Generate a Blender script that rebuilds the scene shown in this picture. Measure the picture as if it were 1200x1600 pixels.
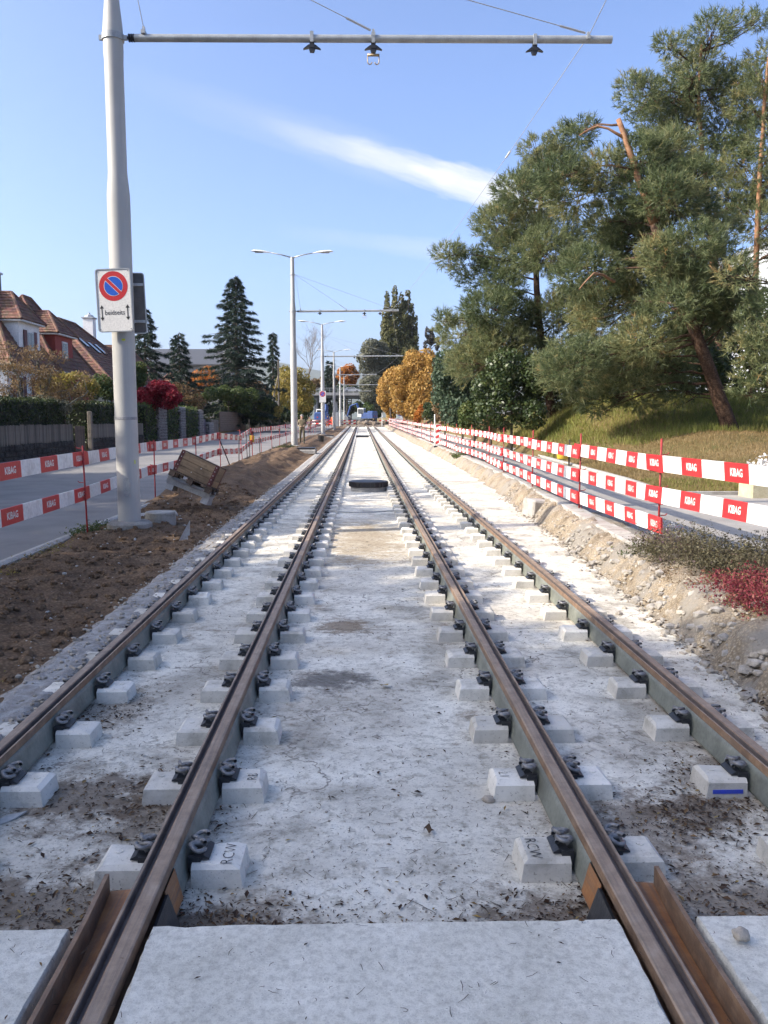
import bpy, bmesh, math, random
import numpy as np
from mathutils import Vector, Matrix, noise

sc = bpy.context.scene
for o in list(bpy.data.objects):
    bpy.data.objects.remove(o)
COL = sc.collection
R = math.radians
rng = np.random.default_rng(7)
random.seed(7)

# ---------------------------------------------------------------- camera
CAM_H, FPX, PITCH, YAW = 1.66, 1294.0, R(6.4), R(1.55)
cam_d = bpy.data.cameras.new('camera')
cam_d.sensor_fit = 'VERTICAL'
cam_d.sensor_height = 32.0
cam_d.lens = FPX / 1600.0 * 32.0
cam_d.clip_start, cam_d.clip_end = 0.05, 9000
cam = bpy.data.objects.new('camera', cam_d)
COL.objects.link(cam)
cam.location = (0, 0, CAM_H)
cam.rotation_euler = (math.pi / 2 - PITCH, 0, -YAW)
sc.camera = cam


def ray(x, y):
    a, b = (x - 600) / FPX, (800 - y) / FPX
    f = math.cos(PITCH) + math.sin(PITCH) * b
    u = math.cos(PITCH) * b - math.sin(PITCH)
    return Vector((f * math.sin(YAW) + a * math.cos(YAW), f * math.cos(YAW) - a * math.sin(YAW), u))


def at(x, y, Y):
    """survey point: bearing and elevation read off the photograph, at distance Y down the line"""
    r = ray(x, y)
    return Vector((0, 0, CAM_H)) + r * (Y / r.y)


# ---------------------------------------------------------------- sky and sun
SUN_AZ, SUN_EL = R(-102), R(33)       # azimuth from +Y, clockwise; the sun stands to the left
to_sun = Vector((math.sin(SUN_AZ) * math.cos(SUN_EL), math.cos(SUN_AZ) * math.cos(SUN_EL), math.sin(SUN_EL)))
sun_d = bpy.data.lights.new('sun', 'SUN')
sun_d.energy, sun_d.angle, sun_d.color = 2.9, R(0.55), (1.0, 0.90, 0.77)
sun = bpy.data.objects.new('sun', sun_d)
COL.objects.link(sun)
sun.rotation_euler = (-to_sun).to_track_quat('-Z', 'Y').to_euler()
sun.location = (-40, 0, 40)

world = bpy.data.worlds.new('World')
sc.world = world
world.use_nodes = True
wn, wl = world.node_tree.nodes, world.node_tree.links
wn.clear()
w_out, w_bg = wn.new('ShaderNodeOutputWorld'), wn.new('ShaderNodeBackground')
sky = wn.new('ShaderNodeTexSky')
sky.sky_type = 'NISHITA'
sky.sun_disc = False
sky.sun_elevation, sky.sun_rotation = SUN_EL, SUN_AZ
sky.altitude, sky.air_density, sky.dust_density, sky.ozone_density = 500, 0.7, 6.0, 5.0
w_bg.inputs['Strength'].default_value = 0.15


def wmath(op, a, b=None, clamp=False):
    n = wn.new('ShaderNodeMath')
    n.operation, n.use_clamp = op, clamp
    for i, v in enumerate((a, b)):
        if v is None:
            continue
        if isinstance(v, (int, float)):
            n.inputs[i].default_value = v
        else:
            wl.new(v, n.inputs[i])
    return n.outputs[0]


w_tc = wn.new('ShaderNodeTexCoord')


def streak(A, B, half, wgrow, amount, nscale, seed):
    """a wisp of cirrus lying along the great circle from direction A to B"""
    A, B = A.normalized(), B.normalized()
    n = A.cross(B).normalized()
    tdir = (B - A).normalized()
    mid = ((A + B) * 0.5).normalized()
    L = (B - A).length

    def dot(v):
        d = wn.new('ShaderNodeVectorMath')
        d.operation = 'DOT_PRODUCT'
        wl.new(w_tc.outputs['Generated'], d.inputs[0])
        d.inputs[1].default_value = v
        return d.outputs['Value']
    s, t, front = dot(n), dot(tdir), dot(mid)
    t0 = A.dot(tdir)
    u = wmath('DIVIDE', wmath('SUBTRACT', t, t0), L)          # 0 at A, 1 at B
    mp = wn.new('ShaderNodeCombineXYZ')
    wl.new(wmath('MULTIPLY', u, nscale), mp.inputs[0])
    wl.new(wmath('MULTIPLY', s, nscale * 16), mp.inputs[1])
    mp.inputs[2].default_value = seed
    nz = wn.new('ShaderNodeTexNoise')
    nz.inputs['Scale'].default_value = 1.0
    nz.inputs['Detail'].default_value = 6
    nz.inputs['Roughness'].default_value = 0.55
    wl.new(mp.outputs[0], nz.inputs['Vector'])
    nzv = nz.outputs['Fac']
    # width grows along the wisp, its edges break up with the noise
    w = wmath('ADD', wmath('MULTIPLY', u, half * wgrow), half)
    q = wmath('DIVIDE', wmath('ABSOLUTE', s), wmath('MULTIPLY', w, wmath('ADD', wmath('MULTIPLY', nzv, 1.3), 0.35)))
    body = wmath('SUBTRACT', 1.0, wmath('MULTIPLY', q, q), True)
    r_in = wmath('MULTIPLY', u, 1.5, True)
    r_out = wmath('MULTIPLY', wmath('SUBTRACT', 1.12, u), 5.0, True)
    m = wmath('MULTIPLY', wmath('MULTIPLY', body, r_in), r_out)
    m = wmath('MULTIPLY', m, wmath('ADD', wmath('MULTIPLY', nzv, 1.2), 0.25))
    m = wmath('MULTIPLY', m, wmath('GREATER_THAN', front, 0.3))
    return wmath('MULTIPLY', m, amount, True)


c1 = streak(ray(400, 190), ray(830, 318), 0.010, 1.5, 1.05, 5.0, 1.7)
c2 = streak(ray(150, 110), ray(620, 255), 0.014, 1.2, 0.18, 2.5, 5.1)
c3 = streak(ray(420, 360), ray(700, 392), 0.010, 0.5, 0.22, 3.0, 9.3)
cl = wmath('ADD', wmath('ADD', c1, c2), c3, True)
hsv = wn.new('ShaderNodeHueSaturation')
hsv.inputs['Saturation'].default_value = 1.0
hsv.inputs['Hue'].default_value = 0.502
wl.new(sky.outputs[0], hsv.inputs['Color'])
mixc = wn.new('ShaderNodeMix')
mixc.data_type = 'RGBA'
wl.new(cl, mixc.inputs['Factor'])
wl.new(hsv.outputs[0], mixc.inputs['A'])
mixc.inputs['B'].default_value = (2.7, 2.75, 2.8, 1)
wl.new(mixc.outputs['Result'], w_bg.inputs['Color'])
wl.new(w_bg.outputs[0], w_out.inputs[0])

vs = sc.view_settings
vs.view_transform, vs.look, vs.gamma, vs.use_curve_mapping = 'Standard', 'None', 1.0, False
vs.exposure = 1.40
sc.cycles.use_denoising = True
sc.cycles.max_bounces = 6
sc.cycles.diffuse_bounces = 3
sc.cycles.glossy_bounces = 2
sc.cycles.transmission_bounces = 3
sc.cycles.transparent_max_bounces = 8
sc.cycles.sample_clamp_indirect = 6


# ---------------------------------------------------------------- helpers: objects
def tag(o, label=None, cat=None, group=None, kind=None):
    if label: o['label'] = label
    if cat: o['category'] = cat
    if group: o['group'] = group
    if kind: o['kind'] = kind
    return o


def empty(name, loc=(0, 0, 0), rz=0.0):
    o = bpy.data.objects.new(name, None)
    o.empty_display_size = 0.1
    o.location = loc
    o.rotation_euler = (0, 0, rz)
    COL.objects.link(o)
    return o


def inst(name, me, parent=None, loc=(0, 0, 0), rot=(0, 0, 0), scale=(1, 1, 1)):
    o = bpy.data.objects.new(name, me)
    COL.objects.link(o)
    o.location, o.rotation_euler, o.scale = loc, rot, scale
    if parent: o.parent = parent
    return o


_KIDS = {}


def copy_tree(o, parent=None):
    c = o.copy()
    COL.objects.link(c)
    c.parent = parent
    for ch in o.children:
        copy_tree(ch, c)
    return c


class MB:
    def __init__(s):
        s.v, s.f, s.m = [], [], []

    def add(s, vs_, fs, mi=0):
        b = len(s.v)
        s.v.extend([tuple(p) for p in vs_])
        s.f.extend([tuple(i + b for i in f) for f in fs])
        s.m.extend([mi] * len(fs))
        return s

    def box(s, c, d, mi=0, rot=None, taper=1.0):
        x, y, z = d[0] / 2, d[1] / 2, d[2] / 2
        p = [(-x, -y, -z), (x, -y, -z), (x, y, -z), (-x, y, -z),
             (-x * taper, -y * taper, z), (x * taper, -y * taper, z), (x * taper, y * taper, z), (-x * taper, y * taper, z)]
        M = rot if rot is not None else Matrix.Identity(3)
        p = [M @ Vector(q) + Vector(c) for q in p]
        return s.add(p, [(0, 3, 2, 1), (4, 5, 6, 7), (0, 1, 5, 4), (1, 2, 6, 5), (2, 3, 7, 6), (3, 0, 4, 7)], mi)

    def cbox(s, c, d, ch, mi=0, rot=None):
        """box with chamfered vertical and top edges"""
        x, y, z = d[0] / 2, d[1] / 2, d[2] / 2
        def ring(ix, iy, zz, k):
            return [(-ix + k, -iy, zz), (ix - k, -iy, zz), (ix, -iy + k, zz), (ix, iy - k, zz),
                    (ix - k, iy, zz), (-ix + k, iy, zz), (-ix, iy - k, zz), (-ix, -iy + k, zz)]
        p = ring(x, y, -z, ch) + ring(x, y, z - ch, ch) + ring(x - ch, y - ch, z, ch * .5)
        M = rot if rot is not None else Matrix.Identity(3)
        p = [M @ Vector(q) + Vector(c) for q in p]
        f = [tuple(range(7, -1, -1)), tuple(range(16, 24))]
        for k in range(2):
            for i in range(8):
                j = (i + 1) % 8
                f.append((k * 8 + i, k * 8 + j, k * 8 + 8 + j, k * 8 + 8 + i))
        return s.add(p, f, mi)

    def tube(s, pts, r, n=8, mi=0, cap=True):
        pts = [Vector(p) for p in pts]
        rr = r if isinstance(r, (list, tuple)) else [r] * len(pts)
        vs_, fs = [], []
        up = Vector((0, 0, 1))
        prev = None
        for i, p in enumerate(pts):
            d = (pts[min(i + 1, len(pts) - 1)] - pts[max(i - 1, 0)])
            if d.length < 1e-9: d = Vector((0, 0, 1))
            d.normalize()
            if prev is None:
                ref = up if abs(d.z) < .9 else Vector((1, 0, 0))
                a = d.cross(ref).normalized()
            else:
                a = (prev - d * prev.dot(d))
                a = a.normalized() if a.length > 1e-6 else d.orthogonal().normalized()
            prev = a
            b = d.cross(a)
            for k in range(n):
                t = 2 * math.pi * k / n
                vs_.append(p + (a * math.cos(t) + b * math.sin(t)) * rr[i])
        for i in range(len(pts) - 1):
            for k in range(n):
                j = (k + 1) % n
                fs.append((i * n + k, i * n + j, (i + 1) * n + j, (i + 1) * n + k))
        if cap:
            fs.append(tuple(range(n - 1, -1, -1)))
            e = (len(pts) - 1) * n
            fs.append(tuple(range(e, e + n)))
        return s.add(vs_, fs, mi)

    def lathe(s, prof, n=16, c=(0, 0, 0), mi=0, cap=True):
        c = Vector(c)
        vs_, fs = [], []
        for r, z in prof:
            for k in range(n):
                t = 2 * math.pi * k / n
                vs_.append(c + Vector((r * math.cos(t), r * math.sin(t), z)))
        for i in range(len(prof) - 1):
            for k in range(n):
                j = (k + 1) % n
                fs.append((i * n + k, i * n + j, (i + 1) * n + j, (i + 1) * n + k))
        if cap:
            fs.append(tuple(range(n - 1, -1, -1)))
            e = (len(prof) - 1) * n
            fs.append(tuple(range(e, e + n)))
        return s.add(vs_, fs, mi)

    def sweep(s, prof, stations, fn, closed=True, mi=0, mis=None):
        """prof: (x,z) points; fn(Y)->(x0,z0); runs along Y"""
        n = len(prof)
        vs_, fs, ms = [], [], []
        for Y in stations:
            x0, z0 = fn(Y)
            for x, z in prof:
                vs_.append((x0 + x, Y, z0 + z))
        for i in range(len(stations) - 1):
            for k in range(n if closed else n - 1):
                j = (k + 1) % n
                fs.append((i * n + k, (i + 1) * n + k, (i + 1) * n + j, i * n + j))
                ms.append(mis[k] if mis else mi)
        b = len(s.v)
        s.v.extend(vs_)
        s.f.extend([tuple(i + b for i in f) for f in fs])
        s.m.extend(ms)
        if closed:
            e = (len(stations) - 1) * n
            s.f.append(tuple(b + i for i in range(n)))
            s.f.append(tuple(b + e + i for i in range(n - 1, -1, -1)))
            s.m.extend([mi, mi])
        return s

    def poly(s, pts, mi=0):
        return s.add(pts, [tuple(range(len(pts)))], mi)

    def slab(s, pts, d, mi=0):
        """closed plate: polygon pts (3D) pushed by vector d"""
        n = len(pts)
        p = [Vector(q) for q in pts]
        d = Vector(d)
        fs = [tuple(range(n)), tuple(range(2 * n - 1, n - 1, -1))]
        for i in range(n):
            j = (i + 1) % n
            fs.append((i, i + n, j + n, j))
        return s.add(p + [q + d for q in p], fs, mi)

    def mesh(s, name, mats, smooth=False, fix=True):
        me = bpy.data.meshes.new(name)
        me.from_pydata(s.v, [], s.f)
        for m in (mats if isinstance(mats, (list, tuple)) else [mats]):
            me.materials.append(m)
        if len(me.materials) > 1:
            me.polygons.foreach_set('material_index', s.m)
        if fix:
            bm = bmesh.new()
            bm.from_mesh(me)
            bmesh.ops.recalc_face_normals(bm, faces=bm.faces)
            bm.to_mesh(me)
            bm.free()
        if smooth:
            me.shade_smooth()
            if smooth != 'all':
                try:
                    me.set_sharp_from_angle(angle=R(smooth if isinstance(smooth, (int, float)) and not isinstance(smooth, bool) else 40))
                except Exception:
                    pass
        me.update()
        return me

    def build(s, name, mats, parent=None, smooth=False, loc=(0, 0, 0), rot=(0, 0, 0), fix=True):
        return inst(name, s.mesh(name, mats, smooth, fix), parent, loc, rot)


def np_mesh(name, verts, nper, mat, tint=None, smooth=False):
    """faces of nper consecutive vertices each"""
    verts = np.asarray(verts, dtype=np.float32).reshape(-1, 3)
    nv = len(verts)
    nf = nv // nper
    me = bpy.data.meshes.new(name)
    me.vertices.add(nv)
    me.vertices.foreach_set('co', verts.ravel())
    me.loops.add(nv)
    me.loops.foreach_set('vertex_index', np.arange(nv, dtype=np.int32))
    me.polygons.add(nf)
    me.polygons.foreach_set('loop_start', np.arange(0, nv, nper, dtype=np.int32))
    try:
        me.polygons.foreach_set('loop_total', np.full(nf, nper, dtype=np.int32))
    except Exception:
        pass
    for m in (mat if isinstance(mat, (list, tuple)) else [mat]):
        me.materials.append(m)
    if tint is not None:
        a = me.attributes.new('tint', 'FLOAT', 'FACE')
        a.data.foreach_set('value', np.asarray(tint, dtype=np.float32))
    me.update(calc_edges=True)
    return me


# ---------------------------------------------------------------- helpers: materials
MATS = {}


def _new(name):
    m = bpy.data.materials.new(name)
    m.use_nodes = True
    nt = m.node_tree
    b = nt.nodes['Principled BSDF']
    return m, nt, b


def ntex(nt, scale, detail=4, rough=0.55, vec=None, kind='ShaderNodeTexNoise', dist=0.0):
    n = nt.nodes.new(kind)
    n.inputs['Scale'].default_value = scale
    if kind == 'ShaderNodeTexNoise':
        n.inputs['Detail'].default_value = detail
        n.inputs['Roughness'].default_value = rough
        n.inputs['Distortion'].default_value = dist
    if vec is not None:
        nt.links.new(vec, n.inputs['Vector'])
    return n


def ramp(nt, fac, stops):
    r = nt.nodes.new('ShaderNodeValToRGB')
    el = r.color_ramp.elements
    while len(el) < len(stops):
        el.new(0.5)
    for e, (p, c) in zip(el, stops):
        e.position = p
        e.color = (*c, 1) if len(c) == 3 else c
    nt.links.new(fac, r.inputs['Fac'])
    return r.outputs['Color']


def mixn(nt, fac, a, b, mode='MIX'):
    n = nt.nodes.new('ShaderNodeMix')
    n.data_type = 'RGBA'
    n.blend_type = mode
    for key, v in (('Factor', fac), ('A', a), ('B', b)):
        if isinstance(v, (int, float)):
            n.inputs[key].default_value = v
        elif isinstance(v, (tuple, list)):
            n.inputs[key].default_value = (*v, 1) if len(v) == 3 else v
        else:
            nt.links.new(v, n.inputs[key])
    return n.outputs['Result']


def pos(nt):
    return nt.nodes.new('ShaderNodeNewGeometry').outputs['Position']


def objc(nt):
    return nt.nodes.new('ShaderNodeTexCoord').outputs['Object']


def bumpn(nt, b, h, strength=0.3, dist=0.02):
    n = nt.nodes.new('ShaderNodeBump')
    n.inputs['Strength'].default_value = strength
    n.inputs['Distance'].default_value = dist
    nt.links.new(h, n.inputs['Height'])
    nt.links.new(n.outputs[0], b.inputs['Normal'])


def surf(name, c1, c2=None, scale=6, rough=0.8, bump=0.25, bscale=40, metal=0.0, c3=None, sp=0.5, world_co=True, detail=5, bdist=0.01):
    """general weathered surface: two or three tones broken up by noise, fine relief"""
    if name in MATS: return MATS[name]
    m, nt, b = _new(name)
    co = pos(nt) if world_co else objc(nt)
    n1 = ntex(nt, scale, detail, 0.6, co)
    c2 = c2 or tuple(v * 0.7 for v in c1)
    st = [(0.32, c2), (0.62, c1)] if c3 is None else [(0.28, c2), (0.5, c1), (0.72, c3)]
    col = ramp(nt, n1.outputs['Fac'], st)
    n2 = ntex(nt, scale * 9, 3, 0.6, co)
    dk = ramp(nt, n2.outputs['Fac'], [(0.3, (0.78, 0.78, 0.78)), (0.6, (1, 1, 1))])
    col = mixn(nt, 1.0, col, dk, 'MULTIPLY')
    nt.links.new(col, b.inputs['Base Color'])
    b.inputs['Roughness'].default_value = rough
    b.inputs['Metallic'].default_value = metal
    b.inputs['Specular IOR Level'].default_value = sp
    if bump:
        nb = ntex(nt, bscale, 4, 0.65, co)
        bumpn(nt, b, nb.outputs['Fac'], bump, bdist)
    MATS[name] = m
    return m


def leafmat(name, stops, trans=0.35, rough=0.55, sp=0.25):
    """foliage: hue varies from leaf to leaf (tint stored per leaf), some light passes through"""
    if name in MATS: return MATS[name]
    m, nt, b = _new(name)
    a = nt.nodes.new('ShaderNodeAttribute')
    a.attribute_name = 'tint'
    col = ramp(nt, a.outputs['Fac'], stops)
    nt.links.new(col, b.inputs['Base Color'])
    b.inputs['Roughness'].default_value = rough
    b.inputs['Specular IOR Level'].default_value = sp
    if trans:
        t = nt.nodes.new('ShaderNodeBsdfTranslucent')
        nt.links.new(col, t.inputs['Color'])
        mx = nt.nodes.new('ShaderNodeMixShader')
        mx.inputs[0].default_value = trans
        nt.links.new(b.outputs[0], mx.inputs[1])
        nt.links.new(t.outputs[0], mx.inputs[2])
        nt.links.new(mx.outputs[0], nt.nodes['Material Output'].inputs['Surface'])
    MATS[name] = m
    return m


def text_mesh(body, size, mat, offset=0.0, flip=False):
    cu = bpy.data.curves.new('lettering', 'FONT')
    cu.body, cu.size, cu.align_x, cu.align_y = body, size, 'CENTER', 'CENTER'
    cu.offset = offset
    cu.resolution_u = 2
    o = bpy.data.objects.new('lettering', cu)
    COL.objects.link(o)
    dg = bpy.context.evaluated_depsgraph_get()
    me = bpy.data.meshes.new_from_object(o.evaluated_get(dg))
    bpy.data.objects.remove(o)
    V = [tuple(v.co) for v in me.vertices]
    Fs = [tuple(p.vertices) for p in me.polygons]
    bpy.data.meshes.remove(me)
    return V, Fs


# smooth step
def ss(x, a, b):
    t = min(1.0, max(0.0, (x - a) / (b - a)))
    return t * t * (3 - 2 * t)


def prof(Y):
    """the line climbs gently in the distance"""
    return 0.0 if Y < 25 else 0.6 * min(1.0, (Y - 25) / 112.0) ** 1.2
# ================================================================ materials of the setting
def concrete_bed():
    m, nt, b = _new('track_bed_concrete')
    p = pos(nt)
    base = ramp(nt, ntex(nt, 2.2, 7, 0.62, p).outputs['Fac'], [(0.36, (0.38, 0.355, 0.295)), (0.46, (0.62, 0.585, 0.495)), (0.58, (0.77, 0.735, 0.63))])
    # large damp or dusty clouds
    base = mixn(nt, ramp(nt, ntex(nt, 0.7, 4, 0.6, p).outputs['Fac'], [(0.42, (0, 0, 0)), (0.75, (1, 1, 1))]), base, (0.48, 0.44, 0.365))
    # brown earth trodden in
    d = ntex(nt, 1.15, 8, 0.72, p, dist=0.6)
    base = mixn(nt, ramp(nt, d.outputs['Fac'], [(0.58, (0, 0, 0)), (0.70, (0.8, 0.8, 0.8))]), base, (0.20, 0.145, 0.09))
    # spills and mulch stains, each with its own place on the bed: centre, half size, colour
    edge = ntex(nt, 7.0, 8, 0.75, p).outputs['Fac']
    for (cx, cy, hx, hy, colr, amt) in STAINS:
        sub_ = nt.nodes.new('ShaderNodeVectorMath'); sub_.operation = 'SUBTRACT'
        nt.links.new(p, sub_.inputs[0]); sub_.inputs[1].default_value = (cx, cy, -0.2)
        mul_ = nt.nodes.new('ShaderNodeVectorMath'); mul_.operation = 'MULTIPLY'
        nt.links.new(sub_.outputs[0], mul_.inputs[0]); mul_.inputs[1].default_value = (1 / hx, 1 / hy, 0.4)
        ln = nt.nodes.new('ShaderNodeVectorMath'); ln.operation = 'LENGTH'
        nt.links.new(mul_.outputs[0], ln.inputs[0])
        ad = nt.nodes.new('ShaderNodeMath'); ad.operation = 'MULTIPLY_ADD'
        nt.links.new(edge, ad.inputs[0]); ad.inputs[1].default_value = -3.4
        sh = nt.nodes.new('ShaderNodeMath'); sh.operation = 'ADD'; nt.links.new(ln.outputs['Value'], sh.inputs[0]); sh.inputs[1].default_value = 1.45
        nt.links.new(sh.outputs[0], ad.inputs[2])
        base = mixn(nt, ramp(nt, ad.outputs[0], [(0.0, (amt, amt, amt)), (0.25, (amt, amt, amt)), (0.85, (0, 0, 0))]), base, colr)
    # dark crumbs and pores
    s = ntex(nt, 55, 6, 0.75, p)
    base = mixn(nt, ramp(nt, s.outputs['Fac'], [(0.56, (0, 0, 0)), (0.66, (0.85, 0.85, 0.85))]), base, (0.12, 0.10, 0.08))
    f = ntex(nt, 16, 8, 0.7, p)
    base = mixn(nt, 1.0, base, ramp(nt, f.outputs['Fac'], [(0.36, (0.62, 0.61, 0.59)), (0.5, (1, 1, 1))]), 'MULTIPLY')
    # shrinkage cracks, only here and there
    wp = nt.nodes.new('ShaderNodeVectorMath'); wp.operation = 'ADD'
    nt.links.new(p, wp.inputs[0])
    nt.links.new(ntex(nt, 2.5, 4, .6, p).outputs['Color'], wp.inputs[1])
    vo = nt.nodes.new('ShaderNodeTexVoronoi'); vo.feature = 'DISTANCE_TO_EDGE'; vo.inputs['Scale'].default_value = .55
    nt.links.new(wp.outputs[0], vo.inputs['Vector'])
    ck = ramp(nt, vo.outputs['Distance'], [(0.0, (.75, .75, .75)), (.0035, (.6, .6, .6)), (.007, (0, 0, 0))])
    ck = mixn(nt, 1.0, ck, ramp(nt, ntex(nt, .9, 3, .5, p).outputs['Fac'], [(.45, (0, 0, 0)), (.55, (1, 1, 1))]), 'MULTIPLY')
    base = mixn(nt, ck, base, (.12, .10, .08))
    nt.links.new(base, b.inputs['Base Color'])
    b.inputs['Roughness'].default_value = 0.92
    b.inputs['Specular IOR Level'].default_value = 0.25
    bumpn(nt, b, ntex(nt, 28, 8, 0.7, p).outputs['Fac'], 0.55, 0.02)
    return m


def panel_concrete():
    m, nt, b = _new('panel_concrete')
    p = pos(nt)
    base = ramp(nt, ntex(nt, 3, 6, 0.6, p).outputs['Fac'], [(0.34, (0.56, 0.535, 0.455)), (0.64, (0.70, 0.67, 0.58))])
    base = mixn(nt, ramp(nt, ntex(nt, 130, 3, 0.7, p).outputs['Fac'], [(0.62, (0, 0, 0)), (0.7, (0.7, 0.7, 0.7))]), base, (0.74, 0.71, 0.64))
    base = mixn(nt, ramp(nt, ntex(nt, 90, 4, 0.75, p).outputs['Fac'], [(0.60, (0, 0, 0)), (0.68, (0.8, 0.8, 0.8))]), base, (0.2, 0.18, 0.16))
    base = mixn(nt, ramp(nt, ntex(nt, 1.7, 7, 0.7, p, dist=0.5).outputs['Fac'], [(0.66, (0, 0, 0)), (0.76, (0.45, 0.45, 0.45))]), base, (0.34, 0.29, 0.23))
    nt.links.new(base, b.inputs['Base Color'])
    b.inputs['Roughness'].default_value = 0.85
    b.inputs['Specular IOR Level'].default_value = 0.3
    base = mixn(nt, 1.0, base, ramp(nt, ntex(nt, 45, 6, 0.75, p).outputs['Fac'], [(.36, (.72, .71, .70)), (.56, (1.04, 1.04, 1.04))]), 'MULTIPLY')
    nt.links.new(base, b.inputs['Base Color'])
    bumpn(nt, b, ntex(nt, 90, 7, 0.75, p).outputs['Fac'], 0.6, 0.008)
    return m


def asphalt(name, a, c, patch):
    m, nt, b = _new(name)
    p = pos(nt)
    base = ramp(nt, ntex(nt, 0.9, 6, 0.6, p).outputs['Fac'], [(0.32, a), (0.68, c)])
    base = mixn(nt, ramp(nt, ntex(nt, 0.35, 5, 0.65, p, dist=0.8).outputs['Fac'], [(0.55, (0, 0, 0)), (0.68, (0.7, 0.7, 0.7))]), base, patch)
    base = mixn(nt, 1.0, base, ramp(nt, ntex(nt, 120, 3, 0.8, p).outputs['Fac'], [(0.3, (0.72, 0.72, 0.72)), (0.65, (1.1, 1.1, 1.1))]), 'MULTIPLY')
    nt.links.new(base, b.inputs['Base Color'])
    b.inputs['Roughness'].default_value = 0.88
    bumpn(nt, b, ntex(nt, 150, 3, 0.7, p).outputs['Fac'], 0.4, 0.008)
    return m


def earth(name, c1, c2, c3, sc1=3.0, bs=22, bd=0.04, bst=0.8, speck=None):
    m, nt, b = _new(name)
    p = pos(nt)
    base = ramp(nt, ntex(nt, sc1, 8, 0.68, p).outputs['Fac'], [(0.3, c1), (0.5, c2), (0.72, c3)])
    v = ntex(nt, bs * 1.7, kind='ShaderNodeTexVoronoi', vec=p)
    base = mixn(nt, 1.0, base, ramp(nt, v.outputs['Distance'], [(0.0, (1.15, 1.15, 1.15)), (0.6, (0.55, 0.55, 0.55))]), 'MULTIPLY')
    if speck:
        base = mixn(nt, ramp(nt, ntex(nt, 38, 3, 0.7, p).outputs['Fac'], [(0.66, (0, 0, 0)), (0.71, (0.9, 0.9, 0.9))]), base, speck)
    nt.links.new(base, b.inputs['Base Color'])
    b.inputs['Roughness'].default_value = 0.95
    b.inputs['Specular IOR Level'].default_value = 0.2
    bumpn(nt, b, ntex(nt, bs, 8, 0.72, p).outputs['Fac'], bst, bd)
    return m


MULCH, TAN, SOOT = (0.115, 0.08, 0.052), (0.36, 0.28, 0.17), (0.07, 0.068, 0.066)
STAINS = [(0.05, 12.8, 0.75, 2.6, TAN, .75), (-0.18, 7.35, 0.25, 0.35, (0.2, 0.14, 0.08), .8), (-0.24, 5.75, 0.3, 0.28, SOOT, .75), (-1.35, 3.95, .45, .35, MULCH, .8), (-1.2, 3.0, .5, .3, MULCH, .75),
          (-.5, 2.85, .35, .22, MULCH, .8), (.75, 2.85, .4, .25, MULCH, .8), (1.3, 3.6, .4, .35, MULCH, .7), (1.62, 3.7, .3, .25, MULCH, .75), (1.4, 2.95, .5, .3, MULCH, .7), (-.95, 3.75, .3, .4, MULCH, .6), (1.85, 4.1, .3, .3, MULCH, .6), (-1.6, 5.2, .25, .5, MULCH, .5)]
M_BED, M_PANEL = concrete_bed(), panel_concrete()
M_ROAD = asphalt('road_asphalt', (0.16, 0.155, 0.145), (0.225, 0.215, 0.20), (0.27, 0.255, 0.23))
M_PATH = asphalt('path_asphalt', (0.27, 0.25, 0.22), (0.36, 0.335, 0.295), (0.40, 0.37, 0.32))
M_SOIL = earth('brown_soil', (0.13, 0.085, 0.050), (0.24, 0.155, 0.092), (0.36, 0.245, 0.15), 2.4, 20, 0.05, 0.9, (0.32, 0.28, 0.23))
M_SAND = earth('sandy_cut', (0.26, 0.20, 0.13), (0.42, 0.34, 0.235), (0.55, 0.47, 0.35), 2.6, 26, 0.04, 0.8, (0.58, 0.55, 0.5))
def grey_patches(m):
    nt = m.node_tree
    b = nt.nodes['Principled BSDF']
    p = pos(nt)
    src = b.inputs['Base Color'].links[0].from_socket
    col = mixn(nt, ramp(nt, ntex(nt, 1.1, 6, .7, p).outputs['Fac'], [(.46, (0, 0, 0)), (.58, (.85, .85, .85))]), src, (.27, .25, .215))
    col = mixn(nt, ramp(nt, ntex(nt, 4.0, 7, .75, p).outputs['Fac'], [(.56, (0, 0, 0)), (.66, (.8, .8, .8))]), col, (.13, .10, .07))
    nt.links.new(col, b.inputs['Base Color'])


grey_patches(M_SAND)
M_LAWN = earth('dry_lawn', (0.12, 0.12, 0.035), (0.22, 0.165, 0.07), (0.29, 0.205, 0.10), 0.45, 30, 0.03, 0.6)
M_DUG = earth('dug_ground', (0.16, 0.12, 0.085), (0.27, 0.215, 0.16), (0.38, 0.32, 0.25), 0.8, 6, 0.15, 0.8, (0.5, 0.46, 0.4))
M_CONC = surf('old_concrete', (0.42, 0.40, 0.36), (0.28, 0.26, 0.225), 5, 0.9, 0.4, 60)
M_LEDGE = surf('rough_ledge_concrete', (0.40, 0.39, 0.37), (0.22, 0.2, 0.175), 9, 0.95, 0.9, 30, bdist=0.03)


def interp(Y, tab):
    for (a, va), (b, vb) in zip(tab, tab[1:]):
        if Y <= b:
            t = max(0.0, (Y - a) / (b - a))
            return va + (vb - va) * min(1, t)
    return tab[-1][1]


XE = [(2, 2.48), (5, 2.62), (7, 2.76), (9.5, 2.93), (13, 3.10), (20, 3.5), (30, 3.72), (45, 3.75), (140, 3.75)]
PATH_R = [(16.8, 6.3), (21, 6.75), (25, 6.95), (43, 7.7), (140, 7.7)]


def mound(X, Y):
    a = 1.1 * ss(X, 6.8, 12.5) * ss(Y, 17.5, 30)
    b = 1.35 * ss(X, 6.6, 10.5) * ss(Y, 29.5, 37) * (1 - 0.5 * ss(Y, 44, 70))
    return a + b


def lawn_z(X, Y):
    return 0.13 + prof(Y) + mound(X, Y) + 0.05 * noise.noise((X * .5, Y * .5, 3))


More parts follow.
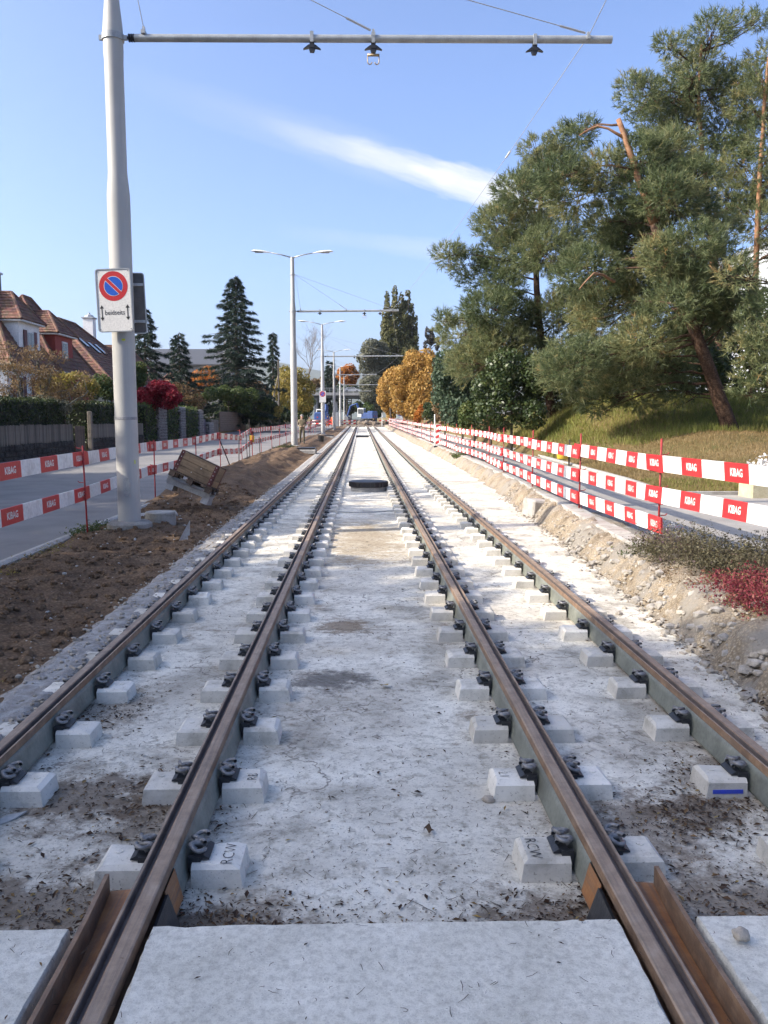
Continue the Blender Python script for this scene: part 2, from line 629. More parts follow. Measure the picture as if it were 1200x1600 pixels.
def ground_z(X, Y):
    p = prof(Y)
    if X < -14.1: return 0.35 + p
    if X < -4.4: return -0.30 + p
    if X < 4.4: return -0.55 + p
    if X < interp(Y, PATH_R) or (Y < 16.9): return 0.02 + p
    return lawn_z(X, Y)


def grid_mesh(name, xs, ys, zf, mat, smooth=True):
    nx, ny = len(xs), len(ys)
    V = [(x, y, zf(x, y)) for y in ys for x in xs]
    Fc = [(j * nx + i, j * nx + i + 1, (j + 1) * nx + i + 1, (j + 1) * nx + i) for j in range(ny - 1) for i in range(nx - 1)]
    b = MB()
    b.add(V, Fc)
    return b.mesh(name, mat, 'all' if smooth else False, fix=False)


def lin(a, b, step):
    n = max(1, int(round((b - a) / step)))
    return [a + (b - a) * i / n for i in range(n + 1)]


# ---------------------------------------------------------------- ground to the horizon
xs = [-6000, -2500, -1000, -400, -150, -60, -30, -14.2, -14.0, -4.5, -4.35, 4.38, 4.42, 5.2] + lin(6.2, 22, 0.45) + [24, 28, 34, 45, 70, 150, 400, 1000, 2500, 6000]
ys = [-2500, -400, -60, -10, 0, 6, 10, 14] + lin(15.5, 46, 0.6) + lin(47, 70, 2.0) + [80, 100, 120, 137, 150, 200, 300, 500, 1000, 2500, 7000]
gnd = inst('ground', grid_mesh('ground', xs, ys, ground_z, M_LAWN))
tag(gnd, 'dry lawn and earth of the surroundings', kind='structure')

# ---------------------------------------------------------------- track bed in cast sections
bed = empty('track_bed')
tag(bed, 'pale concrete track bed cast in long sections between the rails', kind='structure')
joints = [2.6, 7.2] + [7.2 + 7.6 * k for k in range(1, 17)] + [137.0]
for a, b in zip(joints, joints[1:]):
    st = lin(a + 0.006, b - 0.006, 2.5)
    mb = MB()
    n = 0
    vs_ = []
    for Y in st:
        xr = interp(Y, XE) + 0.12
        z = -0.2 + prof(Y)
        vs_ += [(-2.3, Y, z), (xr, Y, z), (xr, Y, z - 0.25), (-2.3, Y, z - 0.25)]
    fs = []
    for i in range(len(st) - 1):
        for k in range(4):
            j = (k + 1) % 4
            fs.append((i * 4 + k, i * 4 + j, (i + 1) * 4 + j, (i + 1) * 4 + k))
    fs += [(3, 2, 1, 0), tuple((len(st) - 1) * 4 + k for k in range(4))]
    mb.add(vs_, fs)
    mb.build('bed_section', M_BED, bed)
# crumbling ledge outside the left rail
mb = MB()
st = lin(1.0, 30, 0.13) + lin(31, 137, 3)


def ledge_pt(x, Y, z):
    k = 0.028
    return (x + k * 1.6 * noise.noise((x * 9, Y * 5, 1)), Y, z + prof(Y) + k * noise.noise((x * 12, Y * 7, 2)))


lx = [(-2.42, -0.34), (-2.34, -0.13), (-2.26, -0.112), (-2.18, -0.118), (-2.10, -0.112), (-2.03, -0.118), (-1.99, -0.2)]
V = [ledge_pt(x, Y, z) for Y in st for x, z in lx]
nx = len(lx)
mb.add(V, [(j * nx + i, j * nx + i + 1, (j + 1) * nx + i + 1, (j + 1) * nx + i) for j in range(len(st) - 1) for i in range(nx - 1)])
mb.build('bed_ledge', M_LEDGE, bed, smooth='all', fix=False)


# ---------------------------------------------------------------- soil strip with the masts
def soil_z(X, Y):
    z = -0.14 + prof(Y)
    z += 0.30 * ss(Y, 15.5, 22) * (1 - ss(Y, 60, 90)) * ss(X, -2.45, -3.3)
    z += 0.12 * ss(Y, 11.5, 13) * (1 - ss(Y, 14, 16)) * math.exp(-((X + 3.6) / .6) ** 2)
    z -= 0.07 * (1 - ss(X, -4.6, -4.2))
    n = 0.075 * noise.fractal((X * 1.6, Y * 1.3, 0), 0.7, 2.0, 4)
    if Y < 40: n += 0.03 * noise.noise((X * 7, Y * 7, 5)) + 0.018 * noise.noise((X * 17, Y * 17, 8))
    return z + n * (0.35 + 0.65 * ss(X, -4.55, -4.2)) * (1 - 0.7 * ss(X, -2.5, -2.3))


soil = inst('soil_strip', grid_mesh('soil_strip', lin(-4.62, -2.27, 0.07), lin(-2, 20, 0.085) + lin(20.2, 45, 0.3) + lin(47, 137, 2), soil_z, M_SOIL))
tag(soil, 'strip of turned brown soil beside the left rail', kind='structure')

# ---------------------------------------------------------------- road on the left
mb = MB()
V, Fc = [], []
st = [-40, 0, 20] + lin(25, 137, 4) + [145, 170, 210, 400]
for Y in st:
    V += [(-12.95, Y, -0.125 + prof(Y)), (-4.5, Y, -0.125 + prof(Y))]
mb.add(V, [(2 * i, 2 * i + 1, 2 * i + 3, 2 * i + 2) for i in range(len(st) - 1)])
road = mb.build('road', M_ROAD, fix=False)
tag(road, 'grey asphalt road on the left, partly shaded', kind='structure')
mb = MB()
mb.sweep([(-0.09, -0.3), (-0.09, 0.0), (-0.02, 0.004), (0.03, -0.03), (0.03, -0.3)], [-5] + lin(0, 137, 4), lambda Y: (-4.48, -0.115 + prof(Y)))
k = mb.build('kerb', M_CONC)
tag(k, 'low concrete edging of the left road', kind='structure')
# far pavement in front of the gardens
mb = MB()
mb.sweep([(-1.05, -0.3), (-1.05, 0.0), (0.0, 0.0), (0.06, -0.03), (0.06, -0.3)], [-40, 0, 20] + lin(25, 137, 6) + [200], lambda Y: (-12.9, -0.02 + prof(Y)))
pv = mb.build('pavement', surf('pavement_asphalt', (0.17, 0.165, 0.16), (0.12, 0.12, 0.118), 1.2, .9, .3, 120))
tag(pv, 'narrow pavement along the garden walls', kind='structure')


# ---------------------------------------------------------------- sandy cutting on the right
def bank_row(Y):
    xe = interp(Y, XE)
    pr = prof(Y)
    prof_ = [(-0.16, -0.215), (-0.05, -0.21), (0.0, -0.175), (0.05, -0.10), (0.10, -0.03), (0.15, 0.03), (0.20, 0.075),
             (0.27, 0.10), (0.36, 0.115), (0.46, 0.118), (0.58, 0.12), (0.75, 0.11), (0.95, 0.085), (1.3, 0.06), (2.3, 0.05)]
    out = []
    wob = 0.13 * noise.noise((0, Y * .8, 4)) + 0.08 * noise.noise((0, Y * 2.6, 9))
    for x, z in prof_:
        f = ss(x, -0.12, 0.03) * (1 - 0.5 * ss(x, 0.5, 1.0))
        px_ = xe + x + wob * (1 - ss(x, .3, .8))
        n = 0.085 * noise.fractal((px_ * 2.2, Y * 1.7, 2), .6, 2.1, 4) + 0.05 * (0.4 - abs(noise.noise((px_ * 7, Y * 6, 7)))) + 0.02 * noise.noise((px_ * 24, Y * 22, 3))
        out.append((px_ + 0.6 * n * f, Y, z + pr + n * f))
    return out


st = lin(1.5, 20, 0.07) + lin(20.3, 50, 0.35) + lin(52, 137, 2.5)
V = [p for Y in st for p in bank_row(Y)]
nx = 15
mb = MB()
mb.add(V, [(j * nx + i, j * nx + i + 1, (j + 1) * nx + i + 1, (j + 1) * nx + i) for j in range(len(st) - 1) for i in range(nx - 1)])
bank = mb.build('sand_bank', M_SAND, smooth='all', fix=False)
tag(bank, 'crumbling sandy cut bank along the right rail', kind='structure')

# ---------------------------------------------------------------- path on the right, kerbs
mb = MB()
V = []
st = [9.7, 13, 16.85, 19, 21, 25, 30, 35, 40, 45] + lin(50, 137, 6) + [150]
for Y in st:
    V += [(interp(Y, XE) + .45, Y, 0.105 + prof(Y)), (interp(Y, PATH_R), Y, 0.105 + prof(Y))]
mb.add(V, [(2 * i, 2 * i + 1, 2 * i + 3, 2 * i + 2) for i in range(len(st) - 1)])
mb.add([(4.6, -6, 0.105), (30, -6, 0.105), (30, 9.7, 0.105), (4.6, 9.7, 0.105)], [(0, 1, 2, 3)])
mb.add([(interp(9.7, PATH_R), 9.7, 0.105), (30, 9.7, 0.105), (30, 16.85, 0.105), (interp(16.85, PATH_R), 16.85, 0.105)], [(0, 1, 2, 3)])
path = mb.build('footpath', M_PATH, fix=False)
tag(path, 'pale grey footpath behind the right barrier', kind='structure')
mb = MB()
mb.sweep([(0.0, -0.2), (0.0, 0.05), (0.02, 0.07), (0.12, 0.07), (0.14, 0.05), (0.14, -0.2)], [16.95, 19, 21, 25, 30, 36, 43] + lin(50, 137, 6), lambda Y: (interp(Y, PATH_R) - .04, 0.1 + prof(Y)))
k = mb.build('kerb', M_CONC)
tag(k, 'concrete kerb between footpath and lawn', kind='structure')
mb = MB()
mb.box((11.5, 16.93, 0.08), (10.5, 0.13, 0.18))
k = mb.build('kerb', M_CONC)
tag(k, 'concrete kerb at the near end of the lawn', kind='structure')
# row of kerb stones left standing along the cut bank
stones = empty('kerb_stones', (0, 0, 0))
tag(stones, 'row of long concrete edging stones on top of the cut bank', kind='structure')
Y = 9.75
while Y < 60:
    L = 1.0
    x = interp(Y + .5, XE) + .46
    mb = MB()
    mb.cbox((0, 0, 0), (0.26, L - 0.02, 0.22), 0.015)
    ang = math.atan2(interp(Y, XE) - interp(Y + 1, XE), 1.0)
    mb.build('kerb_stone', M_CONC, stones, loc=(x, Y + .5, 0.055 + prof(Y) + random.uniform(-.012, .012)), rot=(random.uniform(-.01, .01), random.uniform(-.03, .03), ang + random.uniform(-.02, .02)))
    Y += L

# ---------------------------------------------------------------- dug-up ground past the end of the rails
def dug_z(X, Y):
    r = ss(Y, 136, 141) * (1 - ss(Y, 168, 176))
    return 0.45 + r * (0.35 * noise.fractal((X * .35, Y * .35, 1), .7, 2, 4) + 0.25 + 0.15 * noise.noise((X * 1.5, Y * 1.5, 2)))


dug = inst('dug_ground', grid_mesh('dug_ground', lin(-4.45, 12, 0.5), lin(136.9, 178, 0.6), dug_z, M_DUG))
tag(dug, 'dug-up rubble ground past the end of the rails', kind='structure')
mb = MB()
mb.add([(-30, 178, .5), (30, 178, .5), (30, 420, .5), (-30, 420, .5)], [(0, 1, 2, 3)])
fr = mb.build('far_road', M_ROAD, fix=False)
tag(fr, 'road running on under the bridge', kind='structure')

# ---------------------------------------------------------------- hills on the horizon
M_HILL = surf('wooded_hill', (0.07, 0.085, 0.05), (0.04, 0.055, 0.035), 0.01, .95, 0, 1)
def hill(name, label, X0, X1, Y0, Y1, top, seed):
    nx_, ny_ = 60, 14
    def z(x, y):
        u, w = (x - X0) / (X1 - X0), (y - Y0) / (Y1 - Y0)
        e = ss(u, 0, .18) * (1 - ss(u, .82, 1)) * ss(w, 0, .55) * (1 - ss(w, .8, 1))
        return -4 + e * top * (0.8 + 0.35 * noise.fractal((x * .0006, y * .0006, seed), .8, 2, 4)) + 12 * e * noise.noise((x * .006, y * .006, seed))
    o = inst(name, grid_mesh(name, [X0 + (X1 - X0) * i / nx_ for i in range(nx_ + 1)], [Y0 + (Y1 - Y0) * i / ny_ for i in range(ny_ + 1)], z, M_HILL))
    tag(o, label, kind='structure')
hill('hill', 'far wooded hill under the sky', -5200, 4800, 4200, 6800, 370, 2)
# ================================================================ rails, sleepers, fastenings
def rustmat(name, top, side, hi):
    m, nt, b = _new(name)
    p = pos(nt)
    n = ntex(nt, 9, 8, 0.7, p)
    mp = nt.nodes.new('ShaderNodeMapping')
    nt.links.new(p, mp.inputs['Vector'])
    mp.inputs['Scale'].default_value = (60, 2.2, 30)
    n2 = ntex(nt, 1.0, 6, 0.7, mp.outputs[0])
    col = ramp(nt, n.outputs['Fac'], [(0.3, side), (0.5, top), (0.7, hi)])
    col = mixn(nt, ramp(nt, n2.outputs['Fac'], [(0.45, (0, 0, 0)), (0.66, (0.6, 0.6, 0.6))]), col, (0.11, 0.09, 0.075))
    nt.links.new(col, b.inputs['Base Color'])
    b.inputs['Roughness'].default_value = 0.62
    b.inputs['Metallic'].default_value = 0.15
    bumpn(nt, b, ntex(nt, 60, 6, 0.7, p).outputs['Fac'], 0.35, 0.006)
    return m


M_RUST = rustmat('rusty_rail_steel', (0.22, 0.135, 0.08), (0.13, 0.085, 0.055), (0.34, 0.225, 0.14))
M_RUSTO = rustmat('orange_rust', (0.33, 0.14, 0.045), (0.22, 0.09, 0.035), (0.40, 0.2, 0.08))
M_HEAD = rustmat('rail_running_surface', (0.31, 0.225, 0.155), (0.21, 0.15, 0.105), (0.40, 0.31, 0.23))
M_GROOVE = rustmat('worn_rail_groove', (0.13, 0.105, 0.095), (0.09, 0.075, 0.065), (0.19, 0.16, 0.14))
M_FILL = surf('rail_web_filler', (0.17, 0.18, 0.15), (0.11, 0.115, 0.095), 5, .5, .15, 30, c3=(0.22, 0.23, 0.19))
def blockmat():
    m, nt, b = _new('sleeper_concrete')
    p = pos(nt)
    col = ramp(nt, ntex(nt, 6, 7, .68, p).outputs['Fac'], [(.34, (.46, .435, .375)), (.48, (.64, .61, .54)), (.66, (.72, .69, .62))])
    oi = nt.nodes.new('ShaderNodeObjectInfo')
    col = mixn(nt, 1.0, col, ramp(nt, oi.outputs['Random'], [(0, (.80, .79, .77)), (1, (1.06, 1.06, 1.05))]), 'MULTIPLY')
    col = mixn(nt, ramp(nt, ntex(nt, 9, 7, .75, p, dist=.5).outputs['Fac'], [(.62, (0, 0, 0)), (.74, (.7, .7, .7))]), col, (.2, .15, .10))
    col = mixn(nt, ramp(nt, ntex(nt, 70, 4, .75, p).outputs['Fac'], [(.60, (0, 0, 0)), (.68, (.75, .75, .75))]), col, (.2, .18, .15))
    nt.links.new(col, b.inputs['Base Color'])
    b.inputs['Roughness'].default_value = .9
    b.inputs['Specular IOR Level'].default_value = .25
    bumpn(nt, b, ntex(nt, 60, 7, .7, p).outputs['Fac'], .5, .008)
    return m


M_BLOCK = blockmat()
M_BLACKP = surf('black_guide_plate', (0.03, 0.032, 0.036), (0.018, 0.019, 0.021), 30, .5, .2, 80, world_co=False)
M_CLIP = surf('spring_clip_steel', (0.20, 0.20, 0.20), (0.11, 0.11, 0.112), 40, .45, .15, 90, metal=.3, c3=(.28, .275, .265), world_co=False)
M_BOLT = surf('bolt_steel', (0.16, 0.155, 0.15), (0.08, 0.075, 0.07), 40, .45, .2, 90, metal=.6, world_co=False)

RAILS = {'LO': -1.835, 'LI': -0.775, 'RI': 0.935, 'RO': 1.99}


def rail_profile(g):
    """grooved rail; g=+1 when the groove lies on the +x side of the head"""
    head = [(-0.050, -0.028), (-0.048, -0.004), (-0.042, 0.0), (0.004, 0.0), (0.009, -0.004), (0.013, -0.034), (0.034, -0.034),
            (0.038, -0.006), (0.041, -0.003), (0.050, -0.003), (0.052, -0.03)]
    low = [(0.052, -0.044), (0.009, -0.06), (0.008, -0.145), (0.075, -0.158), (0.075, -0.17), (-0.075, -0.17), (-0.075, -0.158), (-0.008, -0.145), (-0.009, -0.06), (-0.050, -0.044)]
    p = head + low
    mi = [0, 2, 2, 0, 1, 1, 1, 0, 2, 0] + [0] * 11
    if g < 0:
        p = [(-x, z) for x, z in p]
    return p, mi


rst = lin(-1.2, 40, 0.8) + lin(42, 137, 3.0)
rst_fill = lin(3.02, 40, 0.8) + lin(42, 137, 3.0)
for key, (g, lab) in {'LI': (-1, 'rusty grooved inner rail of the left track'), 'LO': (1, 'rusty grooved outer rail of the left track beside brown soil'),
                      'RI': (1, 'rusty grooved inner rail of the right track'), 'RO': (-1, 'rusty grooved outer rail of the right track beside the sand bank')}.items():
    X = RAILS[key]
    root = empty('rail', (X, 0, 0))
    tag(root, lab, 'rail', 'four tram rails')
    p, mi = rail_profile(g)
    mb = MB()
    mb.sweep(p, rst, lambda Y: (0, prof(Y)), mis=mi)
    mb.build('steel_profile', [M_RUST, M_GROOVE, M_HEAD], root, smooth=30)
    for s in (-1, 1):
        fp = [(0.0478, -0.046), (0.056, -0.052), (0.0625, -0.075), (0.066, -0.12), (0.076, -0.15), (0.078, -0.166), (0.0755, -0.172), (0.012, -0.142), (0.0125, -0.062)]
        fp = [(x * s, z) for x, z in fp]
        mb = MB()
        mb.sweep(fp, rst_fill, lambda Y: (0, prof(Y)))
        mb.build('web_filler', M_FILL, root, smooth=50)

# bare joint of the two inner rails, just before the crossing panels
M_DARKST = surf('dark_oily_steel', (0.035, 0.036, 0.038), (0.02, 0.02, 0.022), 20, .45, .2, 60)
M_ORANGE = M_RUSTO
for key, s in (('LI', 1), ('RI', -1)):
    X = RAILS[key]
    j = empty('rail_joint', (X, 0, 0))
    tag(j, 'rusty, black plated rail joint of the %s track before the crossing slab' % ('left' if key == 'LI' else 'right'), 'rail joint')
    mb = MB()
    mb.slab([(s * 0.053, 2.86, -0.05), (s * 0.053, 3.016, -0.05), (s * 0.083, 3.016, -0.168), (s * 0.083, 2.86, -0.168)], (s * 0.003, 0, 0.002))
    mb.build('rust_plate', M_ORANGE, j)
    mb = MB()
    mb.slab([(s * 0.056, 2.605, -0.075), (s * 0.056, 2.857, -0.06), (s * 0.095, 2.857, -0.178), (s * 0.095, 2.605, -0.178)], (s * 0.012, 0, 0.004))
    mb.box((s * 0.06, 2.72, -0.185), (0.2, 0.2, 0.02))
    mb.build('black_plate', M_DARKST, j)
    # check angle making the flangeway: upright plate, floor plate, end flared away
    c = empty('check_angle', (X, 0, 0))
    tag(c, 'rusty steel angle forming the flange groove beside the %s inner rail' % ('left' if key == 'LI' else 'right'), 'steel angle')
    pts = [(-1.2, 0.135), (1.5, 0.135), (2.35, 0.138), (2.62, 0.142), (2.93, 0.165)]
    mb = MB()
    vs_ = []
    for Y, d in pts:
        dd = -s * d
        zt = 0.004 - 0.02 * ss(Y, 2.6, 2.93)
        vs_ += [(dd, Y, zt), (dd - s * 0.016, Y, zt), (dd - s * 0.016, Y, -0.125), (dd, Y, -0.125)]
    fs = []
    for i in range(len(pts) - 1):
        for k in range(4):
            fs.append((i * 4 + k, i * 4 + (k + 1) % 4, (i + 1) * 4 + (k + 1) % 4, (i + 1) * 4 + k))
    fs += [(0, 1, 2, 3), tuple(len(vs_) - 4 + k for k in range(4))]
    mb.add(vs_, fs)
    mb.build('upright_plate', M_RUST, c)
    mb = MB()
    vs_ = []
    for Y, d in pts:
        vs_ += [(-s * 0.055, Y, -0.075), (-s * d + s * 0.002, Y, -0.085), (-s * d + s * 0.002, Y, -0.1), (-s * 0.055, Y, -0.09)]
    mb.add(vs_, [(i * 4 + k, i * 4 + (k + 1) % 4, (i + 1) * 4 + (k + 1) % 4, (i + 1) * 4 + k) for i in range(len(pts) - 1) for k in range(4)] + [(0, 1, 2, 3), tuple(len(vs_) - 4 + k for k in range(4))])
    mb.build('floor_plate', M_RUSTO, c)

def rough_slab(w, d, h, seed):
    """plate whose arrises are slightly chipped all round"""
    q = random.Random(seed)
    pts = []
    def side(a, b):
        n = int((Vector(b) - Vector(a)).length / .05)
        for k in range(n): pts.append(Vector(a).lerp(Vector(b), k / n))
    A, B, C_, D = (-w / 2, -d / 2), (w / 2, -d / 2), (w / 2, d / 2), (-w / 2, d / 2)
    side(A, B); side(B, C_); side(C_, D); side(D, A)
    vs_ = []
    n = len(pts)
    for lev, z in enumerate((-h / 2, h / 2 - .008, h / 2)):
        for p_ in pts:
            k = 0 if lev == 0 else (q.uniform(0, .004) if lev == 1 else .004 + q.uniform(0, .006) + (q.uniform(.004, .014) if q.random() < .05 else 0))
            f = Vector((p_[0] * (1 - 2 * k / w), p_[1] * (1 - 2 * k / d)))
            vs_.append((f[0], f[1], z - (q.uniform(0, .004) if lev == 1 else 0)))
    fs = [tuple(range(n - 1, -1, -1)), tuple(range(2 * n, 3 * n))]
    for lev in range(2):
        for i in range(n):
            j = (i + 1) % n
            fs.append((lev * n + i, lev * n + j, lev * n + n + j, lev * n + n + i))
    b = MB(); b.add(vs_, fs)
    return b


# ---------------------------------------------------------------- crossing panels under the viewer's feet
for (x0, x1, lab, yend) in ((-0.70, 0.86, 'speckled grey concrete crossing slab between the two inner rails', 2.598),
                      (-1.765, -0.965, 'grey concrete crossing slab inside the left track', 2.592), (1.125, 1.92, 'grey concrete crossing slab inside the right track', 2.605)):
    mb = rough_slab(x1 - x0, yend + 1.2, 0.19, int(x0 * 100))
    p = mb.build('crossing_slab', M_PANEL, None, loc=((x0 + x1) / 2, (yend - 1.2) / 2, -0.105), smooth=30)
    tag(p, lab, 'concrete slab')
for (x0, x1, lab) in ((-2.6, -1.9, 'grey concrete crossing slab outside the left track'), (2.06, 2.6, 'grey concrete crossing slab outside the right track')):
    mb = rough_slab(x1 - x0, 2.6 + 1.2, 0.19, int(x0 * 100))
    p = mb.build('crossing_slab', M_PANEL, None, loc=((x0 + x1) / 2, 0.7, -0.105), smooth=30)
    tag(p, lab, 'concrete slab')
mb = MB()
mb.box((0, .65, -0.34), (5.2, 3.9, 0.24))
tag(mb.build('crossing_base', M_BED), 'base under the crossing slabs', kind='structure')

# ---------------------------------------------------------------- sleeper blocks: two humps with a seat between
def block_mesh(seed=0):
    mb = MB()
    q_ = random.Random(seed)
    ck = lambda: q_.uniform(0, .012) + (q_.uniform(.01, .03) if q_.random() < .25 else 0)
    for s in (-1, 1):
        # hump: chamfered, sloping ends
        xi, xo, yh = 0.092, 0.285, 0.105
        zt, zb = -0.106, -0.203
        rows = [[(xi, -yh, zb), (xo + .012, -yh, zb), (xo + .012, yh, zb), (xi, yh, zb)],
                [(xi, -yh + .004, zt - .016), (xo, -yh + .004, zt - .016), (xo, yh - .004, zt - .016), (xi, yh - .004, zt - .016)],
                [(xi, -yh + .016 + ck(), zt), (xo - .012 - ck(), -yh + .014 + ck(), zt), (xo - .012 - ck(), yh - .014 - ck(), zt), (xi, yh - .016 - ck(), zt)]]
        vs_ = [(x * s, y, z) for r in rows for x, y, z in r]
        fs = [(0, 1, 2, 3), (8, 9, 10, 11)] + [(k * 4 + i, k * 4 + (i + 1) % 4, k * 4 + 4 + (i + 1) % 4, k * 4 + 4 + i) for k in range(2) for i in range(4)]
        mb.add(vs_, fs)
        # socket cap cast into the top
        mb.lathe([(0.017, 0), (0.017, 0.003), (0.0, 0.003)], 8, (s * 0.225, 0.02, zt), cap=False)
    mb.box((0, 0, -0.19), (0.184, 0.19, 0.03))
    return mb.mesh('sleeper_block', M_BLOCK, 30)


def plate_mesh():
    mb = MB()
    # angled guide plate lying over the inner edge of the hump and down to the rail
    pts = [(0.076, -0.15), (0.092, -0.092), (0.135, -0.082), (0.158, -0.094), (0.158, -0.1), (0.10, -0.1), (0.09, -0.128), (0.08, -0.158)]
    mb.slab([(x, -0.062, z) for x, z in pts], (0, 0.124, 0))
    mb.box((0.1, -0.062, -0.115), (0.05, 0.02, 0.06))
    mb.box((0.1, 0.062, -0.115), (0.05, 0.02, 0.06))
    return mb.mesh('guide_plate', M_BLACKP)


def clip_mesh():
    mb = MB()
    P = []
    # W-shaped spring clip: two outer loops bearing on the rail foot, middle loop under the bolt
    for t in [i / 22 for i in range(23)]:
        a = -1 + 2 * t
        y = 0.052 * a * (1.15 - .25 * abs(a))
        x = 0.108 + 0.026 * math.cos(a * math.pi * 1.5) - 0.004
        z = -0.066 + 0.016 * math.sin(abs(a) * math.pi)
        P.append((x, y, z))
    mb.tube(P, 0.0105, 7)
    for s in (-1, 1):
        Q = [(0.112 + 0.026 * math.cos(k), s * 0.036 + 0.029 * math.sin(k), -0.054 + 0.012 * math.cos(k * .5)) for k in [i * 2 * math.pi / 12 for i in range(13)]]
        mb.tube(Q, 0.0095, 7, cap=False)
    return mb.mesh('spring_clip', M_CLIP, 'all')


def bolt_mesh():
    mb = MB()
    mb.lathe([(0.024, -0.068), (0.024, -0.061), (0.017, -0.061), (0.017, -0.04), (0.013, -0.036), (0.0, -0.036)], 6, (0.112, 0, 0), cap=False)
    return mb.mesh('bolt', M_BOLT)


def join_mesh(name, meshes, mats):
    mb = MB()
    for k, me in enumerate(meshes):
        mb.add([tuple(v.co) for v in me.vertices], [tuple(p.vertices) for p in me.polygons], k)
    return mb.mesh(name, mats, 'all', fix=False)


BLKS = [block_mesh(k) for k in range(9)]
BLK = BLKS[0]
PLT, CLP, BLT = plate_mesh(), clip_mesh(), bolt_mesh()
FST = join_mesh('fastening', [PLT, CLP, BLT], [M_BLACKP, M_CLIP, M_BOLT])
# distant fastening, a plainer shape
mbf = MB()
mbf.slab([(x, -0.06, z) for x, z in [(0.078, -0.15), (0.09, -0.085), (0.13, -0.05), (0.158, -0.09), (0.1, -0.105)]], (0, .12, 0))
FSTF = mbf.mesh('fastening', M_BLACKP)
GRP = 'sleeper blocks under the rails'
ROWS0 = 3.235
TRK = {'LO': 'left track', 'LI': 'left track', 'RI': 'right track', 'RO': 'right track'}
far_v, far_f = MB(), MB()
bv = [tuple(v.co) for v in BLK.vertices]; bf = [tuple(p.vertices) for p in BLK.polygons]
fv = [tuple(v.co) for v in FSTF.vertices]; ff = [tuple(p.vertices) for p in FSTF.polygons]
rows = int((136.5 - ROWS0) / 0.727)
fastening_root = None
for r in range(rows):
    Y = ROWS0 + 0.727 * r
    for key, X in RAILS.items():
        if r < 75:
            jit = random.uniform(-.008, .008)
            o = inst('sleeper_block', BLKS[random.randrange(9)], None, (X, Y + jit, prof(Y)), (0, 0, random.uniform(-.008, .008)))
            tag(o, 'pale concrete sleeper block of the %s under its %s rail, with black spring fastenings' % (TRK[key], 'outer' if key[1] == 'O' else 'inner'), 'sleeper block', GRP)
            for s in (0, 1):
                if r < 14:
                    f = inst('fastening', PLT, o, (0, 0, 0), (0, 0, math.pi * s))
                    inst('spring_clip', CLP, f)
                    inst('bolt', BLT, f)
                else:
                    inst('fastening', FST if r < 30 else FSTF, o, (0, 0, 0), (0, 0, math.pi * s))
        else:
            far_v.add([(x + X, y + Y, z + prof(Y)) for x, y, z in bv], bf)
            for s in (1, -1):
                far_f.add([(s * x + X, s * y + Y, z + prof(Y)) for x, y, z in fv], ff)
o = far_v.build('distant_sleeper_blocks', M_BLOCK, fix=False)
tag(o, 'distant rows of sleeper blocks down the line', 'sleeper blocks', kind='stuff')
o2 = far_f.build('distant_fastenings', M_BLACKP, o, fix=False)
o2['kind'] = 'stuff'

# marks chalked or sprayed on a few blocks
M_MARK = surf('black_marker_ink', (0.03, 0.03, 0.03), rough=.8, bump=0)
M_BLUEM = surf('blue_spray_mark', (0.04, 0.07, 0.55), (0.05, 0.09, 0.45), 30, .7, 0)
blocks = [o for o in bpy.data.objects if o.name.startswith('sleeper_block')]


def block_at(key, r):
    for o in blocks:
        if abs(o.location.x - RAILS[key]) < .01 and abs(o.location.y - (ROWS0 + .727 * r)) < .05:
            return o


for key, r, s, txt in (('LI', 0, 1, 'RCW'), ('LI', 1, 1, 'RB'), ('RI', 0, -1, 'RCW'), ('RI', 1, -1, 'L1')):
    V, Fc = text_mesh(txt, 0.07, M_MARK, -0.001)
    mb = MB()
    mb.add([(y * -1 if s > 0 else y, x if s > 0 else -x, 0) for x, y, z in V], Fc)
    b = block_at(key, r)
    mb.build('pen_mark', M_MARK, b, loc=(s * 0.232, -0.01, -0.1030), fix=False)
    b['label'] = 'sleeper block with pen mark %s under the inner rail of the %s' % (txt, TRK[key])
for key, r in (('RO', 1),):
    b = block_at(key, r)
    mb = MB()
    mb.box((-0.19, -0.1045, -0.165), (0.15, 0.004, 0.02))
    mb.build('blue_stripe', M_BLUEM, b)
    b['label'] = 'sleeper block with a blue stripe under the right outer rail'
# ================================================================ masts, arms, wires
def mastpaint():
    m, nt, b = _new('painted_grey_mast')
    p = pos(nt)
    col = ramp(nt, ntex(nt, 1.3, 5, .6, p).outputs['Fac'], [(.3, (.34, .338, .315)), (.7, (.41, .405, .38))])
    mp = nt.nodes.new('ShaderNodeMapping'); nt.links.new(p, mp.inputs['Vector']); mp.inputs['Scale'].default_value = (14, 14, .5)
    col = mixn(nt, ramp(nt, ntex(nt, 1.5, 4, .6, mp.outputs[0]).outputs['Fac'], [(.52, (0, 0, 0)), (.75, (.5, .5, .5))]), col, (.30, .30, .285))
    nt.links.new(col, b.inputs['Base Color'])
    b.inputs['Roughness'].default_value = .55
    return m


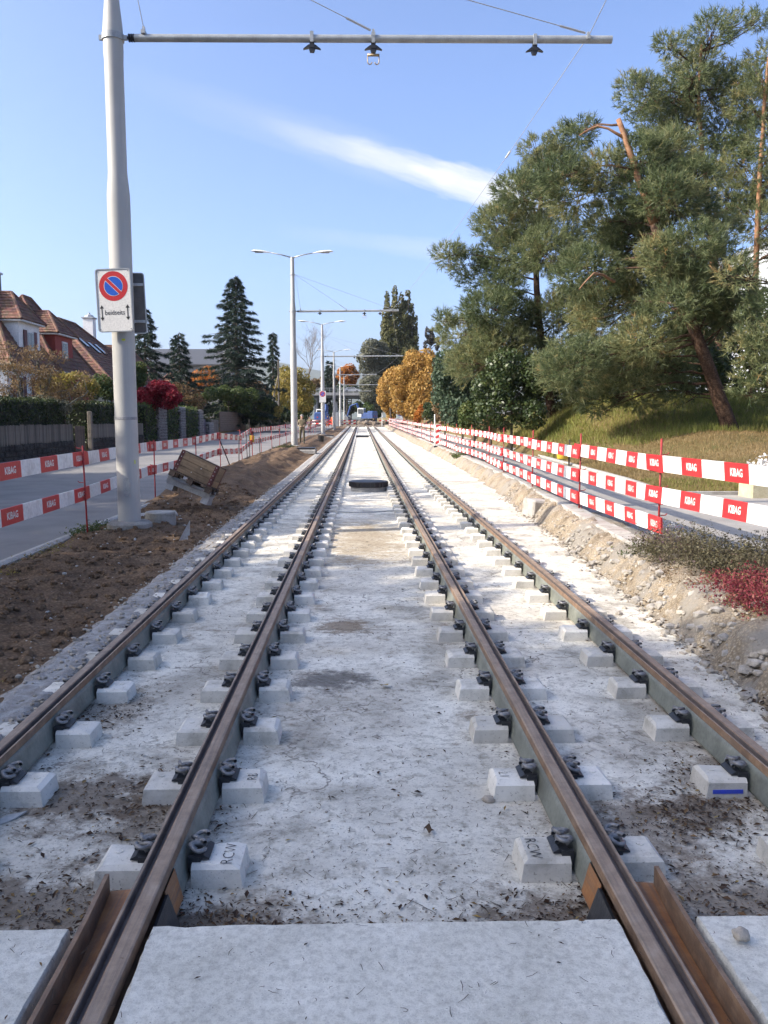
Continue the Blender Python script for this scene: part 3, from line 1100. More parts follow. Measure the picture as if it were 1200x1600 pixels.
M_GALV = mastpaint()
M_ARM = surf('galvanised_arm', (0.40, 0.41, 0.40), (0.30, 0.31, 0.30), 6, .45, .1, 40, metal=.3)
M_LAMP = surf('lamp_housing_white', (0.66, 0.67, 0.66), (0.58, 0.59, 0.58), 4, .45, 0, 20)
M_LAMPG = surf('lamp_lens', (0.30, 0.31, 0.31), rough=.2, bump=0)
M_BLKI = surf('black_insulator', (0.02, 0.02, 0.022), rough=.45, bump=0)
M_WIRE = surf('steel_rope', (0.45, 0.45, 0.45), (0.35, 0.35, 0.35), 60, .4, 0, metal=.4)
M_CUP = surf('copper_fitting', (0.40, 0.29, 0.16), (0.3, 0.22, 0.13), 40, .5, 0, metal=.4)
M_FOUND = surf('foundation_concrete', (0.33, 0.31, 0.27), (0.2, 0.185, 0.155), 6, .95, .7, 30, bdist=.02)

def rrect(w, h, r, n=5):
    out = []
    for cx, cy, a0 in ((w / 2 - r, h / 2 - r, 0), (-w / 2 + r, h / 2 - r, 90), (-w / 2 + r, -h / 2 + r, 180), (w / 2 - r, -h / 2 + r, 270)):
        for k in range(n + 1):
            a = R(a0 + 90 * k / n)
            out.append((cx + r * math.cos(a), cy + r * math.sin(a)))
    return out


MAST_Y = [13.07, 44.4, 75.8, 107.2, 138.6, 170.0]
ARM_END = [3.78, 1.98, 3.78, 1.98, 3.78, 1.98]
MX = [-3.66, -3.57, -3.5, -3.5, -3.5, -3.5]
labels = ['grey overhead-line mast carrying the large no-parking sign', 'grey street-light mast with two lamp heads behind the barrier posts',
          'grey street-light mast carrying the small no-parking sign', 'grey street-light mast next beyond the one with the small sign', 'grey mast at the end of the rails', 'grey mast among the excavators']
mast_top = 9.95


def mast(i):
    Y, X = MAST_Y[i], MX[i]
    b = soil_z(X, Y) if Y < 135 else 0.5
    if i == 1: b = 0.2
    z0 = b
    root = empty('overhead_line_mast', (X, Y, z0))
    tag(root, labels[i], 'mast', 'masts along the left side of the line')
    h = mast_top + (0.0 if i == 0 else 0.05) + prof(Y) * .4 - z0
    a = 7.27 - z0
    n = 28 if i == 0 else 16
    mb = MB()
    mb.lathe([(0.172, -0.15), (0.172, 0.5), (0.171, 1.0), (0.170, 5.0 - z0), (0.166, 5.05 - z0), (0.14, 5.35 - z0), (0.138, a - .35), (0.145, a - .2), (0.145, a + .1), (0.138, a + .2), (0.108, a + .5), (0.095, h - .05), (0.095, h)], n)
    mb.build('pole', M_GALV, root, smooth=40)
    mb = MB()
    mb.lathe([(0.36, -0.25), (0.345, 0.04), (0.30, 0.075), (0.16, 0.085)], 20)
    mb.build('foundation', M_FOUND, root, smooth=40)
    # collar with the arm
    mb = MB()
    mb.lathe([(0.150, a - .05), (0.162, a - .045), (0.162, a + .045), (0.150, a + .05)], n, cap=False)
    mb.box((-0.18, 0, a), (0.05, 0.04, 0.07))
    mb.box((0.18, 0, a), (0.06, 0.05, 0.06))
    mb.build('collar', M_ARM, root, smooth=40)
    L = ARM_END[i] - X
    arm = MB()
    arm.tube([(0.30, 0, a), (L, 0, a + 0.06)], 0.055, 12)
    arm_o = arm.build('cantilever_arm', M_ARM, root, smooth=40)
    mb = MB()
    mb.tube([(0.19, 0, a), (0.24, 0, a)], 0.02, 8)
    for k in range(3):
        x = 0.24 + 0.035 * k
        mb.lathe([(0.02, -.014), (0.058, -0.010), (0.058, 0.010), (0.02, 0.014)], 12)
        nn = 4 * 12
        for q in range(len(mb.v) - nn, len(mb.v)):
            vx, vy, vz = mb.v[q]
            mb.v[q] = (x + vz, vy, a + vx)
    mb.tube([(0.24, 0, a), (0.345, 0, a)], 0.03, 8)
    mb.build('insulator', M_BLKI, root, smooth=40)
    full = ARM_END[i] > 3
    hangers = ([0.375, 0.502, 0.838] if full else [0.22, 0.66, 0.815])
    ropes = ([0.502, 0.95] if full else [0.48, 0.93])
    for k, f in enumerate(hangers):
        x = 0.24 + (L - 0.24) * f
        mb = MB()
        mb.box((x, 0, a + 0.03), (0.05, 0.13, 0.15))
        mb.build('hanger_clamp', M_ARM, root)
        mb = MB()
        mb.box((x, 0, a - 0.075), (0.07, 0.08, 0.08))
        mb.slab([(x - .13, -.03, a - .13), (x - .05, -.03, a - .07), (x + .05, -.03, a - .07), (x + .13, -.03, a - .13), (x + .05, -.03, a - .115), (x + .03, -.03, a - .17), (x - .03, -.03, a - .17), (x - .05, -.03, a - .115)], (0, .06, 0))
        mb.build('hanger_insulator', M_BLKI, root)
        if k == 1:
            mb = MB()
            mb.box((x, 0, a - .2), (0.18, 0.03, 0.03))
            for s in (-1, 1):
                P = [(x + s * .085, 0, a - .2), (x + s * .085, 0, a - .3)] + [(x + s * (.085 - .032 + .032 * math.cos(t)) , 0, a - .3 - .032 * math.sin(t)) for t in [math.pi * q / 6 for q in range(1, 7)]]
                mb.tube(P, 0.008, 6)
            mb.build('hook_pair', M_CUP, root, smooth='all')
    # suspension ropes from the pole top to the arm
    zt = 9.15 - z0
    mb = MB()
    mb.lathe([(0.105, zt - .03), (0.135, zt - .025), (0.135, zt + .025), (0.105, zt + .03)], n, cap=False)
    mb.build('rope_collar', M_ARM, root, smooth=40)
    for f in ropes + [0.03]:
        x = 0.24 + (L - .24) * f
        mb = MB()
        mb.box((x, 0, a + 0.07), (0.06, 0.14, 0.05))
        mb.box((x, 0, a + 0.11), (0.035, 0.05, 0.1))
        mb.build('rope_clamp', M_ARM, root)
        P = [Vector((0.12, 0, zt)), Vector((x - .04, 0, a + .15))] if f > .1 else [Vector((0.13, 0, zt)), Vector((x, 0, a + .14))]
        mb = MB()
        mb.tube(P, 0.007, 5)
        d = (P[0] - P[1]).normalized()
        if f > .1: mb.tube([P[1], P[1] + d * .4], 0.016, 6)
        mb.build('suspension_rope', M_WIRE, root)
    # the two street lamps on top
    for s in (-1, 1):
        mb = MB()
        mb.tube([(s * 0.05, 0, h - .02), (s * 0.6, 0, h + .13), (s * 1.2, 0, h + .24)], [0.035, 0.03, 0.028], 8)
        lamp = mb.build('lamp_bracket', M_ARM, root, smooth='all')
        mb = MB()
        secs = [(1.05, 0.04, 0.03, 0.0), (1.25, 0.07, 0.05, 0.02), (1.45, 0.13, 0.075, 0.03), (1.75, 0.16, 0.085, 0.04), (2.0, 0.15, 0.07, 0.04), (2.12, 0.09, 0.03, 0.035)]
        vs_ = []
        for x, w, hh, up in secs:
            for t in range(10):
                an = 2 * math.pi * t / 10
                zz = math.sin(an)
                vs_.append((s * x, w * math.cos(an), h + .2 + (x - 1.05) * .06 + up + (hh * zz if zz > 0 else 0.3 * hh * zz)))
        fs = [(k * 10 + t, k * 10 + (t + 1) % 10, k * 10 + 10 + (t + 1) % 10, k * 10 + 10 + t) for k in range(5) for t in range(10)]
        fs += [tuple(range(10)), tuple(range(50, 60))]
        mb.add(vs_, fs)
        hd = mb.build('lamp_head', M_LAMP, lamp, smooth=50)
        mb = MB()
        mb.box((s * 1.72, 0, h + .235), (0.42, 0.22, 0.02))
        mb.build('lens', M_LAMPG, lamp)
    if i == 0:
        mb = MB()
        mb.box((0.05, -0.172, 2.86 - z0), (0.05, 0.012, 0.03))
        mb.build('yellow_tag', surf('yellow_tag', (0.75, 0.8, 0.05), rough=.6, bump=0), root)
        mb = MB()
        mb.box((0.02, -0.174, 1.0 - z0), (0.012, 0.006, .06))
        mb.build('yellow_sticker', MATS['yellow_tag'], root, loc=(0.125, 0.06, 0))
        mb = MB()
        mb.lathe([(0.1705, 1.65 - z0), (0.1735, 1.655 - z0), (0.1735, 1.69 - z0), (0.1705, 1.695 - z0)], n, cap=False)
        mb.build('band', surf('grey_band', (.3, .3, .3), rough=.6), root)
        mb = MB(); mb.slab([(x_ + .02, -.176, z_ + .62) for x_, z_ in rrect(.1, .3, .045)], (0, .02, 0)); mb.build('service_hatch', M_ARM, root)
    else:
        mb = MB()
        mb.lathe([(0.168, 2.4), (0.176, 2.405), (0.176, 2.45), (0.168, 2.455)], n, cap=False)
        mb.build('band', M_ARM, root)
    return root


for i in range(6):
    mast(i)
# zigzag line wire from arm end to arm end
pts = [(1.75, -18.3, 7.40)] + [(ARM_END[i] - .34, MAST_Y[i], 7.40 + prof(MAST_Y[i]) * 0) for i in range(6)]
for k, (a, b) in enumerate(zip(pts, pts[1:])):
    A, B = Vector(a), Vector(b)
    mb = MB()
    P = []
    for q in range(13):
        t = q / 12
        p = A.lerp(B, t)
        p.z -= 0.25 * 4 * t * (1 - t) * (0.3 if k == 0 else 1)
        P.append(p - A)
    mb.tube(P, 0.006, 5)
    w = mb.build('line_wire', M_WIRE, None, loc=A)
    nm = ['arm over the large no-parking sign', 'second mast', 'mast with the small sign', 'fourth mast', 'mast at the end of the rails', 'last mast']
    tag(w, 'thin steel wire along the track up to the ' + nm[k], 'wire', 'line wires between the arms')
    if k == 1:
        mb = MB()
        p = P[0].lerp(P[12], 0.14)
        p = P[2]
        d = (P[3] - P[1]).normalized()
        mb.tube([p - d * .2, p + d * .2], 0.02, 8)
        mb.build('wire_insulator', M_LAMP, w)

# ================================================================ no-parking signs
M_SWHITE = surf('sign_white', (0.74, 0.72, 0.66), (0.70, 0.68, 0.62), 6, .45, 0)
M_SRED = surf('sign_red', (0.52, 0.025, 0.03), (0.47, 0.022, 0.028), 6, .4, 0)
M_SBLUE = surf('sign_blue', (0.012, 0.10, 0.50), (0.010, 0.085, 0.45), 6, .4, 0)
M_SBLACK = surf('sign_black', (0.02, 0.02, 0.02), rough=.5, bump=0)
M_SRIM = surf('sign_rim_aluminium', (0.42, 0.44, 0.44), (0.34, 0.35, 0.35), 8, .4, 0, metal=.4)
M_SBACK = surf('sign_back_dark', (0.10, 0.10, 0.10), (0.07, 0.07, 0.072), 8, .6, 0)


def plate_sign(name, label, loc, w, h, rz, text=None, back_only=False, ry=0.0):
    """front faces local -Y"""
    root = empty(name, loc, rz)
    root.rotation_euler = (0, ry, rz)
    tag(root, label, 'sign')
    mb = MB()
    mb.slab([(x, 0.0, z) for x, z in rrect(w - .02, h - .02, .04)], (0, 0.012, 0))
    mb.build('plate', M_SBACK if back_only else M_SWHITE, root)
    rim = MB()
    o_, i_ = rrect(w, h, .045), rrect(w - .03, h - .03, .035)
    n = len(o_)
    vs_ = [(x, -.008, z) for x, z in o_] + [(x, -.008, z) for x, z in i_] + [(x, .03, z) for x, z in o_] + [(x, .03, z) for x, z in i_]
    fs = []
    for k in range(n):
        j = (k + 1) % n
        fs += [(k, j, n + j, n + k), (2 * n + k, 3 * n + k, 3 * n + j, 2 * n + j), (k, 2 * n + k, 2 * n + j, j), (n + k, n + j, 3 * n + j, 3 * n + k)]
    rim.add(vs_, fs)
    rim.build('rim', M_SRIM, root, smooth=40)
    if back_only:
        for zz in (.28, -.28):
            mb = MB()
            mb.box((0, -.03, zz), (w - .04, .03, .04))
            mb.build('stiffener', M_SRIM, root)
        return root
    R0 = w * 0.405
    cz = h / 2 - w * .475
    def disc(r, y, mat, nm, cut=None):
        b = MB()
        b.poly([(r * math.cos(2 * math.pi * k / 48), y, cz + r * math.sin(2 * math.pi * k / 48)) for k in range(48)])
        return b.build(nm, mat, root)
    disc(R0, -.0015, M_SRED, 'red_disc')
    # two blue halves with white hairline edges, cut by the slanting red bar
    for s in (1, -1):
        for rr, y, mat, nm, gap in ((R0 * .665, -.003, M_SWHITE, 'white_edge', R0 * .105), (R0 * .635, -.0045, M_SBLUE, 'blue_half', R0 * .13)):
            a0 = math.asin(gap / rr)
            P = []
            for k in range(25):
                t = a0 + (math.pi - 2 * a0) * k / 24
                x, z = rr * math.cos(t), s * rr * math.sin(t)
                ca, sa = math.cos(R(-45)), math.sin(R(-45))
                P.append((x * ca - z * sa, y, cz + x * sa + z * ca))
            b = MB()
            b.poly(P)
            b.build(nm, mat, root)
    if text:
        zc = -h * .195
        for s in (-1, 1):
            b = MB()
            x = s * w * .365
            hh = h * .125
            b.poly([(x - .008, -.002, zc - hh + .04), (x + .008, -.002, zc - hh + .04), (x + .008, -.002, zc + hh - .04), (x - .008, -.002, zc + hh - .04)])
            for q in (-1, 1):
                b.poly([(x - .032, -.002, zc + q * (hh - .05)), (x + .032, -.002, zc + q * (hh - .05)), (x, -.002, zc + q * hh)])
            b.build('arrow', M_SBLACK, root)
        V, Fc = text_mesh(text, .09, M_SBLACK, 0.0005)
        b = MB()
        b.add([(x * .98, -.002, z_ * 1.15 + zc) for x, z_, _ in V], Fc)
        b.build('lettering', M_SBLACK, root, fix=False)
        for sx in (-1, 1):
            for sz in (-1, 1):
                b = MB()
                b.tube([(sx * (w / 2 - .035), -.008, sz * (h / 2 - .04)), (sx * (w / 2 - .035), 0, sz * (h / 2 - .04))], .007, 6)
                b.build('rivet', M_SBACK, root)
    return root


MXm = MX[0]
plate_sign('no_parking_sign', 'white no-parking sign reading beidseits with red and blue disc, on the grey mast', (-3.70, 12.80, 3.43), 0.54, 0.93, R(-5), 'beidseits', ry=R(-1.6))
plate_sign('road_sign', 'dark back of a sign clamped behind the no-parking sign on the mast', (-3.63, 13.27, 3.45), 0.54, 0.93, R(10), None, True, ry=R(-1.6))
# bracket bands holding both to the pole
b = empty('sign_bracket', (MXm, MAST_Y[0], 3.43))
tag(b, 'steel bands holding the no-parking sign to the mast', 'bracket')
for zz in (.28, -.28):
    mb = MB()
    mb.lathe([(0.170, zz - .02), (0.180, zz - .02), (0.180, zz + .02), (0.170, zz + .02)], 24, cap=False)
    mb.box((-.02, -.215, zz), (.08, .09, .04))
    mb.box((.05, .165, zz), (.08, .09, .04))
    mb.build('band', M_SRIM, b)
plate_sign('no_parking_sign', 'small no-parking sign on the third mast down the line', (-3.5, 75.5, 3.68), 0.62, 1.05, 0, None)

# ================================================================ red and white barriers
M_BRED = surf('barrier_red', (0.55, 0.028, 0.03), (0.46, 0.022, 0.026), 3, .5, .05, 40)
M_BWHT = surf('barrier_white', (0.74, 0.725, 0.685), (0.52, 0.49, 0.44), 2.2, .5, .05, 40, c3=(.77, .76, .73))
M_POSTR = surf('post_red_paint', (0.40, 0.03, 0.03), (0.24, 0.03, 0.025), 20, .55, .1, 60)
SEG, NSEG = 0.5, 9
BL = SEG * NSEG


def board_mesh():
    mb = MB()
    for k in range(NSEG):
        mb.box(((k + .5) * SEG, 0, 0), (SEG, 0.024, 0.2), 0 if k % 2 == 0 else 1)
    me = mb.mesh('barrier_board', [M_BRED, M_BWHT])
    V, Fc = text_mesh('KIBAG', 0.105, M_BWHT, 0.0028)
    t = MB()
    for s in (1, -1):
        t.add([(s * x * .85, -s * 0.0135, y * 1.1) for x, y, _ in V], Fc)
    return me, t.mesh('lettering', M_BWHT, fix=False)


BRD, LET = board_mesh()


def board(A, B, label, group, letters=True, over=0.22):
    A, B = Vector(A), Vector(B)
    d = (B - A).normalized()
    A2, B2 = A - d * over, B + d * over
    d = B2 - A2
    L = d.length
    rz = math.atan2(d.y, d.x)
    ry = -math.asin(d.z / L)
    o = inst('barrier_board', BRD, None, A2, (random.uniform(-.11, .11), ry, rz), (L / BL, 1, 1))
    tag(o, label, 'barrier board', group)
    if letters:
        for k in range(0, NSEG, 2):
            inst('lettering', LET, o, ((k + .5) * SEG, 0, 0))
    return o


mbp = MB(); mbp.tube([(0, 0, -.2), (0, 0, 1.32)], 0.014, 8)
POST = mbp.mesh('rod', M_POSTR, 'all')
mbk = MB(); mbk.tube([(0.0, 0, 0), (0.0, -0.2, 0.0)], 0.009, 6); mbk.tube([(0, -.02, 0.2), (0.0, -0.08, 0.205), (0, -.1, .225)], 0.007, 6)
HOOK = mbk.mesh('bracket', M_POSTR)
mbl = MB(); mbl.tube([(0, 0, .02), (-.07, -.02, .03), (-.07, -.02, .18), (0, 0, .2)], 0.007, 6)
LOOP = mbl.mesh('foot_loop', M_POSTR)


def bpost(loc, label, group, hooks, face, lean=(0, 0)):
    o = empty('barrier_post', loc)
    o.rotation_euler = (lean[0], lean[1], face)
    tag(o, label, 'post', group)
    inst('rod', POST, o)
    for h in hooks:
        inst('bracket', HOOK, o, (0, 0, h))
    inst('foot_loop', LOOP, o)
    return o


# right-hand barrier: three boards high
RP = [(4.55, 3.0), (4.15, 6.6), (3.72, 10.2), (3.68, 13.85), (3.80, 18.3), (4.03, 23.4)]
Y = 27.6
while Y < 128:
    RP.append((4.22 + 0.05 * math.sin(Y), Y))
    Y += 4.35
GR, GL = 'boards of the right-hand barrier', 'boards of the left-hand barrier'
zz = lambda Y: prof(Y) + (0.10 if Y > 9 else 0.08)
for i, (x, y) in enumerate(RP):
    bpost((x, y, zz(y)), 'thin red steel post of the barrier along the footpath', 'posts of the right-hand barrier', (0.16, 0.51, 0.92), R(90), (random.uniform(-.01, .01), random.uniform(-.012, .012)))
for i in range(len(RP) - 1):
    (x0, y0), (x1, y1) = RP[i], RP[i + 1]
    off = -0.045
    for lv, hz in enumerate((1.03, 0.62, 0.27)):
        if i <= 1 and lv == 2: continue
        nm = ('top', 'middle', 'bottom')[lv]
        s = 0.03 if i % 2 else 0.0
        board((x0 + off - s, y0, zz(y0) + hz + random.uniform(-.022, .022)), (x1 + off - s, y1, zz(y1) + hz + random.uniform(-.022, .022)),
              '%s red and white board of the three-board barrier by the footpath' % nm, GR, y0 < 60)
# left-hand barrier: two boards high, bent out of line past the crate
LP = [(-3.95, 6.9, 0, 0), (-4.21, 12.72, 0, 0), (-4.62, 18.6, 0, 0), (-4.60, 23.2, 0, 0), (-4.72, 27.9, 0.03, 0), (-4.95, 34.6, -.2, .06), (-5.0, 38.2, 0.03, 0), (-5.05, 42.0, .0, 0), (-5.0, 46.5, 0, 0), (-5.0, 51, 0, 0)]
Y = 55.5
while Y < 128:
    LP.append((-5.0, Y, 0, 0)); Y += 4.5
for i, (x, y, dz, ln) in enumerate(LP):
    g0 = (soil_z(x, y) if x > -4.5 else -0.12 + prof(y))
    bpost((x, y, g0), 'thin red steel post of the barrier along the left road', 'posts of the left-hand barrier', (0.56, 1.08), R(-90), (random.uniform(-.02, .02) + ln, random.uniform(-.02, .02)))
for i in range(len(LP) - 1):
    (x0, y0, d0, _), (x1, y1, d1, _) = LP[i], LP[i + 1]
    s = 0.045 + (0.03 if i % 2 else 0)
    for lv, hz in enumerate((1.06, 0.53)):
        board((x0 - s, y0, prof(y0) + hz + d0 + random.uniform(-.015, .015)), (x1 - s, y1, prof(y1) + hz + d1 + random.uniform(-.015, .015)),
              '%s red and white board of the two-board barrier by the left road' % ('top', 'bottom')[lv], GL, y0 < 60)

# chevron beacon and white stick on the right
b = empty('warning_beacon', (4.14, 44.6, 0.12 + prof(44)))
tag(b, 'tall red and white striped warning beacon in the right-hand barrier', 'beacon')
mb = MB(); mb.box((0, 0, .62), (.3, .05, 1.16)); mb.build('panel', M_BWHT, b)
for k in range(4):
    z = .12 + k * .3
    mb = MB(); mb.slab([(-.145, -.028, z), (.145, -.028, z + .12), (.145, -.028, min(z + .27, 1.18)), (-.145, -.028, z + .15)], (0, .004, 0)); mb.build('stripe', M_BRED, b)
mb = MB(); mb.cbox((0, 0, .0), (.5, .3, .1), .02); mb.build('foot', M_BLKI, b)
mb = MB(); mb.tube([(0, 0, -.1), (0, 0, 1.75)], .035, 8)
o = mb.build('white_stake', M_BWHT, None, loc=(4.02, 45.6, .1 + prof(45)))
tag(o, 'plain white stake beside the striped beacon', 'stake')
# ================================================================ site clutter
M_WOOD = None
def woodmat(name, a, c, d, axis=(1, 12, 12)):  # grain runs along one axis, every piece a little lighter or darker
    m, nt, b = _new(name)
    p = objc(nt)
    mp = nt.nodes.new('ShaderNodeMapping')
    nt.links.new(p, mp.inputs['Vector'])
    mp.inputs['Scale'].default_value = axis
    n = ntex(nt, 2.0, 7, 0.65, mp.outputs[0], dist=.4)
    col = ramp(nt, n.outputs['Fac'], [(0.3, a), (0.5, c), (0.7, d)])
    st = ntex(nt, 3, 5, .7, p)
    col = mixn(nt, ramp(nt, st.outputs['Fac'], [(0.5, (0, 0, 0)), (0.72, (.8, .8, .8))]), col, tuple(v * .35 for v in a))
    oi = nt.nodes.new('ShaderNodeObjectInfo')
    col = mixn(nt, 1.0, col, ramp(nt, oi.outputs['Random'], [(0, (.6, .6, .6)), (1, (1.25, 1.22, 1.18))]), 'MULTIPLY')
    nt.links.new(col, b.inputs['Base Color'])
    b.inputs['Roughness'].default_value = .8
    bumpn(nt, b, n.outputs['Fac'], .3, .01)
    return m


M_WOOD = woodmat('weathered_crate_board', (0.16, 0.105, 0.06), (0.27, 0.185, 0.105), (0.34, 0.25, 0.15))
M_WOODD = woodmat('dark_pallet_wood', (0.07, 0.05, 0.035), (0.12, 0.085, 0.06), (0.17, 0.125, 0.09))
M_IRON = surf('red_brown_angle_iron', (0.13, 0.03, 0.022), (0.08, 0.022, 0.018), 15, .6, .2, 60)
M_TARP = surf('white_trough_plastic', (0.42, 0.42, 0.40), (0.30, 0.29, 0.27), 6, .7, .2, 20)

# wooden crate on a pallet, tipped over a concrete drain trough
crate = empty('wooden_crate', (-3.33, 16.5, 0.40))
crate.rotation_euler = (R(-9), R(25), R(-6))
crate.scale = (.9, .9, .9)
tag(crate, 'tilted wooden crate with red-brown iron corners on a pallet beside the mast', 'crate')
W, D, Hh = 0.86, 0.7, 0.46
for k in range(3):
    mb = MB(); mb.cbox((0, -D / 2, .09 + Hh * (k + .5) / 3), (W, .03, Hh / 3 - .006), .004); mb.build('front_board', M_WOOD, crate)
    mb = MB(); mb.cbox((0, D / 2, .09 + Hh * (k + .5) / 3), (W, .03, Hh / 3 - .006), .004); mb.build('back_board', M_WOOD, crate)
    for s in (-1, 1):
        mb = MB(); mb.cbox((s * W / 2, 0, .09 + Hh * (k + .5) / 3), (.03, D - .05, Hh / 3 - .006), .004); mb.build('side_board', M_WOOD, crate)
for k in range(5):
    mb = MB(); mb.cbox((0, -D / 2 + D * (k + .5) / 5, Hh + .105), (W - .02, D / 5 - .012, .022), .003); mb.build('lid_board', M_WOODD, crate)
for sx in (-1, 1):
    for sy in (-1, 1):
        mb = MB()
        mb.box((sx * (W / 2 - .03), sy * (D / 2 + .018), .09 + Hh / 2), (.07, .005, Hh + .04))
        mb.box((sx * (W / 2 + .018), sy * (D / 2 - .02), .09 + Hh / 2), (.005, .07, Hh + .04))
        ir = mb.build('corner_iron', M_IRON, crate)
        if sy < 0:
            for q in range(5):
                b = MB(); b.tube([(sx * (W / 2 - .03), sy * (D / 2 + .018), .14 + q * .095), (sx * (W / 2 - .03), sy * (D / 2 + .03), .14 + q * .095)], .009, 6); b.build('bolt_head', M_SWHITE, ir)
for q, (bx_, bz_) in enumerate(((.1, .36), (-.06, .2))):
    b = MB(); b.tube([(bx_, -D / 2 - .012, bz_), (bx_, -D / 2 - .025, bz_)], .011, 6); b.build('bolt_head', M_SWHITE, crate)
pal = empty('wooden_pallet', (-3.33, 16.5, 0.40))
pal.rotation_euler = crate.rotation_euler
pal.scale = (.9, .9, .9)
tag(pal, 'dark wooden pallet under the tilted crate', 'pallet')
for k in range(5):
    mb = MB(); mb.box((0, -.36 + k * .18, .07), (1.0, .12, .022)); mb.build('deck_board', M_WOODD, pal)
for sx in (-1, 0, 1):
    for sy in (-1, 0, 1):
        mb = MB(); mb.box((sx * .43, sy * .34, .012), (.13, .1, .09)); mb.build('pallet_block', M_WOODD, pal)
    mb = MB(); mb.box((sx * .43, 0, -.045), (.12, .8, .022)); mb.build('runner', M_WOODD, pal)
tr = empty('drain_trough', (-3.34, 16.47, 0.30))
tr.rotation_euler = (R(-7), R(22), R(-5))
tr.scale = (.82, .82, .82)
tag(tr, 'pale concrete drain trough lying under the crate and pallet', 'trough')
mb = MB()
pr_ = [(-.3, .1), (-.26, .1), (-.2, -.04), (.2, -.04), (.26, .1), (.3, .1), (.24, -.1), (-.24, -.1)]
mb.slab([(-.6, y, z) for y, z in pr_], (1.1, 0, 0)); mb.build('channel', M_TARP, tr)
for s in (-.48, .42):
    mb = MB(); mb.box((s, 0, -.16), (.18, .5, .16), taper=.9); mb.build('support_foot', M_TARP, tr)
mb = MB(); mb.tube([(-.5, -.31, .05), (.5, -.31, .05)], .012, 6); mb.build('edge_bar', M_WIRE, tr)

# concrete well ring beside the mast
w = empty('well_ring', (-3.34, 13.75, soil_z(-3.34, 13.75) - .02))
tag(w, 'stubby concrete well ring beside the foot of the signed mast', 'well ring')
mb = MB(); mb.lathe([(.26, -.5), (.25, .12), (.24, .15), (.22, .15)], 28); mb.build('ring', M_FOUND, w, smooth=40)
mb = MB(); mb.lathe([(.24, .151), (.245, .17), (.235, .185), (0, .19)], 28, cap=False); mb.build('lid', M_CONC, w, smooth=40)
mb = MB(); mb.cbox((0, 0, 0), (.75, .5, .07), .015)
o = mb.build('loose_slab', M_CONC, None, loc=(-3.75, 15.1, soil_z(-3.75, 15.1) + .03), rot=(.03, -.05, .3)); tag(o, 'loose concrete slab lying in the soil behind the mast', 'slab')
# pointed shard of sheet standing in the soil
mb = MB(); mb.slab([(-.10, 0, -.05), (.07, 0, -.05), (.06, 0.02, .12), (.05, .03, .30)], (.01, .02, 0))
o = mb.build('sheet_shard', M_TARP, None, loc=(-2.63, 12.25, soil_z(-2.63, 12.25)), rot=(.1, 0.1, .3)); tag(o, 'pale pointed shard standing upright in the brown soil', 'shard')
# rods stuck into the ground behind the crate
for k, (x, y, h) in enumerate(((-4.35, 29.5, .95), (-4.25, 31.0, .9), (-4.5, 33.5, 1.5), (-4.2, 34.5, .7))):
    mb = MB(); mb.tube([(0, 0, -.3), (random.uniform(-.03, .03), 0, h)], .016, 6)
    o = mb.build('iron_rod', surf('dark_iron_rod', (.05, .045, .04), rough=.7), None, loc=(x, y, soil_z(x, y)))
    tag(o, 'dark iron rod stuck upright in the soil beyond the crate', 'rod', 'iron rods in the soil')
mb = MB(); mb.tube([(0, 0, -.15), (.45, .3, 1.05)], .02, 6)
o = mb.build('support_strut', MATS['dark_iron_rod'], None, loc=(-4.42, 28.4, .05), rot=(0, 0, R(190))); tag(o, 'dark slanting strut propping the barrier post beyond the crate', 'strut')
# yellow warning lamp on the left barrier
wl_ = empty('warning_lamp', (-5.03, 38.3, .35))
tag(wl_, 'yellow warning lamp hanging on the left barrier', 'warning lamp')
M_YEL = surf('yellow_plastic', (0.62, 0.40, 0.03), (0.5, 0.32, 0.03), 8, .5, .05)
mb = MB(); mb.cbox((0, 0, .42), (.22, .16, .3), .02); mb.build('battery_box', M_YEL, wl_)
mb = MB(); mb.lathe([(.07, .57), (.09, .6), (.09, .72), (.05, .76)], 12); mb.build('lens', M_BLKI, wl_)
mb = MB(); mb.tube([(0, 0.05, -.6), (0, 0.05, .55)], .02, 6); mb.build('stand', MATS['dark_iron_rod'], wl_)


# drains in the middle of the track bed
def drain(x, y, r, h, label):
    z = -.2 + prof(y)
    d = empty('drain_shaft', (x, y, z)); tag(d, label, 'drain')
    mb = MB(); mb.lathe([(r * .93, -.05), (r * .93, h * .5)], 30); mb.build('concrete_collar', M_CONC, d, smooth=40)
    mb = MB(); mb.lathe([(r * .96, h * .42), (r, h * .45), (r, h * .95), (r * .93, h), (r * .5, h * 1.03), (0, h * 1.04)], 30, cap=False); mb.build('plastic_cover', M_BLKI, d, smooth=40)
    for k in range(30):
        a = 2 * math.pi * k / 30
        mb = MB(); mb.box((r * 1.005 * math.cos(a), r * 1.005 * math.sin(a), h * .7), (.02, .02, h * .46), rot=Matrix.Rotation(a, 3, 'Z')); mb.build('rib', M_BLKI, d)
drain(0.18, 21.6, .50, .26, 'round black ribbed drain cover on a concrete collar between the tracks')
o = MB(); o.cbox((0, 0, 0), (1.6, 2.4, .14), .02)
o = o.build('drain_grate', M_BLKI, None, loc=(.28, 76, -.13 + prof(76))); tag(o, 'flat black drain grate far down between the tracks', 'drain grate')
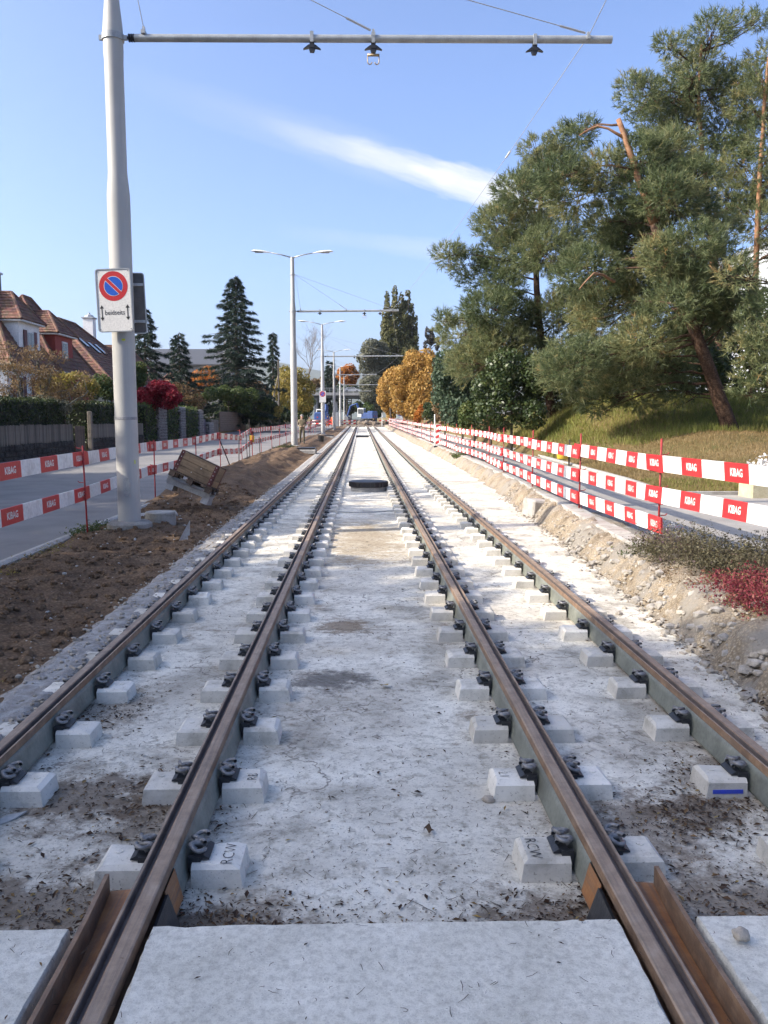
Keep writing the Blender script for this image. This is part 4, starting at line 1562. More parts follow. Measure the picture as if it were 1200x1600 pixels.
# low black manhole tops and a bucket in the soil strip by the masts
for (x, y, lab) in ((-2.75, 41.5, 'low black manhole top beside the second mast'), (-2.8, 70.5, 'low black manhole top beside the mast with the small sign')):
    m_ = empty('manhole_top', (x, y, soil_z(x, y))); tag(m_, lab, 'manhole')
    mb = MB(); mb.cbox((0, 0, .04), (1.0, 1.2, .2), .03); mb.build('collar', M_CONC, m_)
    mb = MB(); mb.cbox((0, 0, .19), (.9, 1.0, .09), .02); mb.build('cover', M_BLKI, m_)
bk = MB(); bk.lathe([(.18, 0), (.23, .42), (.20, .42), (.17, .05)], 16)
o = bk.build('bucket', M_BLKI, None, loc=(-2.75, 57, soil_z(-2.75, 57)), smooth=40); tag(o, 'black bucket standing in the soil between the masts', 'bucket')
# thin hose looped on the track bed
P = [Vector((-.75 + 1.75 * t + .0, 16.3 + .35 * math.sin(t * 3.1) + .25 * math.cos(t * 7), -.188)) for t in [k / 24 for k in range(25)]]
mb = MB(); mb.tube([p - P[0] for p in P], .012, 6)
o = mb.build('hose', surf('pale_hose', (.5, .5, .48), rough=.5), None, loc=P[0], smooth='all'); tag(o, 'thin pale hose lying across the track bed before the drain', 'hose')
# boulder of broken concrete in the cut bank
def rock(bm_, c, r, seed, sub=2, squash=.8):
    me = bmesh.new(); bmesh.ops.create_icosphere(me, subdivisions=sub, radius=1)
    vs_ = []
    for v in me.verts:
        p = v.co.copy()
        k = 1 + .28 * noise.noise(p * 1.3 + Vector((seed, 0, 0))) + .12 * noise.noise(p * 3.1 + Vector((0, seed, 0)))
        vs_.append((c[0] + p.x * r * k, c[1] + p.y * r * k, c[2] + p.z * r * k * squash))
    bm_.add(vs_, [tuple(v.index for v in f.verts) for f in me.faces]); me.free()
mb = MB(); mb.cbox((0, 0, 0), (.4, .5, .34), .03)
o = mb.build('concrete_block', M_CONC, None, loc=(interp(15.8, XE) + .12, 15.8, -.05), rot=(.05, .1, .25)); tag(o, 'broken grey concrete block stuck in the sandy bank', 'concrete block')
mb = MB(); rock(mb, (0, 0, 0), .027, 3.3, 3, .7)
o = mb.build('pebble', surf('pale_pebble', (.42, .37, .30), rough=.85, scale=30), None, loc=(1.215, 2.46, .016), smooth='all'); tag(o, 'single pale pebble on the slab right of the crossing', 'pebble')
mb = MB(); rock(mb, (0, 0, 0), .03, 7.1, 2, .6)
o = mb.build('pebble', MATS['pale_pebble'], None, loc=(.62, 3.86, -.19), smooth='all'); tag(o, 'grey pebble on the track bed near the right inner rail', 'pebble')
mb = MB(); mb.slab([(-.10, .0, 0), (.01, .03, 0), (.1, .01, 0), (.03, -.02, 0), (-.06, -.03, 0)], (0, 0, .006))
o = mb.build('pale_chip', M_TARP, None, loc=(-1.66, 3.72, -.197), rot=(.06, -.05, .7)); tag(o, 'pale plastic chip on the bed inside the left track', 'chip')

# ---------------------------------------------------------------- crumbs: clods, gravel, fallen leaves, twigs (nobody could count them)
def scatter_rocks(name, label, cat, mat, n, area, size, zf, seed, squash=.75):
    r_ = random.Random(seed)
    base = bmesh.new(); bmesh.ops.create_icosphere(base, subdivisions=1, radius=1)
    bvv = np.array([v.co[:] for v in base.verts]); bff = np.array([[v.index for v in f.verts] for f in base.faces]); base.free()
    out = []
    for k in range(n):
        x, y = area(r_)
        s = size(r_)
        ang = r_.uniform(0, 6.28)
        sc3 = np.array([r_.uniform(.7, 1.3), r_.uniform(.7, 1.3), r_.uniform(.5, .9) * squash / .75])
        p = bvv * (1 + np.array([r_.uniform(-.22, .22) for _ in range(len(bvv))])[:, None]) * sc3 * s
        ca, sa = math.cos(ang), math.sin(ang)
        p = p @ np.array([[ca, sa, 0], [-sa, ca, 0], [0, 0, 1]])
        p = p + np.array([x, y, zf(x, y) + s * .25])
        out.append(p[bff].reshape(-1, 3))
    o = inst(name, np_mesh(name, np.concatenate(out), 3, mat))
    tag(o, label, cat, kind='stuff')
    return o


near_soil = lambda r_: (r_.uniform(-4.4, -2.4), 3.2 + 17 * r_.random() ** 1.6)
scatter_rocks('soil_clods', 'clods of brown earth on the soil strip', 'soil', M_SOIL, 4000, near_soil, lambda r_: .008 + .045 * r_.random() ** 3, soil_z, 1)
scatter_rocks('white_stones', 'small pale stones in the brown soil', 'stones', surf('pale_stone', (.5, .48, .43), (.36, .33, .29), 30, .9, .2, 60), 420, near_soil, lambda r_: .006 + .022 * r_.random() ** 3, soil_z, 2)
def bank_area(r_):
    y = 3 + 17 * r_.random() ** 1.4
    return interp(y, XE) + r_.choice([r_.gauss(-.03, .1), r_.uniform(0, .4)]), y
def bank_z(x, y):
    xe = interp(y, XE)
    return interp(x - xe, [(-.16, -.205), (0, -.18), (.1, -.03), (.2, .07), (.36, .11), (.6, .12)]) + prof(y)
M_GRAV = surf('bank_gravel', (.36, .32, .26), (.24, .21, .17), 20, .95, .4, 60, c3=(.46, .43, .37))
scatter_rocks('bank_gravel', 'crumbs of sand and gravel along the cut bank', 'gravel', M_GRAV, 4200, bank_area, lambda r_: .004 + .034 * r_.random() ** 5, bank_z, 3)
M_CHUNK = surf('broken_concrete', (.34, .315, .275), (.22, .2, .17), 12, .95, .6, 40, c3=(.44, .41, .36), bdist=.02)
scatter_rocks('broken_concrete', 'broken grey lumps of concrete and earth at the foot of the cut bank', 'rubble', M_CHUNK, 260, lambda r_: ((lambda y: (interp(y, XE) + r_.gauss(.05, .09), y))(3.2 + 9 * r_.random() ** 1.2)), lambda r_: .012 + .06 * r_.random() ** 3, bank_z, 8)
scatter_rocks('ledge_rubble', 'broken crumbs on the ledge outside the left rail', 'rubble', M_GRAV, 1500, lambda r_: (r_.uniform(-2.38, -1.98), 2.8 + 20 * r_.random() ** 1.3), lambda r_: .005 + .018 * r_.random() ** 2, lambda x, y: -.115, 4)
scatter_rocks('dug_rubble', 'broken stones and rubble of the dug-up ground', 'rubble', M_DUG, 420, lambda r_: (r_.uniform(-4, 9), r_.uniform(138, 160)), lambda r_: .12 + .5 * r_.random() ** 2, dug_z, 5)
scatter_rocks('bed_grit', 'grit on the concrete track bed', 'grit', M_GRAV, 2600, lambda r_: (r_.uniform(-1.9, 2.6), 2.65 + 11 * r_.random() ** 1.7), lambda r_: .002 + .007 * r_.random() ** 2, lambda x, y: -.2, 6)

LITTER = leafmat('fallen_leaf', [(0.0, (0.035, 0.02, 0.012)), (0.4, (0.075, 0.042, 0.022)), (0.7, (0.13, 0.075, 0.035)), (0.9, (0.2, 0.13, 0.05)), (1.0, (0.34, 0.25, 0.08))], 0.0, .8)


def litter(name, label, n, where, size, seed):
    r_ = np.random.default_rng(seed)
    V, T = [], []
    for k in range(n):
        x, y, z = where(r_)
        s = size * (.4 + 1.0 * r_.random() ** 2)
        a = r_.random() * 6.28
        d = np.array([math.cos(a), math.sin(a), r_.uniform(-.25, .3)]) * s
        e = np.array([-math.sin(a), math.cos(a), r_.uniform(-.3, .5)]) * s * r_.uniform(.3, .6)
        c = np.array([x, y, z + .004 + abs(d[2]) + .3 * abs(e[2])])
        mid = np.array([0, 0, -s * .12])
        # two folded halves, pointed at both ends
        V += [c - d, c + e * .9 - d * .1 + np.array([0, 0, s * .15]), c + d, c + mid,
              c - d, c + mid, c + d, c - e * .9 + d * .1 + np.array([0, 0, s * .2])]
        t = r_.random() ** 2.2
        T += [t, t]
    o = inst(name, np_mesh(name, np.array(V), 4, LITTER, np.array(T)))
    tag(o, label, 'leaves', kind='stuff')


# leaves drift together: in front of the crossing slab, around the blocks, under the outer rails
def lw1(r_):
    q = r_.random()
    if q < .30:   # drift along the slab edge
        x = r_.uniform(-1.7, 2.6); y = 2.62 + abs(r_.normal(0, .16))
    elif q < .76:  # patches inside the tracks, first few sleepers
        cx, cy, hx, hy = [s for s in STAINS if s[4] == MULCH][int(r_.integers(10))][:4]
        x, y = r_.normal(cx, hx * .55), r_.normal(cy, hy * .55)
    elif q < .88:  # against the foot of the rails
        x = list(RAILS.values())[int(r_.integers(4))] + r_.choice([-1, 1]) * (.09 + abs(r_.normal(0, .05))); y = 2.7 + 9 * r_.random() ** 2
    else:
        x = r_.uniform(-1.9, 2.7); y = 2.65 + 10 * r_.random() ** 2
    return x, max(2.62, y), -.199
litter('leaf_litter', 'dead brown leaves drifted on the track bed', 4200, lw1, .016, 11)
litter('leaf_crumbs', 'crumbled dark leaf bits on the track bed', 11000, lw1, .008, 12)
def lw2(r_):
    y = 2.5 + 14 * r_.random() ** 1.5
    return interp(y, XE) + r_.normal(.0, .14), y, bank_z(interp(y, XE), y) + .03
litter('bank_leaves', 'dead leaves caught along the cut bank', 900, lw2, .02, 13)
def lw3(r_):
    return r_.uniform(-1.2, 1.6), r_.uniform(.9, 2.58), -.009
litter('slab_leaf_bits', 'few leaf bits on the crossing slabs', 70, lw3, .012, 14)
# leaves lying on the bed under the first right blocks: a few large single ones
for k, (x, y, z, s, c, lab) in enumerate(((.78, 2.66, -.19, .05, .95, 'curled yellow-brown leaf against the crossing slab'), (.30, 3.55, -.19, .04, .5, 'lone brown leaf on the bed between the tracks'), (1.42, 3.05, -.19, .04, .3, 'dark red leaf on the bed inside the right track'), (.16, 5.6, -.19, .05, 1.0, 'small pale yellow leaf on the bed between the tracks'))):
    d = np.array([.9, .35, .1]) * s; e = np.array([-.3, .6, .2]) * s
    V = [-d, e * .5 - d * .3, e - d * .0, d * .5 + e * .5, d, -e * .4 + d * .4, -e * .9, -d * .5 - e * .4]
    V = [v + np.array([0, 0, .012 + .006 * math.sin(i * 2.1)]) for i, v in enumerate(V)]
    o = inst('fallen_leaf', np_mesh('fallen_leaf', np.array(V), 8, LITTER, np.array([c])), None, (x, y, z), (0, 0, k * 1.1))
    tag(o, lab, 'leaf')
# twigs and needles
r_ = np.random.default_rng(21)
V = []
for k in range(3400):
    if k < 240: x, y, z = r_.uniform(-1.3, 1.7), r_.uniform(.9, 2.58), -.008
    else: x, y, z = r_.uniform(-1.8, 2.7), 2.65 + 9 * r_.random() ** 1.5, -.198
    L = (.02 + .055 * r_.random() ** 2.5); a = r_.random() * 6.28; w_ = .0016
    if k < 240: L *= .7; w_ = .0011
    d = np.array([math.cos(a), math.sin(a), 0]) * L / 2; e = np.array([-math.sin(a), math.cos(a), 0]) * w_
    c = np.array([x, y, z + .003]); b2 = e * r_.uniform(-4, 4)
    V += [c - d - e, c + b2 - e, c + b2 + e, c - d + e, c + b2 - e, c + d - e * .5, c + d + e * .5, c + b2 + e]
o = inst('twig_litter', np_mesh('twig_litter', np.array(V), 4, surf('dry_twig', (.085, .06, .04), (.05, .035, .025), 30, .9, 0)))
tag(o, 'thin twigs and pine needles strewn on the concrete', 'twigs', kind='stuff')
# ================================================================ vegetation builders
def wob(P, f, seed):
    """cheap smooth 3D noise in about -1..1 for arrays of points"""
    r_ = np.random.default_rng(seed)
    out = np.zeros(len(P))
    for k in range(5):
        d = r_.normal(size=3); d /= np.linalg.norm(d)
        d2 = r_.normal(size=3); d2 /= np.linalg.norm(d2)
        out += np.sin(P @ d * f * (1 + .35 * k) + r_.random() * 6.28) * np.cos(P @ d2 * f * (1.2 + .3 * k) + r_.random() * 6.28)
    return out / 2.2


def unit(a):
    return a / np.maximum(np.linalg.norm(a, axis=1, keepdims=True), 1e-9)


def lobe_points(lobes, n, r_, inner=.45):
    """points through the outer part of a set of ellipsoids, with outward normals"""
    L = np.array(lobes, dtype=float)
    vol = (L[:, 3] * L[:, 4] * L[:, 5]) ** .7
    idx = r_.choice(len(L), size=n, p=vol / vol.sum())
    d = unit(r_.normal(size=(n, 3)))
    rr = (inner ** 3 + (1 - inner ** 3) * r_.random(n)) ** (1 / 3.)
    P = L[idx, :3] + d * rr[:, None] * L[idx, 3:6]
    N = unit(d / L[idx, 3:6])
    return P, N


def leaf_faces(P, N, size, r_, aspect=.6, tilt=.9, droop=0.0, fold=.18):
    """kite-shaped leaves, one quad each"""
    n = len(P)
    nn = unit(N + r_.normal(size=(n, 3)) * tilt)
    a = unit(np.cross(nn, r_.normal(size=(n, 3))))
    a[:, 2] -= droop
    a = unit(a)
    b = np.cross(nn, a)
    s = (size * (.55 + .9 * r_.random(n)))[:, None]
    f = nn * s * fold
    V = np.empty((n, 4, 3))
    V[:, 0] = P - a * s
    V[:, 1] = P + b * s * aspect + f
    V[:, 2] = P + a * s * 1.0
    V[:, 3] = P - b * s * aspect + f
    return V.reshape(-1, 3)


def crown(name, lobes, n, size, mat, parent, seed, gap=.0, gapf=1.2, inner=.45, aspect=.6, tilt=.9, droop=0., tint_up=0.0, kind=None):
    r_ = np.random.default_rng(seed)
    base = np.array([l[:3] for l in lobes]).mean(axis=0)
    P, N = lobe_points(lobes, n, r_, inner)
    keep = wob(P, gapf, seed + 1) > (-1 + gap)
    P, N = P[keep], N[keep]
    t = np.clip(.5 + .22 * wob(P, gapf * 1.7, seed + 2) + r_.normal(0, .17, len(P)), 0, 1)
    o = inst(name, np_mesh(name, leaf_faces(P, N, size, r_, aspect, tilt, droop), 4, mat, t), parent)
    if kind: o['kind'] = kind
    return o


M_BARK = surf('grey_brown_bark', (0.10, 0.08, 0.06), (0.055, 0.043, 0.033), 8, .95, .9, 14, bdist=.04)
M_PBARK = earth('pine_bark', (0.07, 0.042, 0.03), (0.13, 0.078, 0.052), (0.21, 0.14, 0.10), 3, 12, .06, .9)
M_OBARK = surf('orange_pine_bark', (0.28, 0.14, 0.07), (0.17, 0.085, 0.045), 6, .9, .6, 20, c3=(.34, .21, .12), bdist=.02)
M_LBARK = surf('lichen_bark', (0.15, 0.14, 0.10), (0.05, 0.042, 0.034), 7, .95, .8, 16, c3=(.25, .25, .19), bdist=.03)

G_PINE = leafmat('pine_needles', [(0, (0.05, 0.075, 0.034)), (.33, (0.12, 0.15, 0.066)), (.58, (0.205, 0.225, 0.105)), (.82, (0.31, 0.28, 0.12)), (1, (0.33, 0.20, 0.08))], .4, .5)
G_SPRUCE = leafmat('spruce_needles', [(0, (0.012, 0.026, 0.018)), (.5, (0.028, 0.05, 0.033)), (1, (0.06, 0.075, 0.045))], .12, .55)
G_DARK = leafmat('dark_green_leaf', [(0, (0.02, 0.035, 0.012)), (.5, (0.045, 0.07, 0.022)), (1, (0.1, 0.12, 0.035))], .25, .45, .4)
G_MID = leafmat('mid_green_leaf', [(0, (0.03, 0.055, 0.018)), (.5, (0.075, 0.11, 0.035)), (1, (0.17, 0.18, 0.055))], .35)
G_BLUE = leafmat('blue_green_leaf', [(0, (0.03, 0.055, 0.032)), (.5, (0.065, 0.10, 0.06)), (1, (0.12, 0.155, 0.085))], .3)
G_YEL = leafmat('autumn_yellow_leaf', [(0, (0.24, 0.125, 0.03)), (.5, (0.42, 0.25, 0.065)), (1, (0.56, 0.38, 0.12))], .4)
G_ORG = leafmat('autumn_orange_leaf', [(0, (0.30, 0.09, 0.015)), (.5, (0.46, 0.17, 0.03)), (1, (0.52, 0.28, 0.06))], .4)
G_RED = leafmat('crimson_leaf', [(0, (0.09, 0.006, 0.012)), (.5, (0.22, 0.014, 0.028)), (1, (0.36, 0.04, 0.05))], .35)
G_BROWN = leafmat('withered_brown_leaf', [(0, (0.085, 0.05, 0.025)), (.5, (0.18, 0.115, 0.055)), (1, (0.30, 0.22, 0.10))], .35)
G_OLIVE = leafmat('yellow_olive_leaf', [(0, (0.12, 0.11, 0.025)), (.5, (0.27, 0.22, 0.055)), (1, (0.42, 0.32, 0.09))], .4)
G_GREY = leafmat('grey_green_leaf', [(0, (0.085, 0.09, 0.06)), (.5, (0.15, 0.155, 0.105)), (1, (0.23, 0.22, 0.15))], .35)
G_POP = leafmat('poplar_leaf', [(0, (0.05, 0.06, 0.025)), (.5, (0.125, 0.13, 0.055)), (1, (0.25, 0.22, 0.09))], .3)
G_HEDGE = leafmat('hedge_leaf', [(0, (0.016, 0.028, 0.008)), (.5, (0.035, 0.052, 0.014)), (1, (0.07, 0.08, 0.022))], .2, .5)
G_GRASS = leafmat('grass_blade', [(0, (0.10, 0.125, 0.025)), (.45, (0.2, 0.215, 0.05)), (.8, (0.3, 0.26, 0.085)), (1, (0.36, 0.27, 0.12))], .35)
G_DRY = leafmat('dry_grass_blade', [(0, (0.15, 0.11, 0.04)), (.5, (0.23, 0.16, 0.07)), (1, (0.3, 0.21, 0.1))], .3)
G_HEATH = leafmat('heather_twig', [(0, (0.05, 0.045, 0.025)), (.5, (0.11, 0.10, 0.055)), (.8, (0.17, 0.15, 0.08)), (1, (0.16, 0.10, 0.13))], .2)
G_ROSE = leafmat('red_groundcover_leaf', [(0, (0.09, 0.015, 0.025)), (.4, (0.19, 0.03, 0.045)), (.7, (0.30, 0.08, 0.085)), (.85, (0.26, 0.15, 0.08)), (1, (0.2, 0.17, 0.07))], .3)
G_WHITE = leafmat('white_flower', [(0, (.6, .58, .55)), (1, (.78, .77, .74))], .2)


def trunk_mesh(mb, pts, r0, r1, n=8, mi=0, sub=3, jitter=.0, seed=0):
    """tapered, slightly crooked limb through pts"""
    rr = random.Random(seed)
    P = [Vector(p) for p in pts]
    out = []
    for i in range(len(P) - 1):
        p0, p1, p2, p3 = P[max(i - 1, 0)], P[i], P[i + 1], P[min(i + 2, len(P) - 1)]
        for k in range(sub):
            t = k / sub
            q = 0.5 * ((2 * p1) + (p2 - p0) * t + (2 * p0 - 5 * p1 + 4 * p2 - p3) * t * t + (3 * p1 - p0 - 3 * p2 + p3) * t ** 3)
            if jitter and not (i == 0 and k == 0): q = q + Vector((rr.uniform(-1, 1), rr.uniform(-1, 1), rr.uniform(-1, 1))) * jitter
            out.append(q)
    out.append(P[-1])
    m = len(out) - 1
    mb.tube(out, [r0 + (r1 - r0) * (i / m) ** .8 for i in range(m + 1)], n, mi)


def grow(mb, p, d, L, r, depth, rr, spread=.6, up=.15, n=6, kids=3, mi=0, ends=None):
    """simple branching skeleton"""
    d = d.normalized()
    q1 = p + d * L * .5 + Vector((rr.uniform(-1, 1), rr.uniform(-1, 1), rr.uniform(-1, 1))) * L * .07
    q2 = p + d * L + Vector((rr.uniform(-1, 1), rr.uniform(-1, 1), rr.uniform(-.5, 1))) * L * .1
    mb.tube([p, q1, q2], [r, r * .82, r * .6], max(4, n), mi, cap=depth == 0)
    if ends is not None: ends.append(q2)
    if depth == 0: return
    for k in range(kids):
        nd = (q2 - q1).normalized() + Vector((rr.gauss(0, 1), rr.gauss(0, 1), rr.gauss(0, .7))) * spread + Vector((0, 0, up))
        st_ = q2 if k < 2 else q1.lerp(q2, rr.random())
        grow(mb, st_, nd, L * rr.uniform(.62, .85), r * .58, depth - 1, rr, spread, up, n - 1, kids, mi, ends)


def tree(name, label, base, lobes, nleaf, size, mat, seed, trunk_r=.15, bark=None, group=None, cat='tree', gap=.25, gapf=1.2, limbs=6, depth=2, **kw):
    """trunk with limbs reaching into each lobe of the crown; lobes given relative to the base"""
    root = empty(name, base)
    tag(root, label, cat, group)
    rr = random.Random(seed)
    mb = MB()
    zs = [l[2] for l in lobes]
    zmid = min(zs) + .4 * (max(zs) - min(zs))
    cx, cy = sum(l[0] for l in lobes) / len(lobes), sum(l[1] for l in lobes) / len(lobes)
    top = Vector((cx * .7, cy * .7, zmid))
    trunk_mesh(mb, [(0, 0, -.3), (cx * .15, cy * .15, zmid * .35), (cx * .4, cy * .4, zmid * .7), top], trunk_r, trunk_r * .5, 9, 0, 3, trunk_r * .25, seed)
    for l in rr.sample(list(lobes), min(limbs, len(lobes))):
        c = Vector(l[:3])
        s = Vector((cx * .4, cy * .4, zmid * .7)).lerp(top, rr.random())
        trunk_mesh(mb, [s, s.lerp(c, .5) + Vector((0, 0, .1 * l[5])), c], trunk_r * .4, trunk_r * .12, 6, 0, 2, trunk_r * .3, seed)
        for k in range(3):
            e = c + Vector((rr.gauss(0, .6) * l[3], rr.gauss(0, .6) * l[4], rr.gauss(.2, .5) * l[5]))
            mb.tube([s.lerp(c, .7), c.lerp(e, .5), e], [trunk_r * .16, trunk_r * .1, trunk_r * .03], 4)
    mb.build('trunk', bark or M_BARK, root, smooth='all')
    crown('crown', lobes, nleaf, size, mat, root, seed, gap, gapf, **kw)
    return root


def shoots(C, D, L, k, w, r_, tint, spread=.75, along=.8):
    """bristling needle shoots: k slim triangles along each axis"""
    n = len(C)
    D = unit(D)
    tpos = r_.random((n, k)) * along
    dirs = D[:, None, :] + r_.normal(size=(n, k, 3)) * spread
    dirs /= np.linalg.norm(dirs, axis=2, keepdims=True)
    Ln = (L * (.6 + .8 * r_.random((n, 1))))[..., None] * np.ones((n, k, 1))
    base = C[:, None, :] + D[:, None, :] * (tpos[..., None] * Ln * 1.3)
    perp = np.cross(dirs, r_.normal(size=(n, k, 3)))
    perp /= np.maximum(np.linalg.norm(perp, axis=2, keepdims=True), 1e-9)
    V = np.empty((n, k, 3, 3))
    V[:, :, 0] = base - perp * w
    V[:, :, 1] = base + perp * w
    V[:, :, 2] = base + dirs * Ln
    T = np.repeat(np.clip(tint[:, None] + r_.normal(0, .06, (n, k)), 0, 1).ravel(), 1)
    return V.reshape(-1, 3), T


def pine(name, label, trunk_pts, r0, clumps, seed, nshoot=230, group=None, bare=(), dens=1.0, L=.21, split=.45):
    """clumps: (x,y,z,r) world; foliage in pads carried by limbs off the trunk"""
    base = Vector(trunk_pts[0])
    root = empty(name, base)
    tag(root, label, 'tree', group)
    rr = random.Random(seed)
    r_ = np.random.default_rng(seed)
    T = [Vector(p) - base for p in trunk_pts]
    low, high, limbs = MB(), MB(), MB()
    # lower trunk grey-brown, upper trunk orange
    m = max(1, int(len(T) * split))
    rad = lambda i: r0 * (1 - .72 * i / (len(T) - 1))
    trunk_mesh(low, T[:m + 1], rad(0), rad(m), 14, 0, 4, r0 * .06, seed)
    trunk_mesh(high, T[m:], rad(m), rad(len(T) - 1), 12, 0, 4, r0 * .06, seed)
    # root flare
    low.tube([T[0] + Vector((0, 0, -.35)), T[0] + (T[1] - T[0]) * .04], [r0 * 1.5, r0 * 1.02], 14)
    Cs, Ds, Ts = [], [], []
    for (x, y, z, r) in clumps:
        c = Vector((x, y, z)) - base
        # limb leaves the trunk a bit below the clump
        best = min(range(len(T) * 8), key=lambda q: (T[min(q // 8, len(T) - 2)].lerp(T[min(q // 8 + 1, len(T) - 1)], (q % 8) / 8.) - c + Vector((0, 0, 1.0))).length)
        s = T[min(best // 8, len(T) - 2)].lerp(T[min(best // 8 + 1, len(T) - 1)], (best % 8) / 8.)
        dist = (c - s).length
        mid = s.lerp(c, .5) + Vector((rr.uniform(-.1, .1), rr.uniform(-.1, .1), rr.uniform(-.05, .1))) * dist
        tgt = limbs
        trunk_mesh(tgt, [s, mid, c], max(.02, .013 * dist + .012), .012, 6, 0, 3, .07, rr.random())
        n = int(nshoot * dens * max(.35, r * r))
        d = unit(r_.normal(size=(n, 3)))
        rad_ = (.30 + .70 * r_.random(n)) ** .55
        P = np.array(c)[None] + d * rad_[:, None] * np.array([r * 1.12, r * 1.12, r * .78])
        # break the pad into tufty bunches
        keep = (wob(P + np.array(base), 3.2 / max(r, .6), seed + 5) > -.34)
        P, d = P[keep], d[keep]
        Cs.append(P)
        Ds.append(d + np.array([0, 0, .55]))
        Ts.append(np.clip(.42 + rr.uniform(-.2, .2) + .1 * wob(P, 2.0, seed + 9) + r_.normal(0, .13, len(P)), 0, 1))
        for k in range(int(4 + 3 * r)):
            e = c + Vector(d[rr.randrange(len(d))]) * r * .85 if len(d) else c
            q = s.lerp(c, rr.uniform(.55, 1))
            tgt.tube([q, q.lerp(e, .55) + Vector((0, 0, -.06)), e], [.022, .014, .006], 4)
    low.build('trunk', M_PBARK, root, smooth='all')
    high.build('upper_trunk', M_OBARK, root, smooth='all')
    limbs.build('limbs', M_PBARK, root, smooth='all')
    V, Tn = shoots(np.concatenate(Cs), np.concatenate(Ds), L, 13, .0135, r_, np.concatenate(Ts))
    o = inst('crown', np_mesh('crown', V, 3, G_PINE, Tn), root)
    for P in bare:
        mb = MB()
        trunk_mesh(mb, [Vector(p) - base for p in P], .06, .015, 6, 0, 3, .05, seed)
        mb.build('dead_branch', M_OBARK, root, smooth='all')
    return root


def spruce(name, label, base, H, Rm, seed, n_br=150, mat=None, group=None, low=.08, droop=.35, card=.34):
    root = empty(name, base)
    tag(root, label, 'tree', group)
    rr = random.Random(seed)
    r_ = np.random.default_rng(seed)
    mb = MB()
    mb.tube([(0, 0, -.3), (0, 0, H * .5), (0, 0, H * .98)], [H * .016, H * .010, .02], 8)
    C, D, T = [], [], []
    for k in range(n_br):
        f = low + (1 - low) * ((k + rr.random()) / n_br) ** .95
        z = H * f
        L = Rm * (1 - f) ** .72 * (rr.uniform(.35, .8) if rr.random() < .5 else rr.uniform(.75, 1.15)) + .25
        a = k * 2.39996 + rr.uniform(-.4, .4)
        ca, sa = math.cos(a), math.sin(a)
        sag = droop * L * rr.uniform(.6, 1.3)
        P = []
        for q in range(7):
            t = q / 6
            P.append(Vector((ca * L * t, sa * L * t, z - sag * (t ** 1.3) + .22 * L * max(0, t - .6))))
        mb.tube([P[0], P[3], P[6]], [.05, .03, .01], 4)
        m = int(10 + 26 * L / card * .16)
        for q in range(m):
            t = .12 + .88 * rr.random() ** .75
            p = P[0].lerp(P[6], t)
            p.z = z - sag * t ** 1.3 + .22 * L * max(0, t - .6)
            side = rr.choice((-1, 1)) * rr.random() ** .8 * (.2 * L * (1.15 - t) + .08)
            C.append((p.x - sa * side, p.y + ca * side, p.z - abs(side) * .35 - rr.random() * .12))
            D.append((ca * .9 - sa * side * 2, sa * .9 + ca * side * 2, -.45 - .6 * rr.random()))
            T.append(rr.gauss(.45, .2))
    mb.build('trunk', M_BARK, root, smooth='all')
    V, Tn = shoots(np.array(C), np.array(D), card, 9, card * .09, r_, np.clip(np.array(T), 0, 1), .55, .6)
    inst('crown', np_mesh('crown', V, 3, mat or G_SPRUCE, Tn), root)
    return root


def bare_tree(name, label, base, H, seed, r0, depth=5, mat=None, group=None, spread=.42):
    root = empty(name, base)
    tag(root, label, 'tree', group)
    rr = random.Random(seed)
    mb = MB()
    mb.tube([(0, 0, -.3), (0, 0, H * .3)], [r0, r0 * .75], 8)
    grow(mb, Vector((0, 0, H * .28)), Vector((0, 0, 1)), H * .2, r0 * .7, depth, rr, spread, .25, 6, 3)
    mb.build('trunk', mat or M_BARK, root)
    return root


def hedge(name, label, x0, x1, y0, y1, z0, z1, mat, core, seed, size=.06, dens=1.0, group=None, rough=.07, cat='hedge'):
    """clipped hedge: dense core with a skin of leaves on every side"""
    root = empty(name, ((x0 + x1) / 2, (y0 + y1) / 2, z0))
    tag(root, label, cat, group)
    w, d, h = x1 - x0, y1 - y0, z1 - z0
    mb = MB()
    mb.cbox((0, 0, h / 2 - .03), (w - .12, d - .12, h - .06), min(.08, w * .2))
    mb.build('core', core, root)
    r_ = np.random.default_rng(seed)
    sides = [((0, 1, 0), w * h), ((0, -1, 0), w * h), ((1, 0, 0), d * h), ((-1, 0, 0), d * h), ((0, 0, 1), w * d)]
    Ps, Ns = [], []
    for nrm, area in sides:
        n = int(dens * area / (size * size) * .9)
        u, v = r_.random(n) - .5, r_.random(n)
        off = r_.normal(0, rough * .6, n)
        if nrm[0]:
            P = np.stack([nrm[0] * (w / 2) + nrm[0] * off, u * d, v * h], 1)
        elif nrm[1]:
            P = np.stack([u * w, nrm[1] * (d / 2) + nrm[1] * off, v * h], 1)
        else:
            P = np.stack([u * w, (v - .5) * d, h + off], 1)
        Ps.append(P); Ns.append(np.tile(np.array(nrm, float), (n, 1)))
    P, N = np.concatenate(Ps), np.concatenate(Ns)
    P = P + N * (.05 * wob(P, 2.2, seed))[:, None]
    t = np.clip(.48 + .18 * wob(P, 1.5, seed + 3) + r_.normal(0, .2, len(P)), 0, 1)
    inst('foliage', np_mesh('foliage', leaf_faces(P, N, size * .75, r_, .6, .7), 4, mat, t), root)
    return root


M_CORE = surf('hedge_inside', (0.02, 0.026, 0.01), (0.012, 0.015, 0.007), 8, .95, .6, 12)


